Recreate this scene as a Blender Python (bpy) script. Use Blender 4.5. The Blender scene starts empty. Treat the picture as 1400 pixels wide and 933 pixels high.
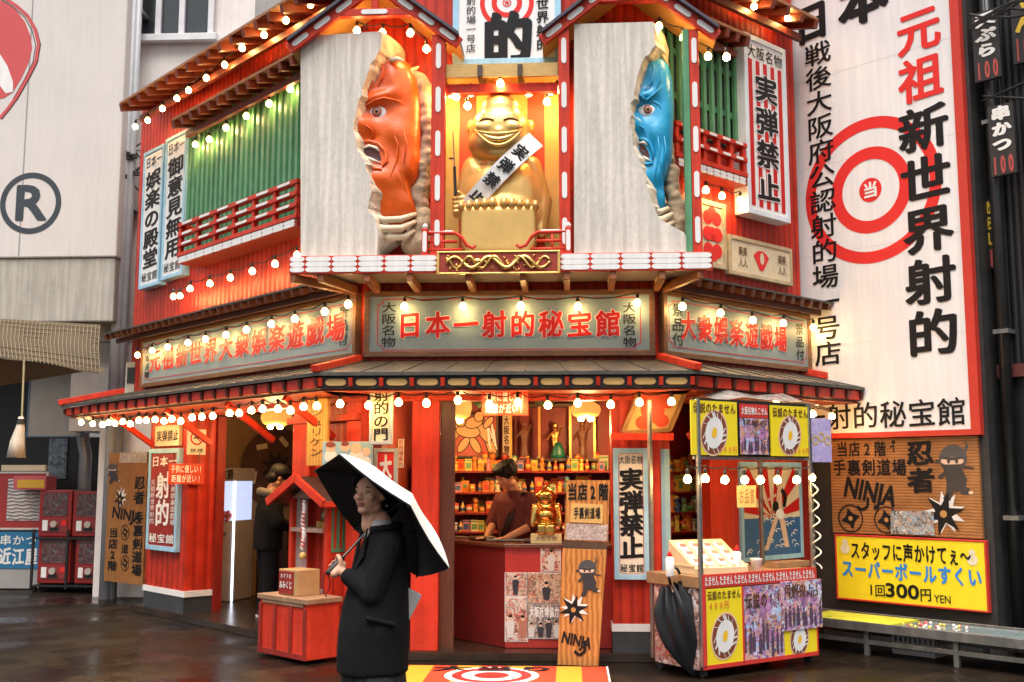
import bpy, bmesh, math, random
from mathutils import Matrix, Vector, noise
R = math.radians
random.seed(7)
scn = bpy.context.scene
COL = scn.collection

# ------------------------------------------------------------------ camera
F_PX, PCX, PCY = 1490.0, 700.0, 466.5        # focal length and centre in photo pixels (1400 x 933)
YAW, PITCH = R(3.0), math.atan(184 / 1490)
CAMP = Vector((0, 0, 1.6))
cam = bpy.data.objects.new('camera', bpy.data.cameras.new('camera'))
COL.objects.link(cam)
cam.location = CAMP
cam.rotation_euler = (R(90) + PITCH, 0, YAW)
cam.data.lens = 36 * F_PX / 1400
cam.data.clip_end = 3000
scn.camera = cam

# ------------------------------------------------------------------ sky, sun, exposure
SUN_EL, SUN_ROT = 72, 190
w = bpy.data.worlds.new('World'); scn.world = w; w.use_nodes = True
nt = w.node_tree; nt.nodes.clear()
sky = nt.nodes.new('ShaderNodeTexSky'); sky.sky_type = 'NISHITA'; sky.sun_disc = False
sky.sun_elevation = R(SUN_EL); sky.sun_rotation = R(SUN_ROT); sky.dust_density = 4; sky.air_density = 1
hs = nt.nodes.new('ShaderNodeHueSaturation'); hs.inputs['Saturation'].default_value = 0.12
bg = nt.nodes.new('ShaderNodeBackground'); bg.inputs['Strength'].default_value = 0.05
ow = nt.nodes.new('ShaderNodeOutputWorld')
nt.links.new(sky.outputs[0], hs.inputs['Color']); nt.links.new(hs.outputs[0], bg.inputs[0]); nt.links.new(bg.outputs[0], ow.inputs[0])
sun = bpy.data.objects.new('sun', bpy.data.lights.new('sun', 'SUN')); COL.objects.link(sun)
sun.data.energy = 1.5; sun.data.angle = R(55); sun.data.color = (1, .97, .94)
sun.rotation_euler = (R(90 - SUN_EL), 0, R(180 - SUN_ROT) + R(0))
sun.location = (0, 0, 20)
scn.view_settings.view_transform = 'Standard'; scn.view_settings.look = 'None'
scn.view_settings.exposure = 1.92; scn.view_settings.gamma = 1.0; scn.view_settings.use_curve_mapping = False
scn.cycles.max_bounces = 6; scn.cycles.diffuse_bounces = 3; scn.cycles.glossy_bounces = 3; scn.cycles.transmission_bounces = 3
scn.cycles.sample_clamp_indirect = 4.0
scn.cycles.use_denoising = True
BULB_POWER = 58.0

# ------------------------------------------------------------------ frames: every facade has its own local axes
class Frame:
    """x runs along the facade to the viewer's right, y runs into it, z up"""
    def __init__(s, x, y, deg):
        a = R(deg); s.o = Vector((x, y, 0)); s.x = Vector((math.cos(a), math.sin(a), 0)); s.y = Vector((-math.sin(a), math.cos(a), 0))
        s.m = Matrix.Translation(s.o) @ Matrix.Rotation(a, 4, 'Z'); s.deg = deg
    def px(s, px, py, d=0.0):
        """photo pixel -> (u, z) where its sight line meets the facade-parallel plane y = d"""
        fw = Vector((-math.sin(YAW) * math.cos(PITCH), math.cos(YAW) * math.cos(PITCH), math.sin(PITCH)))
        rt = Vector((math.cos(YAW), math.sin(YAW), 0)); up = rt.cross(fw)
        r = fw + rt * ((px - PCX) / F_PX) + up * ((PCY - py) / F_PX)
        t = ((s.o - CAMP).dot(s.y) + d) / r.dot(s.y)
        p = CAMP + r * t - s.o
        return p.dot(s.x), p.z
    def rect(s, x0, y0, x1, y1, d=0.0):
        a = s.px(x0, y0, d); b = s.px(x1, y1, d)
        return a[0], b[1], b[0], a[1]            # u0, z0, u1, z1
    def wp(s, u, d, z): return s.o + s.x * u + s.y * d + Vector((0, 0, z))
W = Frame(0, 0, 0)
C = Frame(-1.87, 9.75, 0)       # front facet, u 0 .. 2.66
L = Frame(-1.87, 9.75, -45)     # left facade, u -5.1 .. 0
RF = Frame(0.79, 9.75, 45)      # right facade, u 0 .. 2.5
B = Frame(2.60, 11.40, -45)     # the white billboard wall on the right, u 0 .. 1.65
CW, LW, RW = 2.66, 5.0, 2.5

# ------------------------------------------------------------------ materials
MATS = {}
def mat(name, col, rough=.6, metal=0., var=.12, scale=6., bump=0., bscale=60., emit=0., spec=.5, coat=0., stretch=None, streak=0.):
    if name in MATS: return MATS[name]
    m = bpy.data.materials.new(name); m.use_nodes = True; MATS[name] = m
    n = m.node_tree.nodes; l = m.node_tree.links
    b = n['Principled BSDF']
    b.inputs['Roughness'].default_value = rough; b.inputs['Metallic'].default_value = metal
    b.inputs['Specular IOR Level'].default_value = spec
    b.inputs['Coat Weight'].default_value = coat
    tc = n.new('ShaderNodeTexCoord'); mp = n.new('ShaderNodeMapping')
    l.new(tc.outputs['Object'], mp.inputs['Vector'])
    if stretch: mp.inputs['Scale'].default_value = stretch
    if var > 0:
        nz = n.new('ShaderNodeTexNoise'); nz.inputs['Scale'].default_value = scale; nz.inputs['Detail'].default_value = 6
        nz.inputs['Roughness'].default_value = .65
        l.new(mp.outputs[0], nz.inputs['Vector'])
        cr = n.new('ShaderNodeValToRGB')
        cr.color_ramp.elements[0].position = .3; cr.color_ramp.elements[1].position = .72
        cr.color_ramp.elements[0].color = tuple(c * (1 - var) for c in col) + (1,)
        cr.color_ramp.elements[1].color = tuple(min(1, c * (1 + var * .8)) for c in col) + (1,)
        l.new(nz.outputs[0], cr.inputs[0])
        out = cr.outputs[0]
        if streak > 0:
            mp2 = n.new('ShaderNodeMapping'); mp2.inputs['Scale'].default_value = (9, 9, .5); l.new(tc.outputs['Object'], mp2.inputs['Vector'])
            n2 = n.new('ShaderNodeTexNoise'); n2.inputs['Scale'].default_value = 2.2; n2.inputs['Detail'].default_value = 7; l.new(mp2.outputs[0], n2.inputs['Vector'])
            r2 = n.new('ShaderNodeValToRGB'); r2.color_ramp.elements[0].position = .42; r2.color_ramp.elements[1].position = .62
            l.new(n2.outputs[0], r2.inputs[0])
            mx = n.new('ShaderNodeMix'); mx.data_type = 'RGBA'; mx.blend_type = 'MULTIPLY'; mx.inputs[0].default_value = 1
            r2.color_ramp.elements[0].color = (1 - streak,) * 3 + (1,); r2.color_ramp.elements[1].color = (1, 1, 1, 1)
            l.new(out, mx.inputs[6]); l.new(r2.outputs[0], mx.inputs[7]); out = mx.outputs[2]
        l.new(out, b.inputs['Base Color'])
        mr = n.new('ShaderNodeMapRange'); mr.inputs[3].default_value = max(.03, rough - .12); mr.inputs[4].default_value = min(1, rough + .12)
        l.new(nz.outputs[0], mr.inputs[0]); l.new(mr.outputs[0], b.inputs['Roughness'])
    else:
        b.inputs['Base Color'].default_value = tuple(col) + (1,)
    if bump > 0:
        n3 = n.new('ShaderNodeTexNoise'); n3.inputs['Scale'].default_value = bscale; n3.inputs['Detail'].default_value = 5
        l.new(mp.outputs[0], n3.inputs['Vector'])
        bp = n.new('ShaderNodeBump'); bp.inputs['Strength'].default_value = bump; bp.inputs['Distance'].default_value = .02
        l.new(n3.outputs[0], bp.inputs['Height']); l.new(bp.outputs[0], b.inputs['Normal'])
    if emit > 0:
        b.inputs['Emission Color'].default_value = tuple(col) + (1,); b.inputs['Emission Strength'].default_value = emit
    return m

def wave_mat(name, c1, c2, scale, axis='X', rough=.5, bump=.5, dist=0., metal=0., bands='BANDS', noise_var=.15):
    """boards, corrugated sheet, wood grain: a wave texture in object space"""
    if name in MATS: return MATS[name]
    m = bpy.data.materials.new(name); m.use_nodes = True; MATS[name] = m
    n = m.node_tree.nodes; l = m.node_tree.links; b = n['Principled BSDF']
    b.inputs['Roughness'].default_value = rough; b.inputs['Metallic'].default_value = metal; b.inputs['Specular IOR Level'].default_value = .3
    tc = n.new('ShaderNodeTexCoord'); wv = n.new('ShaderNodeTexWave'); wv.bands_direction = axis; wv.wave_profile = 'SIN'
    wv.inputs['Scale'].default_value = scale; wv.inputs['Distortion'].default_value = dist; wv.inputs['Detail'].default_value = 3; wv.inputs['Detail Scale'].default_value = 1.5
    l.new(tc.outputs['Object'], wv.inputs['Vector'])
    cr = n.new('ShaderNodeValToRGB'); l.new(wv.outputs[0], cr.inputs[0])
    cr.color_ramp.elements[0].color = tuple(c1) + (1,); cr.color_ramp.elements[1].color = tuple(c2) + (1,)
    cr.color_ramp.elements[0].position = .05; cr.color_ramp.elements[1].position = .4 if dist == 0 else .9
    nz = n.new('ShaderNodeTexNoise'); nz.inputs['Scale'].default_value = 5; nz.inputs['Detail'].default_value = 6; l.new(tc.outputs['Object'], nz.inputs['Vector'])
    r2 = n.new('ShaderNodeValToRGB'); l.new(nz.outputs[0], r2.inputs[0])
    r2.color_ramp.elements[0].position = .3; r2.color_ramp.elements[1].position = .7
    r2.color_ramp.elements[0].color = (1 - noise_var * 1.6,) * 3 + (1,); r2.color_ramp.elements[1].color = (1, 1, 1, 1)
    mx = n.new('ShaderNodeMix'); mx.data_type = 'RGBA'; mx.blend_type = 'MULTIPLY'; mx.inputs[0].default_value = 1
    l.new(cr.outputs[0], mx.inputs[6]); l.new(r2.outputs[0], mx.inputs[7]); l.new(mx.outputs[2], b.inputs['Base Color'])
    bp = n.new('ShaderNodeBump'); bp.inputs['Strength'].default_value = bump; bp.inputs['Distance'].default_value = .01
    l.new(wv.outputs[0], bp.inputs['Height']); l.new(bp.outputs[0], b.inputs['Normal'])
    return m

red = mat('red_paint', (.62, .040, .016), .45, spec=.3, var=.22, scale=4, bump=.15, bscale=40, streak=.18)
redwall = wave_mat('red_board_wall', (.42, .022, .010), (.60, .038, .016), 3.2, 'X', .45, .6, noise_var=.24)
reddeep = mat('red_deep', (.30, .018, .010), .5, var=.25, scale=5, streak=.2)
maroon = mat('maroon_paint', (.17, .014, .012), .4, var=.2, scale=3, bump=.1)
green = mat('green_paint', (.10, .30, .145), .42, var=.2, scale=5, streak=.2)
ltblue = mat('pale_blue_paint', (.34, .58, .74), .5, var=.12, scale=5, streak=.12)
greyblue = mat('grey_blue_paint', (.34, .42, .44), .55, var=.15, scale=6)
signgrey = mat('sign_grey', (.21, .285, .32), .5, var=.14, scale=60, bump=.05)
white = mat('white_paint', (.80, .77, .74), .45, var=.05, scale=5, streak=.08)
whitevinyl = mat('white_vinyl', (.82, .79, .78), .4, var=.06, scale=.9, streak=.07)
cream = mat('cream_board', (.70, .58, .38), .5, var=.12, scale=6)
yellowwood = mat('yellow_wood', (.62, .38, .12), .5, var=.2, scale=9, stretch=(1, 1, 8))
wood = mat('brown_wood', (.17, .075, .03), .45, var=.35, scale=7, bump=.15, bscale=30, stretch=(1, 1, 5))
darkwood = mat('dark_wood', (.075, .04, .022), .5, var=.3, scale=8, stretch=(1, 1, .2))
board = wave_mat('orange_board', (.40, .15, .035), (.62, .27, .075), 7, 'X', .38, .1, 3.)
boardh = wave_mat('orange_board_across', (.30, .11, .035), (.48, .21, .075), 11, 'Z', .38, .1, 2.2, noise_var=.25)
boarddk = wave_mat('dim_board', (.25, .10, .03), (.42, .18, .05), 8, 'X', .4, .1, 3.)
black = mat('black_paint', (.014, .013, .013), .45, var=.1)
inkblack = mat('ink_black', (.012, .011, .012), .5, var=0, spec=.2)
inkred = mat('ink_red', (.52, .016, .014), .45, var=0, spec=.2)
inkred2 = mat('ink_bright_red', (.72, .035, .03), .45, var=0, spec=.2)
inkwhite = mat('ink_white', (.82, .80, .76), .45, var=0)
inkpink = mat('letter_outline', (.84, .70, .62), .45, var=0)
inkbrown = mat('ink_brown', (.10, .035, .015), .5, var=0)
inkblue = mat('ink_blue', (.02, .22, .66), .45, var=0)
gold = mat('gold_leaf', (.86, .56, .17), .3, 1., var=.15, scale=12, bump=.1, bscale=30)
goldpaint = mat('gold_statue_paint', (.74, .46, .15), .36, .65, var=.1, scale=5, bump=.05, bscale=30)
brass = mat('brass', (.70, .44, .12), .25, 1., var=.15)
stone = mat('carved_stone', (.72, .65, .57), .8, var=.10, scale=3, bump=.35, bscale=18, streak=.22, stretch=(3, 3, .8))
stonebr = mat('broken_stone', (.66, .56, .43), .85, var=.2, scale=9, bump=.6, bscale=14)
onired = mat('demon_red_lacquer', (.78, .115, .008), .38, var=.16, scale=6, bump=.25, bscale=12, coat=.1)
oniblue = mat('demon_blue_lacquer', (.016, .33, .60), .34, var=.18, scale=6, bump=.25, bscale=12, coat=.15)
darkred = mat('mouth_dark', (.06, .006, .004), .5, var=0)
yellow = mat('yellow_print', (.86, .66, .02), .4, var=.05)
orange = mat('orange_print', (.80, .30, .02), .45, var=.08)
tin = mat('tin_roof', (.085, .075, .062), .5, .25, var=.25, scale=4, bump=.1, streak=.2)
steel = mat('steel', (.45, .44, .42), .3, .9, var=.2, scale=8)
steeldull = mat('dull_steel', (.22, .22, .21), .45, .6, var=.25, scale=6, streak=.2)
plaster = mat('pale_plaster', (.64, .585, .55), .75, var=.04, scale=2, bump=.1, bscale=80, streak=.04)
plasterlow = mat('weathered_plaster', (.46, .42, .36), .8, var=.14, scale=3, bump=.15, bscale=60, streak=.2)
concrete = mat('alley_concrete', (.80, .73, .69), .8, var=.12, scale=2, streak=.06)
tanwall = mat('tan_wall', (.36, .22, .11), .7, var=.15, scale=3)
glassdk = mat('dark_window_glass', (.03, .035, .04), .08, var=.3, scale=2, spec=.8)
cable = mat('cable_black', (.012, .011, .010), .5, var=0)
straw = mat('straw_mesh', (.09, .06, .03), .8, var=.25, scale=20, bump=.5, bscale=90)
skin = mat('skin', (.58, .30, .19), .5, var=.07, scale=14)
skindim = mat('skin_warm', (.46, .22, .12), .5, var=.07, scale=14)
hair = mat('black_hair', (.005, .0042, .0042), .62, spec=.2, var=.4, scale=30, bump=.5, bscale=80, stretch=(1, 1, .25))
coatblk = mat('black_wool', (.007, .007, .0085), .9, var=.3, scale=30, bump=.4, bscale=200, spec=.2)
lips = mat('lips', (.36, .09, .08), .4, var=0)
rubber = mat('rubber', (.02, .02, .02), .7, var=.1)
pinkprint = mat('pink_print', (.75, .18, .26), .5, var=.1)
glow = mat('bulb_glow', (1.0, .60, .20), .3, var=0, emit=BULB_POWER)
_n = glow.node_tree.nodes; _l = glow.node_tree.links      # the globe is brightest, the neck by the socket dimmer
_tc = _n.new('ShaderNodeTexCoord'); _sx = _n.new('ShaderNodeSeparateXYZ'); _mr = _n.new('ShaderNodeMapRange')
_mr.inputs[1].default_value = .026; _mr.inputs[2].default_value = -.046; _mr.inputs[3].default_value = .10; _mr.inputs[4].default_value = 1.0
_pw = _n.new('ShaderNodeMath'); _pw.operation = 'POWER'; _pw.inputs[1].default_value = 2.2; _ml = _n.new('ShaderNodeMath'); _ml.operation = 'MULTIPLY'; _ml.inputs[1].default_value = BULB_POWER
_l.new(_tc.outputs['Object'], _sx.inputs[0]); _l.new(_sx.outputs[2], _mr.inputs[0]); _l.new(_mr.outputs[0], _pw.inputs[0]); _l.new(_pw.outputs[0], _ml.inputs[0]); _l.new(_ml.outputs[0], _n['Principled BSDF'].inputs['Emission Strength'])
socketm = mat('socket_black', (.02, .016, .012), .4, var=0)

def photo_mat(name, cols, scale=9.):
    """a printed photograph seen too small to read: patches of its own colours"""
    if name in MATS: return MATS[name]
    m = bpy.data.materials.new(name); m.use_nodes = True; MATS[name] = m
    n = m.node_tree.nodes; l = m.node_tree.links; b = n['Principled BSDF']; b.inputs['Roughness'].default_value = .35
    tc = n.new('ShaderNodeTexCoord'); vo = n.new('ShaderNodeTexVoronoi'); vo.inputs['Scale'].default_value = scale * 2.4; vo.inputs['Randomness'].default_value = 1
    nz = n.new('ShaderNodeTexNoise'); nz.inputs['Scale'].default_value = scale * 1.6; nz.inputs['Detail'].default_value = 4
    l.new(tc.outputs['Object'], nz.inputs['Vector'])
    ad = n.new('ShaderNodeMix'); ad.data_type = 'RGBA'; ad.inputs[0].default_value = .22
    l.new(tc.outputs['Object'], ad.inputs[6]); l.new(nz.outputs['Color'], ad.inputs[7]); l.new(ad.outputs[2], vo.inputs['Vector'])
    sp = n.new('ShaderNodeSeparateColor'); l.new(vo.outputs['Color'], sp.inputs[0])
    cr = n.new('ShaderNodeValToRGB'); cr.color_ramp.interpolation = 'LINEAR'
    k = len(cols)
    while len(cr.color_ramp.elements) < k: cr.color_ramp.elements.new(.5)
    for i, c in enumerate(cols):
        cr.color_ramp.elements[i].position = i / k; cr.color_ramp.elements[i].color = tuple(c) + (1,)
    n2 = n.new('ShaderNodeTexNoise'); n2.inputs['Scale'].default_value = scale * .5; n2.inputs['Detail'].default_value = 8; l.new(tc.outputs['Object'], n2.inputs[0])
    ma = n.new('ShaderNodeMix'); ma.inputs[0].default_value = .45; l.new(sp.outputs[0], ma.inputs[2]); l.new(n2.outputs[0], ma.inputs[3])
    l.new(ma.outputs[0], cr.inputs[0]); l.new(cr.outputs[0], b.inputs['Base Color'])
    return m

# ------------------------------------------------------------------ mesh builder
class MB:
    def __init__(s): s.v = []; s.f = []; s.mi = []; s.cur = 0
    def add(s, vs, fs, M=None):
        k = len(s.v)
        s.v += [tuple(M @ Vector(p)) if M is not None else tuple(p) for p in vs]
        for f in fs: s.f.append(tuple(i + k for i in f)); s.mi.append(s.cur)
        return s
    def box(s, x0, x1, y0, y1, z0, z1, M=None):
        return s.add([(x0, y0, z0), (x1, y0, z0), (x1, y1, z0), (x0, y1, z0), (x0, y0, z1), (x1, y0, z1), (x1, y1, z1), (x0, y1, z1)],
                     [(0, 3, 2, 1), (4, 5, 6, 7), (0, 1, 5, 4), (1, 2, 6, 5), (2, 3, 7, 6), (3, 0, 4, 7)], M)
    def prism(s, poly, y0, y1, M=None):
        """polygon given in (x, z), extruded from y0 (front) to y1 (back)"""
        n = len(poly)
        vs = [(x, y0, z) for x, z in poly] + [(x, y1, z) for x, z in poly]
        fs = [tuple(range(n)), tuple(range(2 * n - 1, n - 1, -1))] + [(i, i + n, (i + 1) % n + n, (i + 1) % n) for i in range(n)]
        return s.add(vs, fs, M)
    def slab(s, poly, z0, z1, M=None):
        """polygon given in (x, y), extruded from z0 to z1"""
        n = len(poly)
        vs = [(x, y, z0) for x, y in poly] + [(x, y, z1) for x, y in poly]
        fs = [tuple(range(n - 1, -1, -1)), tuple(range(n, 2 * n))] + [(i, (i + 1) % n, (i + 1) % n + n, i + n) for i in range(n)]
        return s.add(vs, fs, M)
    def quad(s, a, b, c, d, M=None): return s.add([a, b, c, d], [(0, 1, 2, 3)], M)
    def bar(s, a, b, wx, wz, up=(0, 0, 1)):
        """rectangular bar from a to b, wx wide and wz high"""
        a = Vector(a); b = Vector(b); t = (b - a).normalized(); u = Vector(up)
        sd = t.cross(u)
        if sd.length < 1e-4: sd = Vector((1, 0, 0))
        sd.normalize(); n = sd.cross(t).normalized()
        o = []
        for p in (a, b):
            for q, r in ((-1, -1), (1, -1), (1, 1), (-1, 1)): o.append(p + sd * (q * wx / 2) + n * (r * wz / 2))
        return s.add(o, [(0, 1, 2, 3), (7, 6, 5, 4), (0, 4, 5, 1), (1, 5, 6, 2), (2, 6, 7, 3), (3, 7, 4, 0)])
    def tube(s, pts, r, n=8, cap=True):
        pts = [Vector(p) for p in pts]; rs = r if isinstance(r, (list, tuple)) else [r] * len(pts)
        ref = Vector((0.13, .31, .94)); vs = []; fs = []
        for i, p in enumerate(pts):
            t = (pts[min(i + 1, len(pts) - 1)] - pts[max(i - 1, 0)]).normalized()
            if abs(t.dot(ref)) > .95: ref = Vector((.9, .3, .1))
            e1 = t.cross(ref).normalized(); e2 = t.cross(e1)
            for k in range(n):
                a = 2 * math.pi * k / n; vs.append(p + (e1 * math.cos(a) + e2 * math.sin(a)) * rs[i])
        for i in range(len(pts) - 1):
            for k in range(n): fs.append((i * n + k, i * n + (k + 1) % n, (i + 1) * n + (k + 1) % n, (i + 1) * n + k))
        if cap: fs += [tuple(range(n - 1, -1, -1)), tuple(range((len(pts) - 1) * n, len(pts) * n))]
        return s.add(vs, fs)
    def lathe(s, prof, cx=0, cy=0, n=16, sx=1., sy=1., M=None):
        vs = []; fs = []
        for r, z in prof:
            for k in range(n):
                a = 2 * math.pi * k / n; vs.append((cx + r * sx * math.cos(a), cy + r * sy * math.sin(a), z))
        m = len(prof)
        for i in range(m - 1):
            for k in range(n): fs.append((i * n + k, i * n + (k + 1) % n, (i + 1) * n + (k + 1) % n, (i + 1) * n + k))
        fs += [tuple(range(n - 1, -1, -1)), tuple(range((m - 1) * n, m * n))]
        return s.add(vs, fs, M)
    def ball(s, c, r, nu=14, nv=9, M=None):
        if not isinstance(r, (tuple, list)): r = (r, r, r)
        prof = [(math.sin(math.pi * i / nv), -math.cos(math.pi * i / nv)) for i in range(nv + 1)]
        T = Matrix.Translation(Vector(c)) @ (M if M is not None else Matrix.Identity(4)) @ Matrix.Diagonal((r[0], r[1], r[2], 1))
        prof[0] = (.02, -1); prof[-1] = (.02, 1)
        return s.lathe(prof, n=nu, M=T)
    def cap(s, p0, r0, p1, r1, n=10, k=4):
        """tapered limb with rounded ends"""
        p0 = Vector(p0); p1 = Vector(p1); t = (p1 - p0).normalized(); pts = []; rs = []
        for i in range(k, 0, -1):
            a = math.pi / 2 * i / k * .98; pts.append(p0 - t * r0 * math.sin(a)); rs.append(r0 * math.cos(a))
        pts += [p0, p1]; rs += [r0, r1]
        for i in range(1, k + 1):
            a = math.pi / 2 * i / k * .98; pts.append(p1 + t * r1 * math.sin(a)); rs.append(r1 * math.cos(a))
        return s.tube(pts, rs, n)
    def disc(s, c, r0, r1, d, n=40, M=None):
        """flat ring (r0 > 0) or disc facing -y at depth d; c = (x, z)"""
        if r0 <= 0:
            return s.add([(c[0] + r1 * math.cos(2 * math.pi * i / n), d, c[1] + r1 * math.sin(2 * math.pi * i / n)) for i in range(n)], [tuple(range(n))], M)
        vs = []; fs = []
        for i in range(n):
            a = 2 * math.pi * i / n
            vs += [(c[0] + r0 * math.cos(a), d, c[1] + r0 * math.sin(a)), (c[0] + r1 * math.cos(a), d, c[1] + r1 * math.sin(a))]
        for i in range(n):
            j = (i + 1) % n; fs.append((2 * i, 2 * i + 1, 2 * j + 1, 2 * j))
        return s.add(vs, fs, M)

WM = {}
def _mesh_obj(mb, name, mats, fr, smooth=False, bevel=0., origin=None):
    m = fr.m if isinstance(fr, Frame) else fr
    if origin is None:
        xs = [p[0] for p in mb.v]; ys = [p[1] for p in mb.v]; zs = [p[2] for p in mb.v]
        origin = ((min(xs) + max(xs)) / 2, (min(ys) + max(ys)) / 2, min(zs))
    ox, oy, oz = origin
    me = bpy.data.meshes.new(name)
    me.from_pydata([(x - ox, y - oy, z - oz) for x, y, z in mb.v], [], mb.f)
    for q in (mats if isinstance(mats, (list, tuple)) else [mats]): me.materials.append(q)
    me.polygons.foreach_set('material_index', mb.mi)
    if smooth: me.polygons.foreach_set('use_smooth', [True] * len(me.polygons))
    me.update()
    o = bpy.data.objects.new(name, me); COL.objects.link(o)
    wmx = m @ Matrix.Translation(Vector(origin))
    if bevel:
        bv = o.modifiers.new('bevel', 'BEVEL'); bv.width = bevel; bv.segments = 2; bv.limit_method = 'ANGLE'
    return o, wmx

def place(o, wmx, parent=None):
    WM[o] = wmx
    if parent is not None:
        o.parent = parent; o.matrix_basis = WM[parent].inverted() @ wmx
    else:
        o.matrix_basis = wmx
    return o
def part(mb, name, mats, parent, fr, smooth=False, bevel=0., label=None, kind=None):
    if not mb.v: return None
    o, wmx = _mesh_obj(mb, name, mats, fr, smooth, bevel)
    place(o, wmx, parent)
    if label: o['label'] = label
    if kind: o['kind'] = kind
    return o
def tag(o, label, cat, group=None, kind=None):
    if label: o['label'] = label
    if cat: o['category'] = cat
    if group: o['group'] = group
    if kind: o['kind'] = kind
    return o
def solo(mb, name, mats, fr, label, cat, group=None, smooth=False, bevel=0., kind=None):
    o, wmx = _mesh_obj(mb, name, mats, fr, smooth, bevel)
    place(o, wmx)
    return tag(o, label, cat, group, kind)
def struct(mb, name, mats, fr=W, smooth=False):
    o, wmx = _mesh_obj(mb, name, mats, fr, smooth); place(o, wmx); o['kind'] = 'structure'
    return o
def thing(name, label, cat, fr, u, d, z, group=None):
    o = bpy.data.objects.new(name, None); COL.objects.link(o); o.empty_display_size = .1
    place(o, (fr.m if isinstance(fr, Frame) else fr) @ Matrix.Translation((u, d, z)))
    return tag(o, label, cat, group)
def remesh(o, voxel, it=4, fac=.5):
    m = o.modifiers.new('remesh', 'REMESH'); m.mode = 'VOXEL'; m.voxel_size = voxel; m.use_smooth_shade = True
    s = o.modifiers.new('smooth', 'SMOOTH'); s.factor = fac; s.iterations = it
    return o

# ------------------------------------------------------------------ lettering (Blender's own default font)
GL = {}
def glyphs(body, off):
    key = (body, round(off, 4))
    if key not in GL:
        c = bpy.data.curves.new('lettering', 'FONT'); c.body = body; c.offset = off; c.resolution_u = 3; c.fill_mode = 'FRONT'
        o = bpy.data.objects.new('lettering', c); COL.objects.link(o)
        dg = bpy.context.evaluated_depsgraph_get()
        me = bpy.data.meshes.new_from_object(o.evaluated_get(dg))
        GL[key] = ([(p.co.x, p.co.y) for p in me.vertices], [tuple(f.vertices) for f in me.polygons])
        bpy.data.objects.remove(o); bpy.data.curves.remove(c); bpy.data.meshes.remove(me)
    return GL[key]
def letters(mb, s, u0, z0, u1, z1, d, vert=False, off=.014, nib=.012, fill=.94, shear=.07, M=None, slant=0.):
    """writes s into the rectangle, one cell per character, facing -y at depth d"""
    n = len(s)
    for i, ch in enumerate(s):
        if ch == ' ': continue
        vs, fs = glyphs(ch, 0)
        if not vs: continue
        if vert: cw, chh = (u1 - u0), (z1 - z0) / n; cx = (u0 + u1) / 2; cz = z1 - (i + .5) * chh
        else: cw, chh = (u1 - u0) / n, (z1 - z0); cx = u0 + (i + .5) * cw; cz = (z0 + z1) / 2
        latin = ord(ch) < 0x2000
        mx = .49 if not latin else (min(p[0] for p in vs) + max(p[0] for p in vs)) / 2
        if vert and ch == 'ー': vs = [(.49 + (p[1] - .37), .37 - (p[0] - .49)) for p in vs]
        r_ = off + nib * .5; m_ = 0 if r_ < .006 else (4 if r_ < .014 else (8 if r_ < .05 else 14))
        for k in range(m_ + 1):
            a = 2 * math.pi * k / max(1, m_) + .5; q = 0 if k == m_ else r_
            c1, c2 = 1.15 * q * math.cos(a), .55 * q * math.sin(a); ox, oz = c1 * .82 + c2 * .57, -c1 * .57 + c2 * .82
            mb.add([(cx + (x - mx + ox + slant * (y - .37)) * cw * fill, d - k * .0002, cz + (y - .37 + oz + shear * (x - mx)) * chh * fill) for x, y in vs], fs, M)
    return mb
def words(mb, s, u0, z0, u1, z1, d, off=.02, M=None, slant=0., rise=0.):
    """a whole latin string stretched into the rectangle"""
    vs, fs = glyphs(s, min(off, .012))
    x0 = min(p[0] for p in vs); x1 = max(p[0] for p in vs); y0 = min(p[1] for p in vs); y1 = max(p[1] for p in vs)
    for k in range(5 if off >= .02 else 1):
        q = .028 * (z1 - z0) if k else 0; du, dz = q * math.cos(k * 1.57 + .4), q * math.sin(k * 1.57 + .4)
        mb.add([(du + u0 + (x - x0) / (x1 - x0) * (u1 - u0) + slant * (y - y0) / (y1 - y0) * (z1 - z0), d - .0002 * k,
                    dz + z0 + (y - y0) / (y1 - y0) * (z1 - z0) + rise * (x - x0) / (x1 - x0)) for x, y in vs], fs, M)
    return mb
def text_part(root, fr, s, rect, d, m, vert=False, name='lettering', **k):
    mb = MB(); letters(mb, s, *rect, d, vert, **k); return part(mb, name, m, root, fr)

def sign(name, label, fr, rect, d, thick=.05, fw=.03, fmat=None, pmat=None, cat='sign', group=None, proud=.012):
    """framed board: its face lies at y = d, the back at d + thick"""
    u0, z0, u1, z1 = rect
    t = thing(name, label, cat, fr, (u0 + u1) / 2, d + thick, z0, group)
    part(MB().box(u0 + .002, u1 - .002, d, d + thick, z0 + .002, z1 - .002), 'panel', pmat or white, t, fr)
    if fw:
        b = MB(); y0, y1 = d - proud, d + thick + .002
        b.box(u0, u0 + fw, y0, y1, z0, z1); b.box(u1 - fw, u1, y0, y1, z0, z1)
        b.box(u0 + fw, u1 - fw, y0, y1, z0, z0 + fw); b.box(u0 + fw, u1 - fw, y0, y1, z1 - fw, z1)
        part(b, 'frame', fmat or ltblue, t, fr, bevel=.004)
    return t
def inset(r, a, b=None, c=None, e=None):
    b = a if b is None else b; c = a if c is None else c; e = b if e is None else e
    return (r[0] + a, r[1] + b, r[2] - c, r[3] - e)
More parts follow.
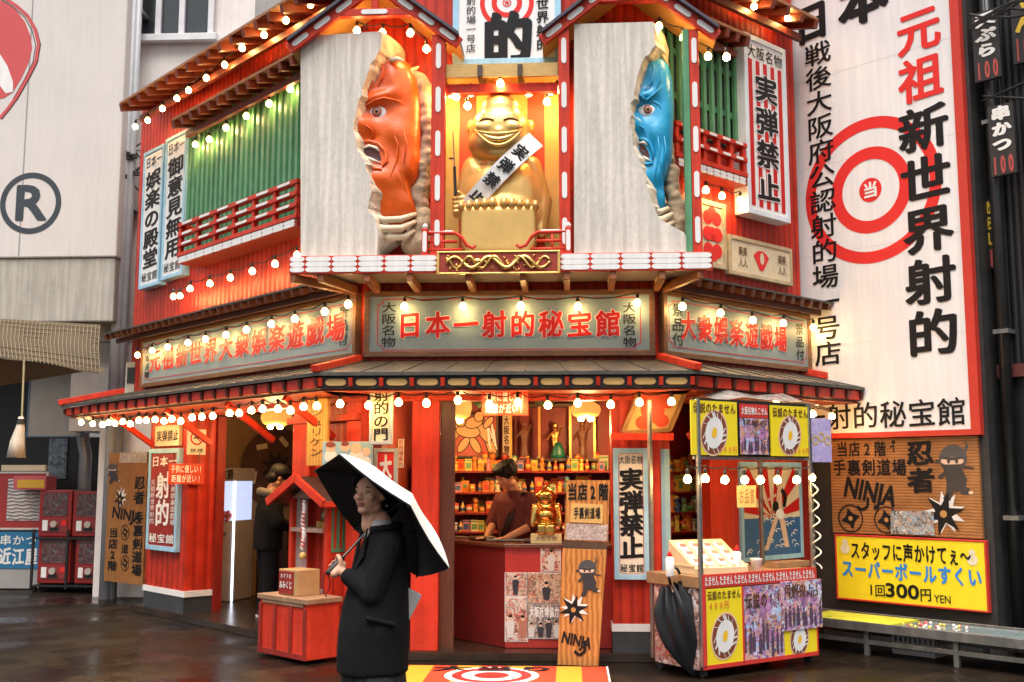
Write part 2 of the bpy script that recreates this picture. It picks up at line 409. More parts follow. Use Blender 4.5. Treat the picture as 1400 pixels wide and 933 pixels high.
def lozenge(x0, x1, z0, z1, k=None):
    """white painted bar with rounded pointed ends"""
    if (x1 - x0) >= (z1 - z0): h = (z1 - z0) / 2; c = (z0 + z1) / 2; k = k or h * 1.3
    if (x1 - x0) >= (z1 - z0):
        o = []
        for a in range(-3, 4): o.append((x1 - k + k * math.cos(a * math.pi / 6), c + h * math.sin(a * math.pi / 6)))
        for a in range(-3, 4): o.append((x0 + k - k * math.cos(a * math.pi / 6), c - h * math.sin(a * math.pi / 6)))
        return o
    q = lozenge(z0, z1, x0, x1)
    return [(b, a) for a, b in q][::-1]
# ================================================================== SETTING
def ground_mat():
    m = bpy.data.materials.new('wet_paving'); m.use_nodes = True
    n = m.node_tree.nodes; l = m.node_tree.links; b = n['Principled BSDF']
    tc = n.new('ShaderNodeTexCoord'); mp = n.new('ShaderNodeMapping'); mp.inputs['Rotation'].default_value = (0, 0, R(-40))
    l.new(tc.outputs['Object'], mp.inputs[0])
    br = n.new('ShaderNodeTexBrick'); br.inputs['Scale'].default_value = 1.0; br.inputs['Brick Width'].default_value = .62; br.inputs['Row Height'].default_value = .31
    br.inputs['Mortar Size'].default_value = .012; br.inputs['Color1'].default_value = (.007, .005, .003, 1); br.inputs['Color2'].default_value = (.030, .020, .012, 1); br.inputs['Mortar'].default_value = (.012, .009, .008, 1)
    l.new(mp.outputs[0], br.inputs[0])
    nz = n.new('ShaderNodeTexNoise'); nz.inputs['Scale'].default_value = 1.1; nz.inputs['Detail'].default_value = 8; l.new(tc.outputs['Object'], nz.inputs[0])
    n2 = n.new('ShaderNodeTexNoise'); n2.inputs['Scale'].default_value = 45; n2.inputs['Detail'].default_value = 5; l.new(tc.outputs['Object'], n2.inputs[0])
    mx = n.new('ShaderNodeMix'); mx.data_type = 'RGBA'; mx.blend_type = 'MULTIPLY'; mx.inputs[0].default_value = .8
    r = n.new('ShaderNodeValToRGB'); r.color_ramp.elements[0].position = .3; r.color_ramp.elements[0].color = (.45, .43, .42, 1); r.color_ramp.elements[1].position = .7
    l.new(nz.outputs[0], r.inputs[0]); l.new(br.outputs[0], mx.inputs[6]); l.new(r.outputs[0], mx.inputs[7])
    m2 = n.new('ShaderNodeMix'); m2.data_type = 'RGBA'; m2.blend_type = 'MULTIPLY'; m2.inputs[0].default_value = .6
    r2 = n.new('ShaderNodeValToRGB'); r2.color_ramp.elements[0].position = .35; r2.color_ramp.elements[0].color = (.4, .4, .4, 1); r2.color_ramp.elements[1].position = .65
    l.new(n2.outputs[0], r2.inputs[0]); l.new(mx.outputs[2], m2.inputs[6]); l.new(r2.outputs[0], m2.inputs[7]); l.new(m2.outputs[2], b.inputs['Base Color'])
    rr = n.new('ShaderNodeMapRange'); rr.inputs[1].default_value = .38; rr.inputs[2].default_value = .62; rr.inputs[3].default_value = .18; rr.inputs[4].default_value = .55; b.inputs['Specular IOR Level'].default_value = .16
    l.new(nz.outputs[0], rr.inputs[0]); l.new(rr.outputs[0], b.inputs['Roughness'])
    ad = n.new('ShaderNodeMath'); ad.operation = 'MULTIPLY_ADD'; ad.inputs[1].default_value = .25; l.new(n2.outputs[0], ad.inputs[0]); 
    iv = n.new('ShaderNodeMath'); iv.operation = 'SUBTRACT'; iv.inputs[0].default_value = 1; l.new(br.outputs['Fac'], iv.inputs[1]); l.new(iv.outputs[0], ad.inputs[2])
    bp = n.new('ShaderNodeBump'); bp.inputs['Strength'].default_value = .5; bp.inputs['Distance'].default_value = .01; l.new(ad.outputs[0], bp.inputs['Height']); l.new(bp.outputs[0], b.inputs['Normal'])
    return m
gm = ground_mat()
struct(MB().quad((-400, -400, 0), (400, -400, 0), (400, 400, 0), (-400, 400, 0)), 'pavement', gm)
# raised dark shop floor behind the kerb line
def wpt(fr, u, d): p = fr.wp(u, d, 0); return (p.x, p.y)
fl = [wpt(L, -4.7, -.05), wpt(L, 0.02, -.05), wpt(C, CW - .02, -.05), wpt(RF, 1.6, -.05), wpt(RF, 1.6, 2.2), (-1, 14.5), wpt(L, -4.7, 2.6)]
floor_m = mat('dark_wet_floor', (.035, .022, .015), .22, var=.35, scale=3, bump=.1, bscale=60)
struct(MB().slab(fl, 0.004, .075), 'shop_floor', floor_m)

# ================================================================== THE GALLERY BUILDING
E = .65                                   # overhang of the lower roof
KC = E * math.tan(R(22.5))
bd = thing('shooting_gallery', 'red two storey shooting gallery on the corner with signs, railings and shallow roofs', 'building', C, CW / 2, .3, 0)
ZS0, ZS1 = 2.66, 3.26                     # sign band
uLend = L.px(188, 300, 0)[0]
uRend = RF.px(1088, 200, 0)[0]
part(MB().box(uLend, 0, 0, .14, 2.44, 6.6), 'upper_wall', redwall, bd, L)
part(MB().box(0, CW, .001, .14, 2.44, 8.4), 'upper_wall', redwall, bd, C)
part(MB().box(0, uRend, 0, .14, 2.44, 8.4), 'upper_wall', redwall, bd, RF)
# upper storey is closed at back and top
part(MB().slab([wpt(L, uLend, .1), wpt(L, 0, .1), wpt(C, CW, .1), wpt(RF, uRend, .1), (2.3, 15.2), (-3.5, 16.4)], 6.35, 6.45), 'top_deck', tin, bd, W)
part(MB().slab([wpt(L, uLend, .1), wpt(L, 0, .1), wpt(C, CW, .1), wpt(RF, uRend, .1), (2.3, 15.2), (-3.5, 16.4)], 2.40, 2.50), 'ceiling', mat('ceiling_board', (.20, .05, .025), .6, var=.2), bd, W)
part(MB().slab([(2.3, 15.2), (-3.5, 16.4), (-3.45, 16.55), (2.35, 15.35)], 0, 6.4), 'rear_wall', plaster, bd, W)
part(MB().box(uLend, uLend + .12, .14, 3.5, 2.44, 6.4), 'side_wall', reddeep, bd, L)
part(MB().box(uLend + .3, uLend + .42, .55, 3.5, 0, 2.44), 'side_wall', tanwall, bd, L)

# --- lower roof with its rafters
uA = L.px(84, 553, -E)[0]; uB = RF.px(1203, 531, -E)[0]
ZE, ZW = 2.47, 2.63
def roof_piece(fr, u0, u1, w0, w1):
    b = MB(); a = [(u0, -E, ZE), (u1, -E, ZE), (w1, -.02, ZW), (w0, -.02, ZW)]; t = .03
    b.add([(x, y, z) for x, y, z in a] + [(x, y, z - t) for x, y, z in a], [(0, 1, 2, 3), (7, 6, 5, 4), (0, 4, 5, 1), (1, 5, 6, 2), (2, 6, 7, 3), (3, 7, 4, 0)])
    n = int((u1 - u0) / .34)
    for i in range(n + 1):                # folded seams
        x = u0 + .04 + (u1 - u0 - .08) * i / n; wx = w0 + .02 + (w1 - w0 - .04) * i / n
        b.bar((x, -E + .004, ZE + .002), (wx, -.03, ZW + .002), .014, .012)
    return part(b, 'lower_roof', tin, bd, fr)
rl = roof_piece(L, uA, KC, uLend, 0); rc = roof_piece(C, -KC, CW + KC, 0, CW); rr = roof_piece(RF, -KC, uB, 0, uRend)
def eave(fr, u0, u1, step, lozenge_style, par):
    dk = MB(); rd = MB(); rr_ = MB(); n = max(1, round((u1 - u0) / step))
    dk.box(u0, u1, -E + .05, -E + .08, ZE - .135, ZE - .032)
    for i in range(n + 1):
        x = u0 + (u1 - u0) * i / n
        (rr_ if lozenge_style else dk).bar((x, -E + .01, ZE - .085), (x, .0, ZW - .10), .034, .07)
        if i < n:
            a, c = x + .03, x + (u1 - u0) / n - .03
            if lozenge_style: rd.prism(lozenge(a + .01, c - .01, ZE - .115, ZE - .055), -E + .034, -E + .05)
            else: rd.box(a, c, -E + .03, -E + .05, ZE - .128, ZE - .036)
    part(dk, 'rafter_row', black if lozenge_style else mat('rafter_dark', (.09, .02, .012), .5, var=.3), par, fr)
    part(rr_, 'rafter_row', red, par, fr)
    part(rd, 'eave_board', yellowwood if lozenge_style else red, par, fr, bevel=.004)
    part(MB().box(u0, u1, -E + .085, -.02, ZE - .155, ZE - .140), 'soffit', mat('soffit_red', (.35, .05, .02), .5, var=.25, scale=8), par, fr)
eave(L, uA + .06, KC - .03, .265, False, rl); eave(C, -KC + .03, CW + KC - .03, .265, True, rc); eave(RF, -KC + .03, uB - .06, .265, False, rr)
hip = MB(); hip.bar(L.wp(0, -.02, ZW + .03), L.wp(KC, -E - .02, ZE + .03), .075, .06); part(hip, 'hip_cap', red, rl, W, bevel=.006)
hip = MB(); hip.bar(RF.wp(0, -.02, ZW + .03), RF.wp(-KC, -E - .02, ZE + .03), .075, .06); part(hip, 'hip_cap', red, rr, W, bevel=.006)
hip = MB(); hip.bar((uLend + .02, 0, ZW + .04), (uA, -E - .03, ZE + .03), .07, .07); part(hip, 'hip_cap', red, rl, L, bevel=.006)
hip = MB(); hip.bar((uRend - .02, 0, ZW + .04), (uB, -E - .03, ZE + .03), .07, .07); part(hip, 'hip_cap', red, rr, RF, bevel=.006)
for fr, us in ((L, (-4.35, -2.9, -1.55, -.45)), (RF, (.42, 1.45))):
    for u in us:
        b = MB(); b.bar((u, -.005, 1.95), (u, -E + .12, ZE - .17), .06, .06); part(b, 'strut', red, bd, fr, bevel=.005)

# --- ground floor: lintel beams, pillars, posts
for fr, a, b_ in ((L, uLend + .1, 0), (C, 0, CW), (RF, 0, uRend)):
    part(MB().box(a, b_, .002, .16, 2.27, 2.44), 'lintel', red, bd, fr)
def pillar(poly, z0=.30, z1=2.27, m=None):
    p = part(MB().slab(poly, z0, z1), 'pillar', m or redwall, bd, W)
    cx = sum(q[0] for q in poly) / len(poly); cy = sum(q[1] for q in poly) / len(poly)
    gr = lambda k: [(cx + (x - cx) * k, cy + (y - cy) * k) for x, y in poly]
    part(MB().slab(gr(1.06), z0 - .045, z0 + .02), 'base_trim', white, p, W)
    part(MB().slab(gr(1.03), 0, z0 - .046), 'plinth', mat('plinth_dark', (.04, .042, .045), .6, var=.3), p, W)
    return p
pl0 = L.px(202, 700, 0)[0]; pl1 = L.px(255, 700, 0)[0]
pillar([wpt(L, pl0, 0), wpt(L, pl1, 0), wpt(L, pl1, .42), wpt(L, pl0, .42)])
part(MB().box(pl1 + .002, pl1 + .055, .33, .43, 0, 2.27), 'door_post', reddeep, bd, L)
pr0 = C.px(837, 700, 0)[0]; pr1 = RF.px(917, 700, 0)[0]
pillar([wpt(C, pr0, 0), wpt(C, CW, 0), wpt(RF, pr1, 0), wpt(RF, pr1, .30), wpt(C, pr0, .34)])
px0 = C.px(563, 640, 0)[0]; px1 = C.px(600, 640, 0)[0]
part(MB().box(px0, px1, 0, .12, .075, 2.27), 'post', red, bd, C, bevel=.006)
part(MB().box(px1 + .002, px1 + .13, .10, .16, .075, 2.27), 'door_leaf', mat('door_brown', (.10, .03, .014), .4, var=.3, scale=5, stretch=(6, 6, 1)), bd, C)
for a, c in ((398, 421), (472, 499), (531, 545)):
    u0 = L.px(a, 640, 0)[0]; u1 = L.px(c, 640, 0)[0]
    if u1 > -.01: u1 = -.02
    if u0 < u1 - .02: part(MB().box(u0, u1, .01, .12, .075, 2.27), 'post', red, bd, L, bevel=.006)
u0 = L.px(393, 575, -.02)[0]
part(MB().box(u0, -.03, -.03, .008, L.px(450, 577, -.02)[1], L.px(450, 568, -.02)[1]), 'tie_beam', red, bd, L, bevel=.005)
part(MB().box(L.px(430, 600, .05)[0], -.03, .06, .11, .075, 2.26), 'wall_panel', redwall, bd, L)
# right facade ground floor
for a, c, m in ((968, 1012, red), (1092, 1108, reddeep)):
    u0 = RF.px(a, 640, .02)[0]; u1 = RF.px(c, 640, .02)[0]
    part(MB().box(u0, u1, 0, .10, .0, 2.27), 'post', m, bd, RF)
u0 = RF.px(1005, 640, .05)[0]; u1 = RF.px(1105, 640, .05)[0]
part(MB().box(u0, u1, .03, .09, 0, 2.27), 'wall_panel', redwall, bd, RF)
u2 = RF.px(1104, 640, .05)[0]
part(MB().box(u2, uRend + .1, .12, .2, 0, 2.6), 'side_door', mat('door_black', (.012, .012, .014), .5, var=.2), bd, RF)

# --- inside: partition, gallery back wall, lobby wall
part(MB().box(-1.79, -1.72, 9.98, 11.95, .075, 2.40), 'partition', mat('partition_red', (.22, .03, .016), .5, var=.25), bd, W)
part(MB().box(-1.72, 2.4, 11.82, 11.9, .075, 2.40), 'gallery_wall', reddeep, bd, W)
part(MB().box(1.30, 1.36, 10.85, 11.82, .075, 2.40), 'partition', reddeep, bd, W)
part(MB().box(-4.5, -.7, 2.10, 2.2, .075, 2.42), 'lobby_wall', tanwall, bd, L)
part(MB().box(pr1 + .02, 1.35, .62, .68, .075, 2.40), 'gallery_wall', reddeep, bd, RF)

# --- pent roof above the sign band
def pent(fr, u0, u1, z=3.36, e=.34, n=None, rise=.09, m=None, step=.17):
    b = MB(); t = .018
    a = [(u0, -e, z), (u1, -e, z), (u1, -.002, z + rise), (u0, -.002, z + rise)]
    b.add(a + [(x, y, q - t) for x, y, q in a], [(0, 1, 2, 3), (7, 6, 5, 4), (0, 4, 5, 1), (1, 5, 6, 2), (2, 6, 7, 3), (3, 7, 4, 0)])
    p = part(b, 'pent_roof', m or tin, bd, fr)
    k = MB(); n = max(2, round((u1 - u0) / step))
    for i in range(n + 1):
        x = u0 + .03 + (u1 - u0 - .06) * i / n
        k.bar((x, -e + .012, z - .055), (x, -.004, z + rise - .055), .05, .065)
    part(k, 'rafter_row', mat('rafter_brown', (.13, .035, .015), .5, var=.35, scale=9), p, fr)
    part(MB().box(u0 + .02, u1 - .02, -e * .55, -e * .55 + .03, z - .115, z - .06), 'purlin', mat('rafter_brown', (.13, .035, .015)), p, fr)
    return p
pent(L, uLend - .08, -.02); pent(RF, .02, uRend + .2)

# --- balcony slab carrying the statues
DB = -.58
sb0 = C.px(396, 360, DB)[0]; sb1 = C.px(974, 360, DB)[0]
ZB0 = C.px(700, 373, DB)[1]; ZB1 = C.px(700, 348, DB)[1]
sl = part(MB().slab([(sb0, DB), (sb1, DB), (CW + .05, -.002), (-.05, -.002)], ZB0 + .02, ZB1 - .004), 'balcony', mat('balcony_soffit', (.42, .36, .30), .35, var=.15, scale=6), bd, C)
b = MB(); b.box(sb0, sb1, DB - .03, DB - .002, ZB0, ZB1); part(b, 'fascia', red, sl, C, bevel=.004)
b = MB(); g0 = C.px(600, 360, DB)[0]; g1 = C.px(764, 360, DB)[0]
for x0, x1, n in ((sb0 + .005, g0 - .01, 5.6), (g1 + .01, sb1 - .005, 5.0)):
    b = MB()
    wd = (x1 - x0) / n; hz = (ZB1 - ZB0 - .02) / 3
    for i in range(int(n + .99)):
        for r_ in range(3):
            a = x1 - wd * (i + 1) if x0 < g0 - .3 else x0 + wd * i
            if a < x0: a = x0
            c = min(a + wd, x1) if x0 >= g1 else x1 - wd * i
            if c - a > .08: b.prism(lozenge(a + .004, c - .004, ZB0 + .015 + r_ * hz, ZB0 + .015 + (r_ + 1) * hz - .003, hz * .75), DB - .036, DB - .029)
    part(b, 'fascia_lozenge', white, sl, C)
for x in (400, 438, 502, 560, 640, 715, 775, 838, 905, 958):
    u = C.px(x, 375, DB)[0]; b = MB()
    ui = min(max(u, .0), CW) * .75 + u * .25
    b.bar((u, DB - .01, ZB0 - .03), (ui, -.01, ZB0 - .045), .055, .075)
    br = part(b, 'bracket', mat('bracket_wood', (.30, .10, .03), .5, var=.3, scale=12), bd, C, bevel=.006)
    b = MB(); b.bar((u - .029, DB + .06, ZB0 - .03), (u * .6 + ui * .4 - .029, DB * .5, ZB0 - .035), .012, .028); part(b, 'bracket_inlay', yellowwood, br, C)

# gilded carving in the middle of the fascia
cv = thing('dragon_carving', 'gilded carved dragon panel at the middle of the balcony edge', 'carving', C, (g0 + g1) / 2, DB - .03, ZB0)
part(MB().box(g0, g1, DB - .05, DB - .037, ZB0 - .008, ZB1 + .012), 'ground_panel', mat('carving_red', (.30, .03, .01), .5, var=.2), cv, C)
b = MB()
hh = (ZB1 - ZB0) / 2; cz = (ZB0 + ZB1) / 2
for k in range(2):
    pts = []; ra = []
    for i in range(60):
        t = i / 59; x = g0 + .07 + (g1 - g0 - .14) * t
        pts.append((x, DB - .062 - .01 * math.cos(t * 23 + k), cz + hh * .62 * math.sin(t * (19 if k == 0 else 26) + k * 2.1))); ra.append(.012 + .008 * math.sin(t * math.pi) - .004 * k)
    b.tube(pts, ra, 7)
for i in range(46):
    x = random.uniform(g0 + .05, g1 - .05); z = cz + random.uniform(-.8, .8) * hh; a = random.uniform(0, 6.28)
    b.tube([(x, DB - .055, z), (x + .014 * math.cos(a), DB - .066, z + .014 * math.sin(a)), (x + .03 * math.cos(a + .8), DB - .056, z + .025 * math.sin(a + .8))], [.006, .007, .002], 5)
hx = g0 + (g1 - g0) * .33
b.ball((hx, DB - .07, cz + .01), (.035, .02, .025)); b.tube([(hx - .02, DB - .07, cz + .02), (hx - .05, DB - .075, cz + .05)], [.008, .002], 6)
part(b, 'dragon', gold, cv, C, smooth=True)
b = MB(); 
b.box(g0 - .012, g0 + .01, DB - .062, DB - .03, ZB0 - .02, ZB1 + .02); b.box(g1 - .01, g1 + .012, DB - .062, DB - .03, ZB0 - .02, ZB1 + .02)
b.box(g0 + .01, g1 - .01, DB - .06, DB - .03, ZB1 + .006, ZB1 + .02); b.box(g0 + .01, g1 - .01, DB - .06, DB - .03, ZB0 - .02, ZB0 - .006)
part(b, 'border', gold, cv, C, bevel=.003)

# --- gables, posts and the niche on the balcony
DG = -.55
def gable(xa, ya, xm, ym, xb, yb, beam_y, bx0, bx1, posts):
    A_ = C.px(xa, ya, DG); M_ = C.px(xm, ym, DG); B_ = C.px(xb, yb, DG)
    rf = MB()
    for P in (A_, B_):
        a = [(P[0], DG - .08, P[1] + .05), (M_[0], DG - .08, M_[1] + .05), (M_[0], 0, M_[1] + .05), (P[0], 0, P[1] + .05)]
        rf.add(a + [(x, y, z + .03) for x, y, z in a], [(0, 1, 2, 3), (7, 6, 5, 4), (0, 4, 5, 1), (1, 5, 6, 2), (2, 6, 7, 3), (3, 7, 4, 0)])
    g = part(rf, 'gable_roof', mat('gable_roof_dark', (.05, .045, .07), .5, var=.2), bd, C)
    un = MB()
    for P in (A_, B_):
        a = [(P[0], DG + .05, P[1] + .01), (M_[0], DG + .05, M_[1] + .01), (M_[0], -.01, M_[1] + .01), (P[0], -.01, P[1] + .01)]
        un.add(a + [(x, y, z + .03) for x, y, z in a], [(0, 1, 2, 3), (7, 6, 5, 4), (0, 4, 5, 1), (1, 5, 6, 2), (2, 6, 7, 3), (3, 7, 4, 0)])
    part(un, 'gable_soffit', mat('soffit_yellow', (.55, .30, .09), .5, var=.2, scale=8), g, C)
    bb = MB(); wl = MB()
    for P in (A_, B_):
        bb.bar((P[0], DG, P[1]), (M_[0], DG, M_[1]), .05, .10)
        v = Vector((M_[0] - P[0], 0, M_[1] - P[1])); n = 4; ln = v.length; ang = math.atan2(v.z, v.x)
        if v.x < 0: ang -= math.pi
        for i in range(n):
            c_ = Vector((P[0], 0, P[1])) + v * ((i + .55) / n)
            T = Matrix.Translation((c_.x, DG - .026, c_.z)) @ Matrix.Rotation(-ang, 4, 'Y')
            wl.prism(lozenge(-ln / n * .36, ln / n * .36, -.024, .024), -.006, .002, T)
    zb = C.px(500, beam_y, DG)[1]; b0 = C.px(bx0, beam_y, DG)[0]; b1 = C.px(bx1, beam_y, DG)[0]
    bb.box(b0, b1, DG - .02, DG + .05, zb - .035, zb + .035)
    bb.box((b0 + b1) / 2 - .03, (b0 + b1) / 2 + .03, DG - .015, DG + .04, zb + .035, M_[1] - .02)
    wl.prism(lozenge((b0 + b1) / 2 - .12, (b0 + b1) / 2 + .12, zb - .022, zb + .022), DG - .028, DG - .0195)
    part(bb, 'barge_board', red, g, C, bevel=.005); part(wl, 'white_lozenge', white, g, C)
    for x0, x1, ytop, m in posts:
        u0 = C.px(x0, 200, DG)[0]; u1 = C.px(x1, 200, DG)[0]; zt = C.px(x0, ytop, DG)[1]
        po = part(MB().box(u0, u1, DG, DG + .09, ZB1, zt), 'gable_post', m, bd, C, bevel=.004)
        if m is red:
            q = MB(); n = 5; h = (zt - ZB1) / n; c_ = (u0 + u1) / 2
            for i in range(n): q.prism(lozenge(c_ - .022, c_ + .022, ZB1 + h * (i + .22), ZB1 + h * (i + .80)), DG - .006, DG + .001)
            part(q, 'white_lozenge', white, po, C)
gable(395, 68, 514, -22, 628, 60, 18, 455, 570, ((589, 608, 48, red),))
gable(741, 56, 858, -36, 981, 50, 6, 800, 922, ((764, 779, 40, red), (945, 958, 40, red), (936, 944.5, 40, green)))
n0 = C.px(604, 200, -.1)[0]; n1 = C.px(768, 200, -.1)[0]; zt = C.px(690, 92, -.4)[1]
b = MB(); k = 7
for i in range(k):
    b.cur = i % 2; b.box(n0 + (n1 - n0) * i / k, n0 + (n1 - n0) * (i + 1) / k, -.06 - .001 * (i % 2), -.004, ZB1, zt)
part(b, 'niche_back', [mat('niche_yellow', (.72, .46, .13), .5, var=.1), mat('niche_red', (.55, .06, .02), .5, var=.1)], bd, C)
b = MB(); fz0 = C.px(690, 105, -.5)[1]; fz1 = C.px(690, 87, -.5)[1]; f0 = C.px(602, 95, -.5)[0]; f1 = C.px(766, 95, -.5)[0]
b.box(f0, f1, -.5, -.47, fz0, fz1); b.box(f0, f1, -.47, -.07, fz1 - .02, fz1 + .012)
p = part(b, 'niche_fascia', yellowwood, bd, C)
b = MB()
for i in range(4):
    x = f0 + (f1 - f0) * i / 3; b.box(x - .022, x + .022, -.53, -.1, fz0 - .005, fz1 - .02)
part(b, 'rafter_row', darkwood, p, C)
part(MB().box(f0 + .02, f1 - .02, -.44, -.36, fz0 - .12, fz0 - .04), 'niche_beam', red, bd, C)

# --- left facade upper storey: roof, shutters, small eave, railing
def eave_line(fr, xa, ya, xb, yb, d): 
    a = fr.px(xa, ya, d); c = fr.px(xb, yb, d); return a, c
(ua, za), (ub, zb) = eave_line(L, 163, 146, 345, 20, -.5)
zr = (za + zb) / 2
def top_roof(fr, u0, u1, z, e, rise, step, name='main_roof'):
    b = MB(); t = .03
    a = [(u0, -e, z), (u1, -e, z), (u1, .1, z + rise), (u0, .1, z + rise)]
    b.add(a + [(x, y, q - t) for x, y, q in a], [(0, 1, 2, 3), (7, 6, 5, 4), (0, 4, 5, 1), (1, 5, 6, 2), (2, 6, 7, 3), (3, 7, 4, 0)])
    p = part(b, name, mat('roof_timber', (.34, .14, .05), .6, var=.3, scale=5), bd, fr)
    k = MB(); n = max(2, round((u1 - u0) / step))
    for i in range(n + 1):
        x = u0 + .03 + (u1 - u0 - .06) * i / n
        k.bar((x, -e + .008, z - .07), (x, .0, z + rise * .85 - .07), .06, .09)
    part(k, 'rafter_row', mat('rafter_red', (.22, .04, .016), .5, var=.4, scale=9), p, fr)
    m_ = MB(); m_.box(u0 + .02, u1 - .02, -e * .5, -e * .5 + .05, z - .19, z - .118); part(m_, 'purlin', mat('rafter_red', (1, 1, 1)), p, fr)
    return p
top_roof(L, ua, .3, zr, .5, .16, .26)
(uc, zc), (ue, ze) = eave_line(L, 234, 172, 405, 58, -.34)
top_roof(L, uc, -.15, (zc + ze) / 2, .34, .1, .22, 'shutter_eave')
s0 = L.px(250, 300, -.04)[0]
zs_top = (zc + ze) / 2 - .02; zs_bot = L.px(300, 330, -.04)[1] - .15
b = MB(); b.box(s0, -.05, -.028, -.002, zs_bot, zs_top)
n = int((-.05 - s0) / .112)
for i in range(n):
    x = s0 + (-.05 - s0) * (i + .5) / n
    b.add([(x - .036, -.0285, zs_bot), (x - .026, -.068, zs_bot), (x + .026, -.068, zs_bot), (x + .036, -.0285, zs_bot), (x - .036, -.0285, zs_top), (x - .026, -.068, zs_top), (x + .026, -.068, zs_top), (x + .036, -.0285, zs_top)],
          [(0, 1, 5, 4), (1, 2, 6, 5), (2, 3, 7, 6)])
part(b, 'shutter', green, bd, L)
DR = -.30
def railing(fr, u0, u1, z0, z1, cols, rows, d, fascia=.09, lower=True):
    b = MB(); wl = MB()
    for i in range(cols + 1):
        x = u0 + (u1 - u0) * i / cols; b.box(x - .024, x + .024, d, d + .05, z0, z1)
    for r_ in range(rows + 1):
        z = z0 + (z1 - z0) * r_ / rows; b.box(u0 - .03, u1 + .03, d - .012, d + .056, z - .022, z + .022)
        if r_ > 0:
            for i in range(cols):
                x = u0 + (u1 - u0) * (i + .5) / cols; wl.prism(lozenge(x - (u1 - u0) / cols * .28, x + (u1 - u0) / cols * .28, z - .013, z + .013), d - .019, d - .0115)
    b.box(u0, u0 + .05, d + .05, -.002, z1 - .05, z1); b.box(u1 - .05, u1, d + .05, -.002, z1 - .05, z1)
    g = part(b, 'railing', red, bd, fr, bevel=.003)
    part(wl, 'white_lozenge', white, g, fr)
    part(MB().box(u0 - .03, u1 + .03, d, -.002, z0 - .10, z0 - .024), 'railing_floor', reddeep, g, fr)
    q = MB(); n = cols * 2
    for i in range(n):
        for r_ in range(2):
            x = u0 + (u1 - u0) * i / n; q.prism(lozenge(x + .003, x + (u1 - u0) / n - .003, z0 - .098 + r_ * .036, z0 - .064 + r_ * .036, .016), d - .007, d + .001)
    part(q, 'railing_fascia', white, g, fr)
    return g
ra = L.px(246, 310, DR); rb = L.px(246, 352, DR); rc_ = L.px(405, 246, DR); rd_ = L.px(405, 305, DR)
railing(L, ra[0], min(rc_[0], -.03), (rb[1] + rd_[1]) / 2 + .05, (ra[1] + rc_[1]) / 2, 6, 3, DR)

# --- right facade upper storey: barred window, railing, little roof
w0 = RF.px(905, 140, 0)[0]; w1 = RF.px(1012, 140, 0)[0]
wz1 = RF.px(1000, 62, 0)[1]; wz0 = RF.px(1000, 205, 0)[1]
part(MB().box(.05, w1, -.012, -.001, wz0, wz1), 'window_recess', mat('window_dark', (.012, .013, .014), .4, var=.1), bd, RF)
b = MB(); n = 11
for i in range(n): x = .07 + (w1 - .12) * i / (n - 1); b.box(x - .021, x + .021, -.075, -.04, wz0, wz1)
b.box(.05, w1, -.04, -.012, wz0 + .3, wz0 + .36); b.box(.05, w1, -.04, -.012, wz1 - .36, wz1 - .30)
part(b, 'window_bars', green, bd, RF)
ra = RF.px(960, 180, -.2); rb = RF.px(960, 226, -.2)
railing(RF, .1, RF.px(1018, 200, -.2)[0], rb[1] + .03, ra[1], 5, 2, -.2)
(uc, zc), (ue, ze) = eave_line(RF, 950, 12, 1026, 50, -.3)
top_roof(RF, .1, ue, (zc + ze) / 2, .3, .09, .17, 'window_eave')
(ua, za), (ub, zb) = eave_line(RF, 1045, -22, 1085, 18, -.4)
top_roof(RF, .1, uRend - .12, (za + zb) / 2, .4, .13, .26)
# ================================================================== SIGNS ON THE BUILDING
def flat(mb, fr, pts, d):
    """flat painted shape from photo outline points lying on the plane y = d"""
    return mb.add([(q[0], d, q[1]) for q in (fr.px(x, y, d) for x, y in pts)], [tuple(range(len(pts)))])
def ell(mb, c, rx, rz, d, n=28, rot=0.):
    o = []
    for i in range(n):
        a = 2 * math.pi * i / n; x, z = rx * math.cos(a), rz * math.sin(a)
        o.append((c[0] + x * math.cos(rot) - z * math.sin(rot), d, c[1] + x * math.sin(rot) + z * math.cos(rot)))
    return mb.add(o, [tuple(range(n))])
def star(mb, c, r0, r1, k, d, rot=0., sx=1.):
    o = []
    for i in range(2 * k):
        a = math.pi * i / k + rot; r = r1 if i % 2 == 0 else r0
        o.append((c[0] + sx * r * math.cos(a), d, c[1] + r * math.sin(a)))
    n = len(o); o.append((c[0], d, c[1]))
    return mb.add(o, [(i, (i + 1) % n, n) for i in range(n)])
def line(mb, pts, wd, d):
    """painted line of width wd along (x, z) points"""
    for (a, b_), (c, e) in zip(pts, pts[1:]):
        v = Vector((c - a, e - b_)); 
        if v.length < 1e-6: continue
        nrm = Vector((-v.y, v.x)).normalized() * wd / 2
        mb.add([(a + nrm.x, d, b_ + nrm.y), (c + nrm.x, d, e + nrm.y), (c - nrm.x, d, e - nrm.y), (a - nrm.x, d, b_ - nrm.y)], [(0, 1, 2, 3)])
    return mb
def border(mb, r, wd, d, cut=.05):
    u0, z0, u1, z1 = r
    k = cut
    return line(mb, [(u0 + k, z0), (u1 - k, z0), (u1 - k * .9, z0 + k * .7), (u1, z0 + k), (u1, z1 - k), (u1 - k * .9, z1 - k * .7), (u1 - k, z1), (u0 + k, z1), (u0 + k * .9, z1 - k * .7), (u0, z1 - k), (u0, z0 + k), (u0 + k * .9, z0 + k * .7), (u0 + k, z0)], wd, d)
def outlined(root, fr, s, rect, d, **k):
    a = MB(); letters(a, s, *rect, d, off=.055, nib=.018, fill=.90, **k); part(a, 'letter_outline', inkpink, root, fr)
    a = MB(); letters(a, s, *rect, d - .004, off=.022, nib=.02, fill=.90, **k); part(a, 'lettering', inkred, root, fr)

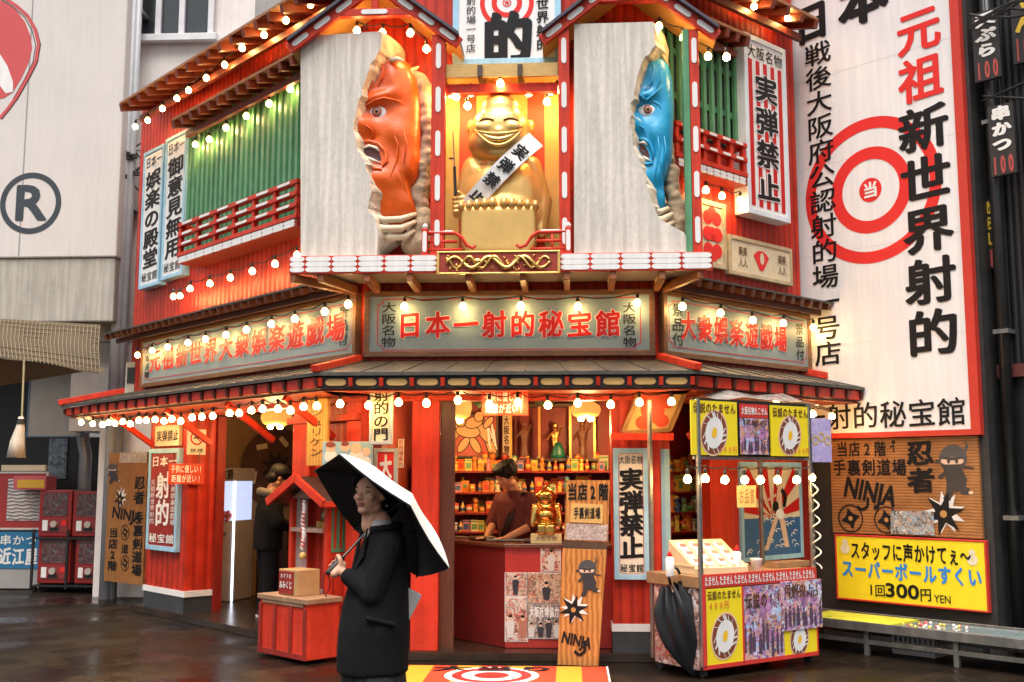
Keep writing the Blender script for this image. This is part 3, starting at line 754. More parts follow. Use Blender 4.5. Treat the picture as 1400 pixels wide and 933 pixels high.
DS = -.06
sg = sign('main_sign', 'long grey main sign with eight red letters over the middle of the front', C, (.02, ZS0, CW - .02, ZS1), DS, .056, .05, wood, signgrey)
a, z0, c, z1 = C.rect(541, 424, 851, 464, DS)
outlined(sg, C, '日本一射的秘宝館', (a, z0, c, z1), DS - .004)
b = MB(); r0 = C.rect(517, 410, 876, 477, DS); border(b, r0, .008, DS - .003, .05); part(b, 'border_line', inkred, sg, C)
b = MB()
for x0, x1 in ((521, 542), (850, 871)): letters(b, '大阪名物', *C.rect(x0, 413, x1, 476, DS), DS - .005, True, off=.006)
part(b, 'small_lettering', inkblack, sg, C)
sl_u0 = L.px(193, 495, DS)[0]
sg = sign('main_sign', 'long grey sign with twelve red letters along the left facade', L, (sl_u0, ZS0, -.02, ZS1), DS, .056, .05, wood, signgrey)
a = L.px(204, 490, DS)[0]; c = L.px(474, 450, DS)[0]
outlined(sg, L, '元祖新世界大衆娯楽遊戯場', (a, ZS0 + .15, c, ZS1 - .14), DS - .004)
b = MB(); border(b, (sl_u0 + .1, ZS0 + .09, -.1, ZS1 - .09), .008, DS - .003, .05); part(b, 'border_line', inkred, sg, L)
b = MB(); letters(b, '景品付', -.31, ZS0 + .12, -.14, ZS1 - .10, DS - .005, True, off=.006); letters(b, '大阪名物', sl_u0 + .12, ZS0 + .1, sl_u0 + .26, ZS1 - .1, DS - .005, True, off=.006)
part(b, 'small_lettering', inkblack, sg, L)
sr_u1 = RF.px(1108, 470, DS)[0]
sg = sign('main_sign', 'grey sign with seven red letters along the right facade', RF, (.02, ZS0, sr_u1, ZS1), DS, .056, .05, wood, signgrey)
a = RF.px(929, 460, DS)[0]; c = RF.px(1076, 470, DS)[0]
outlined(sg, RF, '大衆娯楽遊戯場', (a, ZS0 + .15, c, ZS1 - .15), DS - .004)
b = MB(); border(b, (.1, ZS0 + .09, sr_u1 - .08, ZS1 - .09), .008, DS - .003, .05); part(b, 'border_line', inkred, sg, RF)
b = MB(); letters(b, '景品付', .13, ZS0 + .1, .31, ZS1 - .10, DS - .005, True, off=.006); letters(b, '景品付', sr_u1 - .28, ZS0 + .1, sr_u1 - .12, ZS1 - .1, DS - .005, True, off=.006)
part(b, 'small_lettering', inkblack, sg, RF)

# two pale blue vertical signs at the left end
def vsign(label, fr, r, d, big, small_top, small_bot, fmat=ltblue, pmat=white, ink=inkblack, fw=.05, top=.13, bot=.11, name='vertical_sign', thick=.05, big_off=.02):
    t = sign(name, label, fr, r, d, thick, fw, fmat, pmat)
    u0, z0, u1, z1 = inset(r, fw + .012); h = z1 - z0; b = MB()
    letters(b, big, u0 + .01, z0 + h * bot, u1 - .01, z1 - h * top, d - .003, True, off=big_off, nib=.02, fill=.98)
    if small_top: letters(b, small_top, u0, z1 - h * top * .85, u1, z1 - h * .012, d - .003, False, off=.006, nib=.006)
    if small_bot: letters(b, small_bot, u0, z0 + h * .012, u1, z0 + h * bot * .8, d - .003, False, off=.006, nib=.006)
    part(b, 'lettering', ink, t, fr)
    return t
DV = -.09
zt = (L.px(196, 211, DV)[1] + L.px(222, 198, DV)[1]) / 2; zb = (L.px(191, 397, DV)[1] + L.px(219, 388, DV)[1]) / 2
vsign('pale blue upright sign nearest the left end of the upper wall', L, (L.px(194, 300, DV)[0], zb, L.px(221, 300, DV)[0], zt), DV, '娯楽の殿堂', '日本一', '秘宝館', fw=.045, thick=.088)
zt2 = (L.px(226, 190, DV)[1] + L.px(252, 181, DV)[1]) / 2
vsign('pale blue upright sign between another sign and the green shutters', L, (L.px(223.5, 300, DV)[0], zb + .03, L.px(252, 300, DV)[0], zt2), DV, '御意見無用', '日本一', '秘宝館', fw=.045, thick=.088)

# striped sign on the right upper wall
DV = -.16
zt = (RF.px(1021, 48, DV)[1] + RF.px(1076, 68, DV)[1]) / 2; zb = (RF.px(1017, 288, DV)[1] + RF.px(1074, 306, DV)[1]) / 2
rs = (RF.px(1019, 180, DV)[0], zb, RF.px(1076, 180, DV)[0], zt)
t = sign('vertical_sign', 'white upright sign with red stripes on the upper right wall', RF, rs, DV, .15, .055, mat('pale_frame', (.68, .73, .76), .45), white)
b = MB(); ri = inset(rs, .075, .09)
for i in range(5):
    wd = (ri[2] - ri[0]) / 9; b.box(ri[0] + 2 * i * wd, ri[0] + (2 * i + 1) * wd, DV - .003, DV + .001, ri[1], ri[3] - .16)
part(b, 'red_stripe', inkred, t, RF)
b = MB(); letters(b, '実弾禁止', ri[0] + .06, ri[1] + .05, ri[2] - .06, ri[3] - .26, DV - .004, True, off=.075, nib=.01, fill=.86); part(b, 'letter_outline', white, t, RF)
b = MB(); letters(b, '実弾禁止', ri[0] + .06, ri[1] + .05, ri[2] - .06, ri[3] - .26, DV - .0065, True, off=.03, nib=.02, fill=.86)
letters(b, '大阪名物', ri[0] - .02, ri[3] - .15, ri[2] + .02, ri[3] - .0, DV - .004, off=.006); part(b, 'lettering', inkblack, t, RF)

# two framed pictures leaning out from the right upper wall
fr_wood = mat('pale_frame_wood', (.52, .40, .23), .5, var=.25, scale=10)
zt = RF.px(975, 276, -.05)[1]; zb = RF.px(975, 366, -.05)[1]
r = (RF.px(955, 320, -.05)[0], zb, RF.px(992, 320, -.05)[0], zt)
t = sign('framed_picture', 'upright gilt framed picture of a red blossom on the upper right wall', RF, r, -.05, .045, .05, fr_wood, cream, 'picture')
b = MB(); cx, cz = (r[0] + r[2]) / 2, (r[1] + r[3]) / 2; hw, hh = (r[2] - r[0]) / 2 - .06, (r[3] - r[1]) / 2 - .06
for dx, dz in ((0, 0), (-.45, .6), (.45, .6), (-.45, -.6), (.45, -.6), (0, .75), (0, -.75), (-.5, 0), (.5, 0)): ell(b, (cx + dx * hw, cz + dz * hh), hw * .5, hh * .27, -.053 - .0006 * len(b.f))
part(b, 'blossom', inkred2, t, RF)
zt = RF.px(1038, 333, -.06)[1]; zb = RF.px(1038, 380, -.06)[1]
r = (RF.px(996, 350, -.06)[0], zb - .02, RF.px(1082, 350, -.06)[0], zt + .02)
t = sign('framed_picture', 'wide gilt framed picture with a red fan on the upper right wall', RF, r, -.06, .055, .04, fr_wood, cream, 'picture')
cx, cz = (r[0] + r[2]) / 2, (r[1] + r[3]) / 2; b = MB()
o = [(cx - .03, cz - .1), (cx + .03, cz - .1)] + [(cx + .17 * math.cos(R(q)), cz - .07 + .17 * math.sin(R(q))) for q in (40, 60, 80, 100, 120, 140)]
b.add([(x, -.064, z) for x, z in o], [tuple(range(len(o)))]); part(b, 'fan', inkred2, t, RF)
b = MB(); ell(b, (cx + .01, cz + .02), .035, .06, -.066); part(b, 'leaf', cream, t, RF)
b = MB()
for s_ in (-1, 1):
    for k in range(2): letters(b, '美人', cx + s_ * .33 - .05 + k * .07, cz - .11, cx + s_ * .33 + .03 + k * .07, cz + .11, -.064, True, off=.004, nib=.004)
part(b, 'brush_marks', inkbrown, t, RF)

# target sign above the niche
r = (C.px(619, 40, -.1)[0], C.px(690, 88, -.1)[1], C.px(767, 40, -.1)[0], C.px(690, -150, -.1)[1])
t = sign('target_sign', 'white sign with red target rings above the golden statue', C, r, -.1, .09, .055, ltblue, whitevinyl)
b = MB(); cc = C.px(693, 4, -.1); s_ = (C.px(793, 4, -.1)[0] - cc[0]) / 100
for r0, r1, in ((30.5, 37), (14, 21)): b.disc(cc, r0 * s_, r1 * s_, -.103)
b.disc(cc, 4.6 * s_, 6 * s_, -.103)
for k in range(5): a_ = k * 1.2566 + 1.57; line(b, [cc, (cc[0] + 3.6 * s_ * math.cos(a_), cc[1] + 3.6 * s_ * math.sin(a_))], 1.6 * s_, -.1032 - .0003 * k)
part(b, 'target_rings', inkred2, t, C)
b = MB(); letters(b, '的', *C.rect(660, 18, 728, 90, -.1), -.106, off=.045, nib=.03, fill=1.0)
letters(b, '公認射的場一号店', *C.rect(637, -30, 651, 73, -.1), -.106, True, off=.004, nib=.006); letters(b, '祖新世界射的', *C.rect(732, -40, 751, 70, -.1), -.106, True, off=.02)
part(b, 'lettering', inkblack, t, C)

# ------------------------------------------------------------------ signs at street level
r = C.rect(838, 613, 888.5, 793, -.05)
t = sign('vertical_sign', 'pale blue upright sign on the right pillar with four big black letters', C, r, -.05, .045, .045, ltblue, mat('paper_cream', (.78, .68, .55), .5, var=.06))
b = MB(); ri = inset(r, .05); h = ri[3] - ri[1]
letters(b, '実弾禁止', ri[0], ri[1] + h * .12, ri[2], ri[3] - h * .12, -.053, True, off=.035, nib=.022, fill=1.02)
letters(b, '大阪名物', ri[0], ri[3] - h * .09, ri[2], ri[3] - .01, -.053, off=.008, nib=.004); letters(b, '秘宝館', ri[0], ri[1] + .01, ri[2], ri[1] + h * .085, -.053, off=.012, nib=.006)
part(b, 'lettering', inkblack, t, C)
b = MB(); border(b, inset(r, .05), .005, -.052, .012); part(b, 'border_line', inkred, t, C)
u0 = RF.px(893, 690, -.04)[0]; u1 = RF.px(915, 690, -.04)[0]
r = (.02, RF.px(903, 783, -.04)[1], u1, RF.px(903, 614, -.04)[1])
t = sign('vertical_sign', 'narrow pale upright sign round the corner of the right pillar', RF, r, -.04, .036, .03, ltblue, cream)
text_part(t, RF, '戦後大阪府公認射的場一号店', inset(r, .04, .05), -.043, inkbrown, True, off=.004, nib=.004)
# left pillar
zt = (L.px(205, 613, -.05)[1] + L.px(243, 614, -.05)[1]) / 2; zb = (L.px(203, 750, -.05)[1] + L.px(241, 757, -.05)[1]) / 2
r = (L.px(202.5, 680, -.05)[0], zb, L.px(243.5, 680, -.05)[0], zt)
t = sign('vertical_sign', 'red upright sign in a pale blue frame on the left pillar', L, r, -.05, .045, .055, ltblue, reddeep)
b = MB(); ri = inset(r, .06); h = ri[3] - ri[1]; wd = ri[2] - ri[0]
letters(b, '射的', ri[0] + wd * .22, ri[1] + h * .2, ri[2] - wd * .22, ri[3] - h * .2, -.053, True, off=.02, nib=.02, fill=1.0)
letters(b, '日本一', ri[0], ri[3] - h * .15, ri[2], ri[3] - h * .02, -.053, off=.012); letters(b, '秘宝館', ri[0], ri[1] + h * .02, ri[2], ri[1] + h * .13, -.053, off=.012)
letters(b, '元祖新世界射的', ri[0], ri[1] + h * .22, ri[0] + wd * .2, ri[1] + h * .72, -.053, True, off=.002, nib=.004); letters(b, '大衆娯楽遊戯場', ri[2] - wd * .2, ri[1] + h * .22, ri[2], ri[1] + h * .72, -.053, True, off=.002, nib=.004)
part(b, 'lettering', inkwhite, t, L)
r = (L.px(213, 596, -.03)[0], L.px(228, 610, -.03)[1], L.px(246, 596, -.03)[0], L.px(228, 582, -.03)[1])
t = sign('notice', 'small cream notice with black brush letters high on the left pillar', L, r, -.03, .028, .018, cream, mat('notice_cream', (.74, .62, .42), .5), 'notice')
text_part(t, L, '実弾禁止', inset(r, .025, .05), -.033, inkblack, off=.01)
SP = Frame(*wpt(L, pl1, 0), 45)          # side face of the left pillar
r = SP.rect(257, 587, 281, 622, -.012)
t = thing('no_smoking_notice', 'white notice with a crossed circle on the side of the left pillar', 'notice', SP, (r[0] + r[2]) / 2, -.012, r[1])
part(MB().box(r[0], r[2], -.012, -.001, r[1], r[3]), 'sheet', mat('paper_cream', (.78, .68, .55)), t, SP)
b = MB(); cc = ((r[0] + r[2]) / 2, r[1] + (r[3] - r[1]) * .66); q = (r[2] - r[0]) * .36
b.disc(cc, q * .78, q, -.0135); line(b, [(cc[0] - q * .6, cc[1] + q * .6), (cc[0] + q * .6, cc[1] - q * .6)], q * .16, -.0138)
part(b, 'prohibition_ring', inkred, t, SP)
b = MB(); line(b, [(cc[0] - q * .55, cc[1]), (cc[0] + q * .4, cc[1])], q * .2, -.0142); letters(b, '禁煙', r[0] + .03, r[1] + .02, r[2] - .03, r[1] + (r[3] - r[1]) * .25, -.0135, off=.01); part(b, 'marking', inkblack, t, SP)
def kids_sign(label, fr, r, d):
    t = thing('hanging_sign', label, 'sign', fr, (r[0] + r[2]) / 2, d, r[1])
    part(MB().box(r[0], r[2], d, d + .008, r[1], r[3]), 'panel', mat('sign_orange_red', (.62, .07, .035), .25, var=.06), t, fr)
    b = MB(); zc = (r[1] + r[3]) / 2
    letters(b, '子供に優しい!', r[0] + .02, zc + .005, r[2] - .02, r[3] - .012, d - .003, off=.012, nib=.008, shear=0); letters(b, '距離が近い!', r[0] + .03, r[1] + .012, r[2] - .03, zc - .005, d - .003, off=.012, nib=.008, shear=0)
    part(b, 'lettering', inkwhite, t, fr)
    k = MB(); k.tube([(r[0] + .06, d + .004, r[3]), (r[0] + .06, d + .004, r[3] + .12)], .004, 5); k.tube([(r[2] - .06, d + .004, r[3]), (r[2] - .06, d + .004, r[3] + .12)], .004, 5); part(k, 'cord', cable, t, fr)
kids_sign('red sign with two lines of white letters hanging over the counter', C, C.rect(659, 534, 722, 568, -.38), -.38)
r = SP.rect(231, 634, 279, 662, -.10); r = (r[0], r[1], SP.px(279, 650, -.10)[0], r[3])
kids_sign('red sign with two lines of white letters projecting from the left pillar', SP, r, -.10)
# gate sign under the eave
GS = Frame(*wpt(C, 0, 0), -8)
r = GS.rect(506, 527, 536, 608, -.30)
t = sign('vertical_sign', 'cream upright sign with four black letters hanging from the eave beside the opening', GS, r, -.30, .03, .03, mat('grey_frame', (.40, .42, .42), .5), cream)
text_part(t, GS, '射的の門', inset(r, .035, .03), -.303, inkblack, True, off=.012, nib=.012, fill=1.05)
r = C.rect(511, 613, 543, 702, -.03)
t = sign('vertical_sign', 'red panel in a pale grey frame behind the umbrella', C, r, -.03, .028, .035, mat('grey_frame', (.4, .42, .42)), inkred2)
text_part(t, C, '大的', inset(r, .05, .05), -.033, inkwhite, True, off=.04, nib=.02)
r = C.rect(544, 600, 552, 640, -.02)
t = sign('notice', 'thin paper strip notice on the red post', C, r, -.012, .01, .0, cream, cream, 'notice'); text_part(t, C, '射的場案内', inset(r, .005), -.015, inkred, True, off=.0, nib=0)
# tilted timber board
TB = Frame(*wpt(L, L.px(433, 590, -.2)[0], -.2), -32)
r = TB.rect(420, 546, 446, 637, 0)
t = thing('timber_board', 'tall golden timber board with brush letters hanging at the left doorway', 'board', TB, (r[0] + r[2]) / 2, 0, r[1])
part(MB().box(r[0], r[2], 0, .035, r[1], r[3]), 'panel', wave_mat('golden_board', (.50, .26, .06), (.68, .40, .12), 8, 'X', .4, .1, 3.), t, TB, bevel=.006)
text_part(t, TB, 'シュリケン', inset(r, .035, .08), -.003, inkbrown, True, off=.006)
r = C.rect(441, 604, 509, 640, -.12)
t = thing('photo_board', 'pale blue photo board of smiling children above the umbrella', 'photo board', C, (r[0] + r[2]) / 2, -.12, r[1])
part(MB().box(r[0], r[2], -.12, -.105, r[1], r[3]), 'panel', mat('board_blue', (.30, .48, .58), .4), t, C)
b = MB()
for i, (x, y, q) in enumerate(((452, 612, 7), (472, 611, 7), (487, 613, 8), (501, 618, 6))): ell(b, C.px(x, y, -.12), q * .0062, q * .0062, -.1215 - .0006 * i)
part(b, 'faces', mat('print_skin', (.72, .48, .34), .5, var=.1), t, C)
b = MB()
for i, (x, y, q) in enumerate(((452, 624, 9), (487, 626, 11), (472, 630, 9), (500, 632, 8))): ell(b, C.px(x, y, -.12), q * .0062, q * .0062, -.1212 - .0006 * i)
part(b, 'clothes', mat('print_white', (.75, .70, .66), .5), t, C)
b = MB()
for i, (x, y, q) in enumerate(((452, 608, 7), (472, 607, 6))): ell(b, C.px(x, y, -.12), q * .0062, q * .0036, -.125 - .0006 * i)
part(b, 'headbands', mat('print_dark_red', (.22, .05, .03), .5), t, C)
# blossom picture tilted under the right eave
PF = Frame(*wpt(C, C.px(880, 570, -.1)[0], -.1), 12)
t = thing('framed_picture', 'tilted framed picture of a red blossom under the right eave', 'picture', PF, 0, 0, 2.0)
q = [PF.px(x, y, -.05) for x, y in ((852, 592), (916, 588), (940, 530), (878, 528))]
b = MB(); b.prism(q, -.03, .0); part(b, 'panel', yellowwood, t, PF)
b = MB()
for (a0, a1), (c0, c1) in zip(q, q[1:] + q[:1]): b.bar((a0, -.035, a1), (c0, -.035, c1), .035, .045, (0, 1, 0))
part(b, 'frame', mat('frame_brown', (.30, .15, .05), .5, var=.3), t, PF)
b = MB(); 
for i, (x, y, rx, rz) in enumerate(((893, 560, .11, .12), (880, 578, .07, .06), (905, 575, .07, .06), (890, 540, .09, .06), (912, 548, .07, .07))): ell(b, PF.px(x, y, -.05), rx, rz, -.0325 - .0006 * i)
part(b, 'blossom', mat('blossom_orange_red', (.66, .06, .015), .45), t, PF)
b = MB(); u0, z0 = PF.px(836, 597, -.08); u1, z1 = PF.px(920, 594, -.08); b.box(u0, u1, -.10, -.04, z0 - .03, z0 + .03)
part(b, 'ledge', red, t, PF)

# ================================================================== NINJA BOARDS
def ninja(mb_dark, mb_grey, mb_skin, fr, cx, cy, s, d):
    """running masked figure painted flat; photo pixels around (cx, cy), s = head radius"""
    P = lambda x, y: fr.px(cx + x * s, cy + y * s, d)
    def pl(mb, pts, k): mb.add([(q[0], d - k, q[1]) for q in (P(*p) for p in pts)], [tuple(range(len(pts)))])
    def el(mb, x, y, rx, ry, k, rot=0.):
        o = [(x + rx * math.cos(a) * math.cos(rot) - ry * math.sin(a) * math.sin(rot), y + rx * math.cos(a) * math.sin(rot) + ry * math.sin(a) * math.cos(rot)) for a in [2 * math.pi * i / 24 for i in range(24)]]
        pl(mb, o, k)
    pl(mb_grey, [(.9, -1.6), (1.25, -1.0), (.95, -.3), (.7, -.4), (1.0, -1.0)], .0008)                                  # ribbon
    pl(mb_dark, [(-1.5, .35), (-1.35, .1), (1.7, .75), (1.7, .9)], .0004)                                               # sword
    pl(mb_dark, [(-.75, .9), (.7, .8), (1.15, 1.7), (.95, 2.5), (.2, 2.7), (-.5, 2.0)], .0010)                          # body
    pl(mb_dark, [(-.5, 1.7), (.1, 2.5), (-.2, 3.4), (-.65, 3.5), (-.8, 3.2), (-.55, 2.8)], .0014)                       # leg
    pl(mb_dark, [(.3, 2.3), (.95, 2.2), (1.5, 2.6), (1.4, 2.9), (.7, 2.9)], .0016)
    pl(mb_dark, [(-.7, 1.0), (-.4, 1.0), (-.9, 1.7), (-1.25, 1.5)], .0018)
    el(mb_grey, 0, 0, 1.12, 1.12, .0020); el(mb_skin, -.05, .22, .92, .34, .0026); el(mb_dark, -.35, .22, .13, .2, .0032); el(mb_dark, .3, .22, .13, .2, .0032)
    pl(mb_dark, [(-.95, .02), (-.2, .16), (.1, .16), (.85, .0), (.85, -.1), (-.95, -.1)], .0036)
    pl(mb_dark, [(-.95, .5), (.9, .45), (.6, 1.0), (0, 1.15), (-.65, .98)], .0030); el(mb_skin, 1.45, 2.75, .2, .15, .002)
def ninja_graphic(t, fr, cx, cy, s, d):
    a, b_, c = MB(), MB(), MB(); ninja(a, b_, c, fr, cx, cy, s, d)
    part(b_, 'figure_hood', mat('print_charcoal', (.07, .065, .07), .45), t, fr); part(a, 'figure_body', mat('print_dark_grey', (.035, .033, .036), .45), t, fr); part(c, 'figure_face', mat('print_skin', (.72, .48, .34)), t, fr)
def shuriken(t, fr, x, y, r, d, k=6, ring=False):
    c = fr.px(x, y, d); s = abs(fr.px(x + 100, y, d)[0] - c[0]) / 100
    if not ring:
        b = MB(); star(b, (c[0] + 2 * s, c[1] + 2 * s), r * .5 * s, r * 1.0 * s, 9, d - .001, .3); part(b, 'star_flash', mat('print_white', (.75, .7, .66)), t, fr)
    b = MB(); star(b, c, r * .40 * s, r * 1.05 * s if not ring else r * .78 * s, k, d - .002, .25)
    if ring: b.disc(c, r * .9 * s, r * s, d - .002)
    part(b, 'throwing_star', inkblack, t, fr)
    b = MB(); b.disc(c, 0, r * .17 * s, d - .003, 16); part(b, 'star_hole', mat('print_tan', (.50, .24, .07), .45), t, fr)

DN = -.03
def brect(x0, y0, x1, y1, d): 
    a = B.px(x0, (y0 + y1) / 2, d)[0]; c = B.px(x1, (y0 + y1) / 2, d)[0]; xm = (x0 + x1) / 2
    return a, B.px(xm, y1, d)[1], c, B.px(xm, y0, d)[1]
# --- the billboard and the wall it hangs on
bbw = thing('side_building', 'dark narrow building beyond the gallery that carries the white billboard', 'building', B, .8, .4, 0)
part(MB().box(-.35, 1.72, .0, 1.2, 0, 9.0), 'wall', mat('side_wall_dark', (.03, .028, .027), .6, var=.3), bbw, B)
u1 = B.px(1341, 590, -.06)[0]; zb0 = B.px(1341, 594, -.06)[1]
t = sign('billboard', 'huge white billboard with red target and tall black brush letters', B, (-.32, zb0, u1, 8.6), -.06, .058, 0, None, whitevinyl, 'billboard')
b = MB(); z_in = zb0 + .055
b.box(u1 - .085, u1 + .004, -.075, -.0, zb0 - .004, 8.6); b.box(-.32, u1 - .085, -.075, -.0, zb0 - .004, zb0 + .05); part(b, 'red_border', mat('border_red', (.55, .035, .02), .45, var=.08), t, B)
cc = B.px(1190, 260, -.06); s_ = (B.px(1240, 260, -.06)[0] - B.px(1140, 260, -.06)[0]) / 100; b = MB()
sx = s_; sz = abs(B.px(1190, 210, -.06)[1] - B.px(1190, 310, -.06)[1]) / 100
def ring(mb, r0, r1, d):
    n = 64; vs = []; 
    for i in range(n):
        a = 2 * math.pi * i / n
        for q in (r0, r1): vs.append((cc[0] + q * sz * math.cos(a), d, cc[1] + q * sz * math.sin(a)))
    mb.add(vs, [(2 * i, 2 * i + 1, 2 * ((i + 1) % n) + 1, 2 * ((i + 1) % n)) for i in range(n)])
ring(b, 84, 100, -.0625); ring(b, 42, 59, -.0625); b.disc(cc, 0, 16.5 * sz, -.0625)
part(b, 'target_rings', inkred2, t, B)
text_part(t, B, '当', (cc[0] - 12 * sz, cc[1] - 12 * sz, cc[0] + 12 * sz, cc[1] + 12 * sz), -.064, inkwhite, off=.03)
b = MB(); letters(b, '元祖', *brect(1224, 8, 1290, 142, -.06), -.065, True, off=.02, nib=.02, fill=.95, shear=.04); part(b, 'red_lettering', inkred2, t, B)
b = MB()
letters(b, '新世界射的', *brect(1230, 140, 1308, 492, -.06), -.065, True, off=.024, nib=.02, fill=.92, shear=.04)
letters(b, '日', *brect(1084, 2, 1136, 60, -.06), -.065, off=.035, nib=.03); letters(b, '本', *brect(1143, -38, 1216, 36, -.06), -.065, off=.035, nib=.03)
q = brect(1106, 55, 1144, 502, -.06); letters(b, '戦後大阪府公認射的場一号店', *q, -.065, True, off=.008, nib=.012, fill=.98, shear=.03)
a = B.px(1062, 565, -.06)[0]; c = B.px(1322, 562, -.06)[0]; zz = B.px(1300, 584, -.06)[1]
letters(b, '本一射的秘宝館', a, zz, c, zz + .28, -.065, off=.008, nib=.012, fill=.98, shear=.04)
part(b, 'lettering', inkblack, t, B)
b = MB()
for k in range(6): b.box(-.3, u1 - .09, -.0612, -.0604, zb0 + .95 + k * .95, zb0 + .953 + k * .95)
part(b, 'seam', mat('seam_grey', (.62, .59, .58), .5, var=0), t, B)
# --- ninja board below the billboard
u0 = B.px(1136, 660, -.04)[0]; u1 = B.px(1340, 660, -.04)[0]; zt = zb0 - .012; zm = B.px(1240, 733, -.04)[1]; zl = B.px(1240, 828, -.05)[1]
t = sign('ninja_board', 'wide timber board with black letters and a masked figure under the billboard', B, (u0, zm, u1, zt), -.04, .038, 0, None, boardh, 'board')
d = -.0435; b = MB()
letters(b, '当店2階', *brect(1143, 603, 1212, 626, -.04), d, off=.02, nib=.012, shear=.03); letters(b, '手裏剣道場', *brect(1138, 627, 1240, 652, -.04), d, off=.02, nib=.012, shear=.03); letters(b, '忍者', *brect(1238, 601, 1279, 676, -.04), d, True, off=.03, nib=.025)
r = brect(1152, 655, 1220, 690, -.04); words(b, 'NINJA', r[0], r[1] + .02, r[2], r[3] + .02, d, .03, slant=.25, rise=-.10)
k_ = B.px(1185, 690, -.04); line(b, [(k_[0] + .02, k_[1] + .07), (k_[0] + .01, k_[1] - .02), (k_[0] - .05, k_[1] - .055), (k_[0] - .11, k_[1] - .02)], .03, d - .0006)
r = B.px(1222, 612, -.04); line(b, [(r[0] - .04, r[1]), (r[0], r[1] + .02), (r[0], r[1] - .05)], .014, d); ell(b, (r[0], r[1] + .05), .02, .02, d)
part(b, 'lettering', inkblack, t, B)
shuriken(t, B, 1163, 709, 18, d, 4, True); shuriken(t, B, 1212, 711, 18, d, 4, True); shuriken(t, B, 1290, 703, 30, d, 6)
ninja_graphic(t, B, 1303, 627, 17, d)
r = brect(1219, 699, 1278, 731, -.04); part(MB().box(r[0], r[2], -.058, -.052, r[1], r[3]), 'photo', photo_mat('print_group', [(.16, .42, .62), (.70, .66, .62), (.03, .03, .04), (.5, .3, .2), (.2, .45, .6), (.75, .7, .65)], 14), t, B)
# --- yellow board
t = sign('yellow_board', 'yellow board with blue and black letters in a red frame below the ninja board', B, (u0 + .03, zl, u1 + .03, zm - .01), -.055, .05, .018, mat('border_red', (.55, .035, .02)), yellow, 'board', proud=.006)
d = -.059; b = MB(); h = zm - zl; u0 += .03; u1 += .03; wd = u1 - u0
letters(b, 'スタッフに声かけてぇ〜', u0 + wd * .11, zl + h * .60, u0 + wd * .91, zl + h * .90, d, off=.026, nib=.01, shear=-.02); letters(b, '1', u0 + wd * .21, zl + h * .08, u0 + wd * .29, zl + h * .30, d, off=.02); letters(b, '回', u0 + wd * .27, zl + h * .08, u0 + wd * .35, zl + h * .28, d, off=.01, nib=.008)
words(b, '300', u0 + wd * .35, zl + h * .10, u0 + wd * .57, zl + h * .30, d, .03); letters(b, '円', u0 + wd * .57, zl + h * .07, u0 + wd * .655, zl + h * .28, d, off=.01); words(b, 'YEN', u0 + wd * .665, zl + h * .08, u0 + wd * .77, zl + h * .19, d, .01)
part(b, 'lettering', inkblack, t, B)
b = MB(); letters(b, 'スーパーボールすくい', u0 + wd * .04, zl + h * .32, u0 + wd * .97, zl + h * .62, d, off=.03, nib=.015, shear=-.02); part(b, 'blue_lettering', inkblue, t, B)
b = MB()
for fx, fz in ((.075, .80), (.915, .74)):
    c = (u0 + wd * fx, zl + h * fz); b.disc((c[0], c[1] - .02), .012, .05, d, 20); b.disc((c[0], c[1] + .045), 0, .03, d, 16); b.disc((c[0], c[1] - .02), 0, .008, d - .0004, 12)
part(b, 'scoop_mark', mat('print_pale', (.75, .68, .50), .5), t, B)

# --- dim timber board left of the left pillar
LN = Frame(*wpt(L, L.px(172, 700, .15)[0], .15), -38)
zt = LN.px(172, 619, 0)[1]; zb = LN.px(172, 798, 0)[1]
r = (LN.px(146, 700, 0)[0], zb, LN.px(199, 700, 0)[0], zt)
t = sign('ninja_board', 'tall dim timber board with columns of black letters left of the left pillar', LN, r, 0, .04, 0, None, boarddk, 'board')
b = MB(); d = -.004; U = lambda f: r[0] + (r[2] - r[0]) * f; Z = lambda f: r[1] + (r[3] - r[1]) * f
letters(b, '忍者', U(.68), Z(.60), U(.98), Z(.82), d, True, off=.03); letters(b, '手裏剣道場', U(.70), Z(.06), U(.97), Z(.55), d, True, off=.02); letters(b, '当店2階', U(.08), Z(.08), U(.34), Z(.42), d, True, off=.02)
words(b, 'NINJA', U(.14), Z(.47), U(.90), Z(.58), d, .03, slant=.2, rise=-.06)
letters(b, '道', U(.42), Z(.22), U(.62), Z(.30), d, off=.01)
part(b, 'lettering', inkblack, t, LN)
shuriken(t, LN, 164, 683, 8, d, 6); shuriken(t, LN, 171, 728, 6, d, 4, True); shuriken(t, LN, 171, 770, 6, d, 4, True)
ninja_graphic(t, LN, 154, 641, 6, d)
part(MB().box(U(.30), U(1.0), -.012, -.005, Z(.92), Z(1.0)), 'photo', photo_mat('print_group2', [(.5, .42, .35), (.3, .2, .15), (.6, .55, .5), (.15, .1, .1)], 20), t, LN)
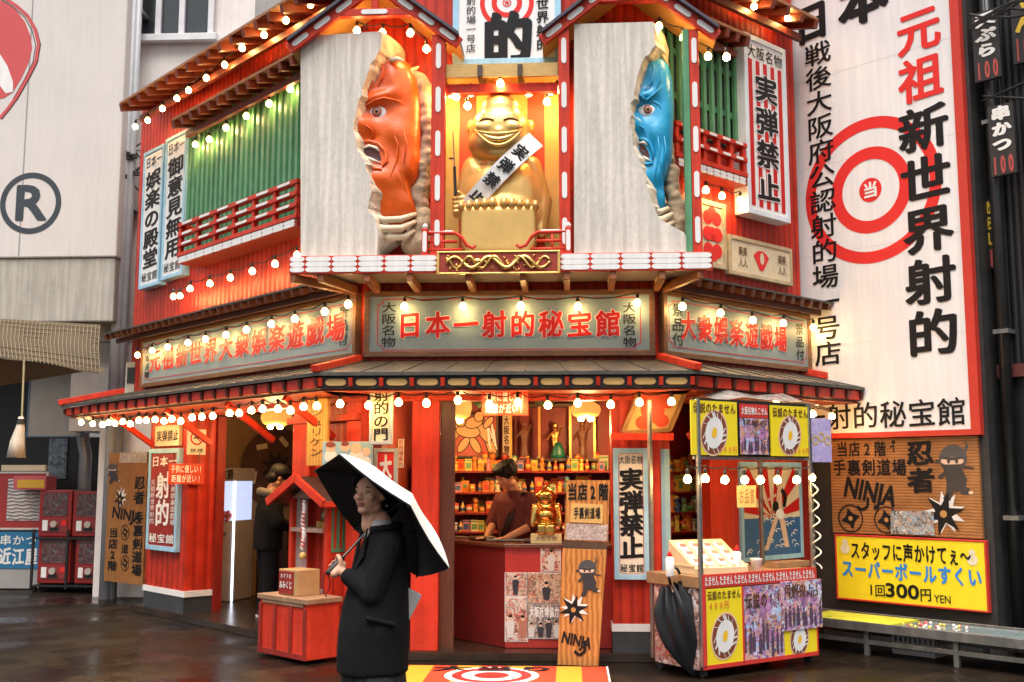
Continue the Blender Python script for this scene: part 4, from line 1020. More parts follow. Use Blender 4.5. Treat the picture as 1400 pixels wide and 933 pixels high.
# ================================================================== STRINGS OF BULBS
def bulb_mesh():
    g = MB(); g.lathe([(.004, -.052), (.022, -.049), (.034, -.036), (.038, -.020), (.036, -.004), (.027, .012), (.018, .024), (.016, .030)], n=12)
    s = MB(); s.lathe([(.017, .026), (.0185, .034), (.0185, .068), (.013, .074), (.006, .084)], n=8)
    r = []
    for mb, m, nm in ((g, glow, 'bulb'), (s, socketm, 'socket')):
        me = bpy.data.meshes.new(nm); me.from_pydata([(x * .84, y * .84, z * .88) for x, y, z in mb.v], [], mb.f); me.materials.append(m); me.polygons.foreach_set('use_smooth', [True] * len(me.polygons)); r.append(me)
    return r
BULB, SOCK = bulb_mesh()
def string(label, pts, lift=.074, sag=.03, wp=None):
    """pts: world positions of the bulb globes; one cable with bulbs hanging from it"""
    t = thing('light_string', label, 'string lights', W, *pts[0], 'strings of warm bulbs')
    k = []
    for i, p in enumerate(pts):
        k.append((p[0], p[1], p[2] + lift))
        if i + 1 < len(pts):
            q = pts[i + 1]
            for f in (.3, .6): k.append((p[0] + (q[0] - p[0]) * f, p[1] + (q[1] - p[1]) * f, p[2] + (q[2] - p[2]) * f + lift - sag * (.7 + .5 * random.random())))
    part(MB().tube(k, .006, 5), 'cable', cable, t, W)
    for p in pts:
        o = bpy.data.objects.new('bulb', BULB); COL.objects.link(o)
        rot = Matrix.Rotation(random.uniform(0, 6), 4, 'Z') @ Matrix.Rotation(random.uniform(-.12, .12), 4, 'X')
        place(o, Matrix.Translation(p) @ rot, t)
        s = bpy.data.objects.new('socket', SOCK); COL.objects.link(s); place(s, WM[o].copy(), o)
    return t
def pts_on(fr, lst, d, z=None):
    o = []
    for x, y in lst:
        u, q = fr.px(x, y, d); o.append(fr.wp(u, d, q if z is None else z))
    return o
string('bulbs along the top roof edge of the left facade', pts_on(L, [(185, 172), (202, 163), (222, 147), (242, 133), (258, 122), (282, 105), (307, 87), (331, 64), (361, 46), (391, 26), (424, 4)], -.32))
string('bulbs across the top of the green shutters', pts_on(L, [(267, 196), (286, 189), (309, 173), (337, 157), (368, 140), (397, 120)], -.13))
string('bulbs hanging below the red railing of the left facade', pts_on(L, [(237, 404), (246, 403), (260, 393), (287, 386), (315, 378), (345, 369), (376, 359), (406, 347)], -.2))
string('bulbs over the grey sign of the left facade', pts_on(L, [(188, 484), (208, 478), (229, 473), (257, 467), (281, 462), (309, 456), (337, 449), (371, 441), (403, 434), (444, 424), (476, 414)], -.17))
string('bulbs over the middle grey sign', pts_on(C, [(553, 417), (633, 417), (712, 416), (790, 417), (871, 412)], -.17))
string('bulbs over the grey sign of the right facade', pts_on(RF, [(933, 417), (985, 426), (1029, 436), (1071, 440), (1112, 446)], -.17))
string('dense bulbs under the lower eave of the left facade', pts_on(L, [(111, 576), (127, 578), (140, 579), (149, 576), (157, 577), (168, 575), (178, 578), (190, 573), (200, 573), (212, 572), (224, 574), (235, 571), (247, 574), (263, 569), (276, 568), (291, 567), (314, 563), (327, 563), (344, 559), (359, 557), (380, 557), (397, 559), (415, 554), (433, 553)], -.5))
string('bulbs under the lower eave over the counter', pts_on(C, [(465, 550), (504, 552), (545, 548), (583, 549), (626, 545), (669, 551), (708, 548), (749, 552), (790, 549), (835, 551), (874, 548), (918, 547)], -.45))
string('bulbs under the lower eave of the right facade behind the cart', pts_on(RF, [(1062, 553), (1111, 564), (1137, 567)], -.45))
string('bulbs inside the left gable over the red demon', pts_on(C, [(488, 40), (523, 43), (561, 43), (583, 65)], -.42))
string('bulbs in the left half of the niche beside the golden head', pts_on(C, [(602, 123), (617, 127), (624, 130), (639, 143), (644, 125)], -.34))
string('single bulb hanging over the golden head', pts_on(C, [(684, 112), (694, 112)], -.48)[:1])
string('bulbs in the right half of the niche beside the golden head', pts_on(C, [(723, 125), (748, 137), (753, 123), (762, 121)], -.34))
string('bulbs inside the right gable over the blue demon', pts_on(C, [(901, 34), (934, 49), (968, 75), (993, 76)], -.42))
string('bulbs below the red railing of the right facade', pts_on(RF, [(965, 258), (987, 266), (1012, 272)], -.14))
string('bulbs under the top roof edge of the right facade', pts_on(RF, [(1031, 7), (1077, 23)], -.25))

# ================================================================== CARVED DEMONS IN BROKEN STONE
def chipped(name, label, outline, d0, depth, nright, seed, rockpts=None):
    """standing slab: photo outline on plane d0; the vertices of the right edge (indices nright) break away in steps"""
    random.seed(seed)
    P = [C.px(x, y, d0) for x, y in outline]
    # refine
    ref = []; isr = []
    for i, p in enumerate(P):
        q = P[(i + 1) % len(P)]; k = 4 if (i in nright and (i + 1) % len(P) in nright) else 2
        for j in range(k):
            f = j / k; jit = .012 if k == 4 and j else 0
            ref.append((p[0] + (q[0] - p[0]) * f + random.uniform(-jit, jit), p[1] + (q[1] - p[1]) * f + random.uniform(-jit, jit))); isr.append((i in nright) and (k == 4 or j == 0))
    n = len(ref); loops = []; steps = 6
    for s in range(steps):
        f = s / (steps - 1); lp = []
        for (x, z), r_ in zip(ref, isr):
            sh = 0
            if r_: sh = f * .15 + .035 * noise.noise(Vector((z * 7, s * .9, seed))) * (1 if s else .3) + .02 * math.sin(z * 23 + s * 1.7) * f
            lp.append((x + sh, d0 + depth * (f ** 1.3 if s else 0), z + (.02 * noise.noise(Vector((z * 9, s, 3))) if r_ and s else 0)))
        loops.append(lp)
    t = thing(name, label, 'statue', C, P[0][0], d0 + depth / 2, ZB1)
    b = MB(); vs = [p for lp in loops for p in lp]; fs = []; b.add(vs, [])
    b.f.append(tuple(range(n))); b.mi.append(0)
    b.f.append(tuple(range(steps * n - 1, (steps - 1) * n - 1, -1))); b.mi.append(0)
    for s in range(steps - 1):
        for i in range(n):
            j = (i + 1) % n; b.f.append((s * n + i, (s + 1) * n + i, (s + 1) * n + j, s * n + j)); b.mi.append(1 if isr[i] and isr[j] else 0)
    part(b, 'stone_slab', [stone, stonebr], t, C)
    return t
STD = -.50
# left stone
tl = chipped('demon_sculpture', 'red demon face breaking out of a tall pale stone slab', [(411, 352), (411, 50), (521, 43), (519, 70), (506, 88), (497, 118), (489, 140), (483, 178), (488, 205), (498, 222), (504, 238), (508, 262), (503, 285), (513, 300), (517, 322), (515, 351)], STD, .42, set(range(2, 15)), 3)
tr = chipped('demon_sculpture', 'blue demon face breaking out of a tall pale stone slab', [(785, 346), (785, 33), (893, 30), (897, 62), (878, 85), (868, 120), (863, 150), (861, 175), (868, 205), (878, 228), (884, 252), (893, 280), (902, 300), (935, 318), (942, 330), (944, 346)], STD - .03, .42, set(range(2, 12)), 8)
def demon(t, m, outline, eye, dface, D, nose, mouth, feats, scale_px, seed, hornpts, collar, hairpts, chin):
    """outline: closed photo polygon of the face; relief built outward from plane dface"""
    c = (sum(p[0] for p in outline) / len(outline), sum(p[1] for p in outline) / len(outline))
    # outline radius as a function of angle
    def rad(a):
        best = 0; dx, dy = math.cos(a), math.sin(a)
        for (x0, y0), (x1, y1) in zip(outline, outline[1:] + outline[:1]):
            ex, ey = x1 - x0, y1 - y0; den = dx * ey - dy * ex
            if abs(den) < 1e-9: continue
            tt = ((x0 - c[0]) * ey - (y0 - c[1]) * ex) / den; uu = ((x0 - c[0]) * dy - (y0 - c[1]) * dx) / den
            if tt > 0 and -1e-6 <= uu <= 1 + 1e-6: best = max(best, tt)
        return best
    NA, NR = 120, 40; vs = []; fs = []
    k = 1 / 150.0
    def height(x, y, r):
        h = D * (max(0, 1 - r ** 4.5)) ** .5
        for fx, fy, sx, sy, amp, rot in feats:
            dx, dy = (x - fx), (y - fy); ca, sa = math.cos(R(rot)), math.sin(R(rot)); px_, py_ = dx * ca + dy * sa, -dx * sa + dy * ca
            h += amp * math.exp(-(px_ / sx) ** 2 - (py_ / sy) ** 2) * (1 if r < .9 else max(0, (1 - r) * 10))
        return h
    for i in range(NR + 1):
        for j in range(NA):
            a = 2 * math.pi * j / NA; r = (i / NR) ** .9; q = rad(a) * r
            x, y = c[0] + math.cos(a) * q, c[1] + math.sin(a) * q
            u, z = C.px(x, y, dface); vs.append((u, dface - height(x, y, r), z))
    for i in range(NR):
        for j in range(NA): fs.append((i * NA + j, (i + 1) * NA + j, (i + 1) * NA + (j + 1) % NA, i * NA + (j + 1) % NA))
    # close the back
    n0 = len(vs)
    for j in range(NA): x, y, z = vs[NR * NA + j]; vs.append((x, dface + .12, z))
    for j in range(NA): fs.append((NR * NA + j, n0 + j, n0 + (j + 1) % NA, NR * NA + (j + 1) % NA))
    fs.append(tuple(n0 + j for j in range(NA)))
    part(MB().add(vs, fs), 'face', m, t, C, smooth=True)
    # eye
    ex, ey, er = eye; u, z = C.px(ex, ey, dface); hh = height(ex, ey, .4)
    b = MB(); b.ball((u, dface - hh + .03, z), (er * k * 1.22, .055, er * k * .92), 18, 12); e = part(b, 'eyeball', mat('eye_white', (.85, .82, .80), .2, var=0), t, C, smooth=True)
    for nm, q, col, o in (('iris_ring', .46, (.30, .05, .06), .0), ('iris', .38, (.45, .18, .10), .004), ('pupil', .18, (.01, .01, .01), .008)):
        b = MB(); b.ball((u + (-.006), dface - hh - .018 - o, z + .004), (er * k * q, .012, er * k * q), 16, 8); part(b, nm, mat('eye_' + nm, col, .2, var=0), e, C, smooth=True)
    b = MB(); pts = []
    for i in range(11):
        a = math.pi * (.02 + .96 * i / 10); pts.append((u - er * k * 1.3 * math.cos(a), dface - hh - .012, z + er * k * 1.0 * math.sin(a) - .004))
    b.tube(pts, [.006 + .008 * math.sin(math.pi * i / 10) for i in range(11)], 7)
    pts = [(p[0], p[1] + .006, 2 * z - p[2] - .008) for p in pts]; b.tube(pts, [.004 + .006 * math.sin(math.pi * i / 10) for i in range(11)], 7)
    part(b, 'eyelid', m, t, C, smooth=True)
    # brow roll and wrinkles
    b = MB()
    for ln in nose:
        pts = []
        for (x, y, o) in ln: u_, z_ = C.px(x, y, dface); pts.append((u_, dface - height(x, y, .5) - o, z_))
        b.tube(pts, [.003] + [.0085] * (len(pts) - 2) + [.003], 8)
    part(b, 'wrinkle_folds', m, t, C, smooth=True)
    # mouth
    b = MB(); pm = []
    for x, y in mouth['hole']: u_, z_ = C.px(x, y, dface); pm.append((u_, dface - height(x, y, .5) - .006, z_))
    n = len(pm); cc = (sum(p[0] for p in pm) / n, max(p[1] for p in pm) + .0, sum(p[2] for p in pm) / n); b.add(pm + [cc], [(i, (i + 1) % n, n) for i in range(n)]); part(b, 'mouth_cavity', darkred, t, C)
    b = MB()
    for ln in mouth['lips']:
        pts = []
        for x, y in ln: u_, z_ = C.px(x, y, dface); pts.append((u_, dface - height(x, y, .5) - .012, z_))
        b.tube(pts, [.007] + [.016] * (len(pts) - 2) + [.006], 8)
    part(b, 'lips', m, t, C, smooth=True)
    b = MB()
    for ln in mouth['teeth']:
        pts = []
        for x, y in ln: u_, z_ = C.px(x, y, dface); pts.append((u_, dface - height(x, y, .5) - .013, z_))
        b.tube(pts, [.006] + [.013] * (len(pts) - 2) + [.005], 8)
    part(b, 'teeth', mat('ivory', (.82, .74, .60), .35, var=.05), t, C, smooth=True)
    for ln, rr, mm in hornpts:
        pts = []
        for x, y, o in ln: u_, z_ = C.px(x, y, dface); pts.append((u_, dface - o, z_))
        part(MB().tube(pts, rr, 10), 'horn', mm, t, C, smooth=True)
    b = MB()
    for i, (x, y, r_) in enumerate(hairpts):
        if i + 1 < len(hairpts):
            for f in (0, .34, .67):
                X, Y = x - 3 + (hairpts[i + 1][0] - x) * f + random.uniform(-3, 3), y + (hairpts[i + 1][1] - y) * f + random.uniform(-2, 2); u_, z_ = C.px(X, Y, dface); q = r_ * random.uniform(.8, 1.3); b.ball((u_, dface + .03, z_), (q * k * 1.2, .09 + .04 * random.random(), q * k), 12, 8)
    o = part(b, 'stone_hair', mat('stone_hair_tan', (.42, .31, .20), .8, var=.25, scale=12, bump=.5, bscale=25), t, C, smooth=True); remesh(o, .016, 3)
    b = MB()
    for ln, rr in collar:
        pts = []
        for x, y, o_ in ln: u_, z_ = C.px(x, y, dface); pts.append((u_, dface - o_, z_))
        b.tube(pts, rr, 9)
    part(b, 'collar_cloth', mat('collar_cream', (.70, .58, .40), .6, var=.1), t, C, smooth=True)
ivory = mat('ivory', (.82, .74, .60), .35, var=.05)
def demon_feats(ox, oy, mx):
    f = lambda x, y: (ox + (x - 530) * mx, oy + (y - 170))
    F_ = []
    for x, y, sx, sy, amp, rot in ((497, 178, 16, 15, .07, 0), (520, 142, 24, 7, .05, -18), (510, 110, 10, 26, .035, 15), (540, 112, 9, 24, .022, -15), (548, 190, 22, 16, .03, 20), (519, 160, 18, 11, -.035, 0), (516, 250, 26, 14, .05, 0), (560, 235, 12, 20, .03, 0), (512, 196, 10, 8, -.025, 0), (542, 215, 7, 22, -.02, -15), (555, 150, 10, 10, -.012, 0), (560, 262, 12, 12, -.03, 0)):
        X, Y = f(x, y); F_.append((X, Y, sx * mx, sy, amp, rot))
    return F_
demon(tl, onired, [(488, 100), (502, 80), (525, 74), (546, 77), (562, 90), (573, 112), (577, 140), (578, 175), (577, 205), (579, 228), (572, 248), (562, 262), (570, 285), (575, 300), (545, 310), (505, 308), (485, 296), (478, 262), (462, 235), (452, 205), (450, 175), (456, 145), (470, 118)],
      (520, 161, 15.5), STD + .27, .16,
      [[(494, 148, .012), (498, 143, .016), (503, 147, .014), (506, 153, .012), (518, 147, .016), (530, 144, .018), (545, 146, .012), (556, 150, .004)], [(512, 92, .0), (516, 108, .008), (514, 124, .010), (506, 138, .006)], [(527, 96, 0), (528, 112, .008), (521, 128, .008)], [(541, 186, 0), (548, 205, .006), (545, 230, .006), (538, 250, 0)], [(556, 186, 0), (560, 205, .006), (556, 232, .002)], [(504, 180, 0), (513, 186, .014), (515, 194, .012), (508, 200, .004)]],
      {'hole': [(501, 210), (510, 208), (522, 214), (526, 226), (518, 229), (503, 222)], 'lips': [[(498, 204), (508, 200), (521, 204), (531, 214), (533, 228), (527, 236)], [(500, 232), (512, 238), (527, 240)]], 'teeth': [[(500, 211), (509, 207), (519, 210), (523, 215)], [(504, 221), (514, 226), (526, 231)]]},
      demon_feats(530, 170, 1.0), 1, 1,
      [([(537, 90, .13), (548, 90, .16), (558, 93, .16)], [.03, .024, .004], ivory), ([(552, 102, .02), (564, 100, .04), (574, 94, .05)], [.04, .03, .006], mat('horn_tan', (.55, .42, .24), .5, var=.2))],
      [([(508, 298, .16), (530, 308, .2), (552, 306, .17), (570, 296, .08)], [.02, .03, .03, .02]), ([(510, 310, .15), (530, 320, .2), (552, 318, .16), (570, 306, .08)], [.02, .035, .035, .02]), ([(516, 322, .12), (535, 330, .16), (556, 328, .12), (568, 318, .07)], [.02, .035, .03, .02])],
      [(570, 105, 9), (578, 118, 9), (583, 130, 9), (585, 145, 9), (588, 158, 9), (587, 170, 9), (589, 183, 9), (587, 198, 9), (589, 208, 9), (585, 218, 9), (582, 230, 9), (580, 245, 9), (574, 262, 10), (577, 280, 10), (582, 300, 11), (575, 318, 13), (580, 335, 12), (560, 335, 10)], None)
def bx_(p): return [(886 + (x - 530) * .62 + (y - 170) * .0, y - 2) if len(q_) == 2 else (886 + (x - 530) * .62, y - 2, q_[2]) for q_ in p for x, y in [q_[:2]]]
demon(tr, oniblue, [(862, 98), (874, 74), (892, 69), (904, 75), (914, 90), (919, 112), (921, 150), (920, 190), (919, 225), (912, 245), (906, 258), (911, 275), (912, 290), (898, 296), (876, 290), (868, 262), (858, 238), (846, 205), (843, 178), (846, 148), (853, 120)],
      (885, 158, 13), STD + .24, .15,
      [bx_(q) for q in ([(500, 148, .012), (508, 142, .018), (516, 146, .016), (524, 148, .018), (540, 140, .016), (560, 128, .006)], [(535, 92, 0), (540, 106, .01), (536, 122, .01), (520, 136, .006)], [(552, 100, 0), (556, 118, .008), (545, 132, .004)], [(548, 196, 0), (552, 214, .008), (546, 236, .006), (540, 256, 0)], [(562, 196, 0), (566, 214, .006), (560, 240, .002)], [(508, 182, 0), (518, 186, .014), (520, 196, .012), (512, 202, .004)], [(530, 262, 0), (536, 275, .008), (544, 290, .002)])],
      {'hole': [(872, 204), (879, 206), (884, 213), (887, 222), (880, 222), (873, 214)], 'lips': [[(871, 198), (878, 197), (886, 203), (891, 214), (891, 226)], [(876, 230), (884, 232), (891, 230)]], 'teeth': [[(872, 203), (878, 202), (883, 206)], [(877, 221), (883, 225), (888, 228)]]},
      demon_feats(884, 168, .62), 1, 2,
      [([(890, 84, .10), (898, 76, .11), (906, 84, .06), (914, 93, .05)], [.02, .028, .028, .006], mat('horn_tan', (.55, .42, .24))), ([(880, 82, .13), (890, 74, .14), (896, 68, .12)], [.02, .022, .006], oniblue)],
      [([(888, 290, .14), (900, 296, .15), (912, 288, .08)], [.02, .028, .02]), ([(884, 302, .14), (902, 306, .14), (918, 296, .08)], [.02, .035, .02]), ([(890, 312, .12), (908, 314, .12), (920, 306, .06)], [.02, .03, .02])],
      [(917, 200, 5), (919, 215, 6), (920, 235, 7), (921, 250, 7), (924, 265, 8), (926, 282, 10), (930, 300, 11), (932, 315, 11)], None)
random.seed(11)

# ================================================================== GOLDEN STATUE IN THE NICHE
GX, GZ = C.px(685, 343, -.4)
k = 1 / 153.0
gs = thing('golden_statue', 'large golden seated laughing statue with a white sash in the niche', 'statue', C, GX, -.3, ZB1)
P = lambda x, y, d=-.3: (C.px(x, y, -.4)[0], d, C.px(x, y, -.4)[1])
b = MB()
b.ball(P(687, 268, -.22), (.38, .25, .42), 24, 16); b.ball(P(686, 290, -.24), (.38, .26, .32), 24, 16)          # torso, belly
b.cap(P(652, 232, -.2), .15, P(717, 232, -.2), .15, 14, 5); b.ball(P(683, 178, -.30), (.275, .22, .27), 24, 16); b.ball(P(683, 193, -.31), (.295, .21, .175), 24, 12); b.ball(P(683, 152, -.28), (.20, .19, .20), 20, 12)
b.cap(P(684, 140, -.28), .14, P(687, 113, -.27), .015, 14, 5)                                                         # pointed crown
b.cap(P(646, 222, -.22), .11, P(632, 265, -.24), .085); b.cap(P(632, 265, -.24), .085, P(626, 287, -.30), .06)    # arm with the prop
b.cap(P(724, 222, -.22), .11, P(741, 270, -.24), .09); b.cap(P(741, 270, -.24), .09, P(738, 312, -.30), .065)
b.ball(P(642, 168, -.25), (.04, .05, .08)); b.ball(P(725, 168, -.25), (.04, .05, .085))                      # ears
for s in (-1, 1):
    b.ball((P(683, 0)[0] + s * .13, -.468, P(0, 189)[2]), (.085, .055, .06))                                  # cheeks
    b.cap((P(683, 0)[0] + s * .025, -.488, P(0, 174)[2]), .014, (P(683, 0)[0] + s * .13, -.458, P(0, 171)[2]), .016)   # brow
b.ball(P(683, 185, -.50), (.045, .045, .035)); b.cap(P(683, 173, -.48), .02, P(683, 183, -.5), .025)
b.ball(P(683, 212, -.42), (.12, .07, .05))
o = part(b, 'body', goldpaint, gs, C, smooth=True); remesh(o, .017, 3)
b = MB(); fx = P(683, 0)[0]
def arc(w_, zc, dz, d, rr, n=13):
    return [(fx + w_ * (2 * i / (n - 1) - 1), d + .055 * (2 * i / (n - 1) - 1) ** 2, zc + dz * (2 * i / (n - 1) - 1) ** 2) for i in range(n)], [rr * (.35 + .65 * math.sin(math.pi * (i + .6) / (n + .2))) for i in range(n)]
q, rr = arc(.205, P(0, 216)[2], .16, -.54, .018); b.tube(q, rr, 8); q, rr = arc(.20, P(0, 201)[2], .05, -.545, .015); b.tube(q, rr, 8)
part(b, 'smile_lips', goldpaint, gs, C, smooth=True)
b = MB(); q, rr = arc(.175, P(0, 208)[2], .10, -.537, .024); b.tube(q, rr, 8); part(b, 'teeth', mat('gold_bright', (.9, .66, .26), .25, .9, var=0), gs, C, smooth=True)
b = MB()
for s in (-1, 1):
    q = [(fx + s * (.045 + .027 * i), -.518 + .008 * i, P(0, 180)[2] + .012 - .006 * (i - 2.5) ** 2 * .6) for i in range(6)]; b.tube(q, .008, 6)
part(b, 'closed_eyes', mat('gold_shadow', (.22, .12, .04), .5, .5, var=0), gs, C, smooth=True)
# soles of the feet toward the street
b = MB(); z0 = ZB1 + .01; z1 = P(0, 292)[2]
for s in (-1, 1):
    x0 = fx + .0 + s * .013; x1 = fx + s * .33
    b.prism([(x0, z0), (x1 * .84 + fx * .16, z0), (x1, z0 + .1), (x1, z1 - .02), (x0, z1 - .02)][::1 if s > 0 else -1], -.55, -.36)
o = part(b, 'feet', goldpaint, gs, C, smooth=True); remesh(o, .016, 16)
for s in (-1, 1):
    for i in range(5):
        b = MB(); x = fx + s * (.05 + .068 * i); r_ = .040 - .002 * i
        b.ball((x, -.52, z1 + .0 - .006 * i), (r_, .06, .062 - .003 * i), 14, 9); part(b, 'toe', goldpaint, gs, C, smooth=True)
b = MB()
for i in range(4):
    b.cap(P(621, 272 + i * 6, -.40), .021, P(634, 271 + i * 6, -.41), .019, 8, 3)
b.cap(P(634, 268, -.39), .02, P(627, 264, -.42), .017, 8, 3); b.ball(P(628, 281, -.33), (.065, .06, .085))
o = part(b, 'hand', goldpaint, gs, C, smooth=True); remesh(o, .009, 2)
# sash
A0 = P(733, 192); A1 = P(637, 288)
v = Vector((A1[0] - A0[0], 0, A1[2] - A0[2])); ln = v.length; ang = math.atan2(-v.z, v.x)
b = MB(); n = 16; vs = []
nv = Vector((-v.z, 0, v.x)).normalized() * .085
for i in range(n + 1):
    f = i / n; p = Vector(A0) + v * f; y = -.40 - .125 * math.sin(math.pi * (f * .92 + .08))
    vs += [(p.x + nv.x, y, p.z + nv.z), (p.x - nv.x, y, p.z - nv.z)]
b.add(vs + [(x, y + .02, z) for x, y, z in vs], [(2 * i, 2 * i + 2, 2 * i + 3, 2 * i + 1) for i in range(n)] + [(2 * (n + 1) + 2 * i, 2 * (n + 1) + 2 * i + 1, 2 * (n + 1) + 2 * i + 3, 2 * (n + 1) + 2 * i + 2) for i in range(n)] + [(2 * i + e, 2 * (n + 1) + 2 * i + e, 2 * (n + 1) + 2 * i + 2 + e, 2 * i + 2 + e) for i in range(n) for e in (0, 1)])
sa = part(b, 'sash', white, gs, C)
b = MB()
for i, ch in enumerate('実弾禁止'):
    f = .22 + .2 * i; p = Vector(A0) + v * f; y = -.40 - .125 * math.sin(math.pi * (f * .92 + .08)) - .012
    slope = -.125 * math.pi * .92 * math.cos(math.pi * (f * .92 + .08)) / ln
    T = Matrix.Translation((p.x, y, p.z)) @ Matrix.Rotation(R(-43), 4, 'Y').inverted() @ Matrix.Rotation(math.atan(slope) * .0, 4, 'X')
    letters(b, ch, -.066, -.066, .066, .066, 0, off=.03, nib=.02, fill=1.0, M=T)
part(b, 'sash_lettering', inkblack, sa, C)
t = thing('toy_gun', 'black toy gun held upright in the golden statue hand', 'toy gun', C, P(624, 265)[0], -.44, P(0, 268)[2])
b = MB(); b.tube([P(623.5, 270, -.44), P(622, 230, -.44)], .014, 8); part(b, 'stock', black, t, C)
b = MB(); b.tube([P(622, 230, -.44), P(620, 182, -.44)], .006, 8); part(b, 'barrel', steeldull, t, C)
b = MB(); b.box(P(616, 0)[0], P(622, 0)[0], -.446, -.43, P(0, 229)[2], P(0, 227)[2]); part(b, 'trigger', black, t, C)

# low curved railings in front of the statue
for s, xa, xb, lab in ((1, 577, 650, 'low red curved railing left of the golden statue'), (-1, 781, 706, 'low red curved railing right of the golden statue')):
    t = thing('low_railing', lab, 'railing', C, C.px((xa + xb) / 2, 340, DB + .04)[0], DB + .04, ZB1, 'low railings on the balcony')
    U = lambda x: C.px(x, 340, DB + .04)[0]; Zp = lambda y: C.px(690, y, DB + .04)[1]; d = DB + .04
    b = MB(); b.box(min(U(xa), U(xa + 8 * s)), max(U(xa), U(xa + 8 * s)), d - .03, d + .03, ZB1, Zp(312)); post = part(b, 'post', red, t, C, bevel=.005)
    b = MB(); c_ = (U(xa) + U(xa + 8 * s)) / 2; b.prism(lozenge(c_ - .018, c_ + .018, ZB1 + .03, Zp(316)), d - .034, d - .029); b.lathe([(.02, Zp(312)), (.028, Zp(309)), (.01, Zp(305))], c_, d, 10); part(b, 'post_cap', white, post, C)
    b = MB(); b.tube([(U(xa + 8 * s), d, Zp(318)), (U(xa + 45 * s), d, Zp(318)), (U(xa + 54 * s), d, Zp(324)), (U(xa + 62 * s), d, Zp(336)), (U(xa + 70 * s), d, Zp(339)), (U(xb), d, Zp(335))], .018, 8)
    b.tube([(U(xa + 8 * s), d, Zp(330)), (U(xa + 48 * s), d, Zp(330))], .014, 8); b.tube([(U(xa + 8 * s), d, Zp(341)), (U(xa + 55 * s), d, Zp(341))], .014, 8)
    b.tube([(U(xa + 26 * s), d, ZB1), (U(xa + 26 * s), d, Zp(318))], .012, 8); part(b, 'rails', red, t, C, smooth=True)
    b = MB(); b.tube([(U(xa + 10 * s), d, Zp(316.5)), (U(xa + 42 * s), d, Zp(316.5))], .012, 8); part(b, 'rail_cap', white, t, C)
# ================================================================== INSIDE THE GALLERY
YS = 11.50
def wz(y): return W.px(700, y, YS)[1]
x0 = W.px(572, 650, YS)[0]; x1 = min(W.px(836, 650, YS)[0], 1.28)
shelf_z = [wz(644), wz(673), wz(701), wz(727)]
su = thing('prize_shelves', 'red wall shelves stacked with small prizes behind the counter', 'shelves', W, (x0 + x1) / 2, 11.82, .8)
for z in shelf_z:
    part(MB().box(x0, x1, YS - .05, 11.815, z - .022, z), 'shelf', reddeep, su, W, bevel=.003)
for x in (x0, x1): part(MB().box(x - .02, x + .02, YS - .03, 11.815, .08, shelf_z[0] + .1), 'upright', reddeep, su, W)
PCOL = {'orange': (.70, .22, .03), 'yellow': (.75, .50, .08), 'red': (.60, .06, .03), 'cream': (.72, .60, .42), 'green': (.15, .32, .10), 'blue': (.08, .16, .34), 'pink': (.68, .26, .26), 'brown': (.24, .10, .04)}
for c_, v in PCOL.items(): mat('prize_' + c_, v, .4, var=.15, scale=30)
def prize_mesh(kind, c1, c2):
    b = MB()
    if kind == 'boxed toy':
        b.box(-.034, .034, -.022, .022, 0, .105); b.cur = 1; b.box(-.026, .026, -.0235, -.0215, .02, .07); b.box(-.0345, .0345, -.0225, .0225, .085, .098)
    elif kind == 'figurine':
        b.lathe([(.03, 0), (.032, .012), (.018, .02), (.026, .045), (.022, .07), (.010, .082)], n=10); b.ball((0, 0, .10), (.024, .022, .026), 10, 7); b.cur = 1
        b.ball((0, .004, .112), (.026, .023, .02), 10, 6); b.cap((-.024, 0, .07), .008, (-.036, -.008, .045), .007, 6, 2); b.cap((.024, 0, .07), .008, (.036, -.008, .05), .007, 6, 2)
    elif kind == 'bottle':
        b.lathe([(.022, 0), (.024, .006), (.024, .07), (.011, .09), (.010, .11)], n=10); b.cur = 1; b.lathe([(.012, .108), (.012, .122), (.004, .124)], n=8); b.lathe([(.0245, .02), (.0245, .055)], n=10)
    elif kind == 'tin':
        b.lathe([(.028, 0), (.030, .004), (.030, .075), (.027, .079)], n=12); b.cur = 1; b.lathe([(.0305, .02), (.0305, .055)], n=12)
    elif kind == 'packet':
        b.add([(-.04, -.004, 0), (.04, -.004, 0), (.036, -.02, .05), (-.036, -.02, .05), (-.042, 0, .12), (.042, 0, .12), (-.04, .01, 0), (.04, .01, 0), (.036, .022, .05), (-.036, .022, .05)],
              [(0, 1, 2, 3), (3, 2, 5, 4), (7, 6, 9, 8), (8, 9, 4, 5), (0, 3, 9, 6), (3, 4, 9), (1, 7, 8, 2), (2, 8, 5), (0, 6, 7, 1)]); b.cur = 1; b.box(-.022, .022, -.0225, -.016, .045, .085)
    me = bpy.data.meshes.new('prize'); me.from_pydata(b.v, [], b.f); me.polygons.foreach_set('material_index', b.mi)
    me.materials.append(MATS['prize_' + c1]); me.materials.append(MATS['prize_' + c2])
    if kind in ('figurine', 'bottle', 'tin'): me.polygons.foreach_set('use_smooth', [True] * len(me.polygons))
    return me
PRZ = []
random.seed(21); ck = list(PCOL)
for kind in ('boxed toy', 'figurine', 'bottle', 'tin', 'packet'):
    for c1 in (('orange', 'yellow', 'red', 'cream', 'pink', 'green', 'blue') if kind in ('boxed toy', 'figurine') else ('orange', 'yellow', 'red', 'brown')):
        PRZ.append((kind, c1, prize_mesh(kind, c1, random.choice([c for c in ck if c != c1]))))
WTS = [{'orange': 4, 'yellow': 4, 'red': 3, 'cream': 2, 'pink': 2}.get(p[1], 1) for p in PRZ]
ORD = ['top', 'second', 'third', 'lowest']
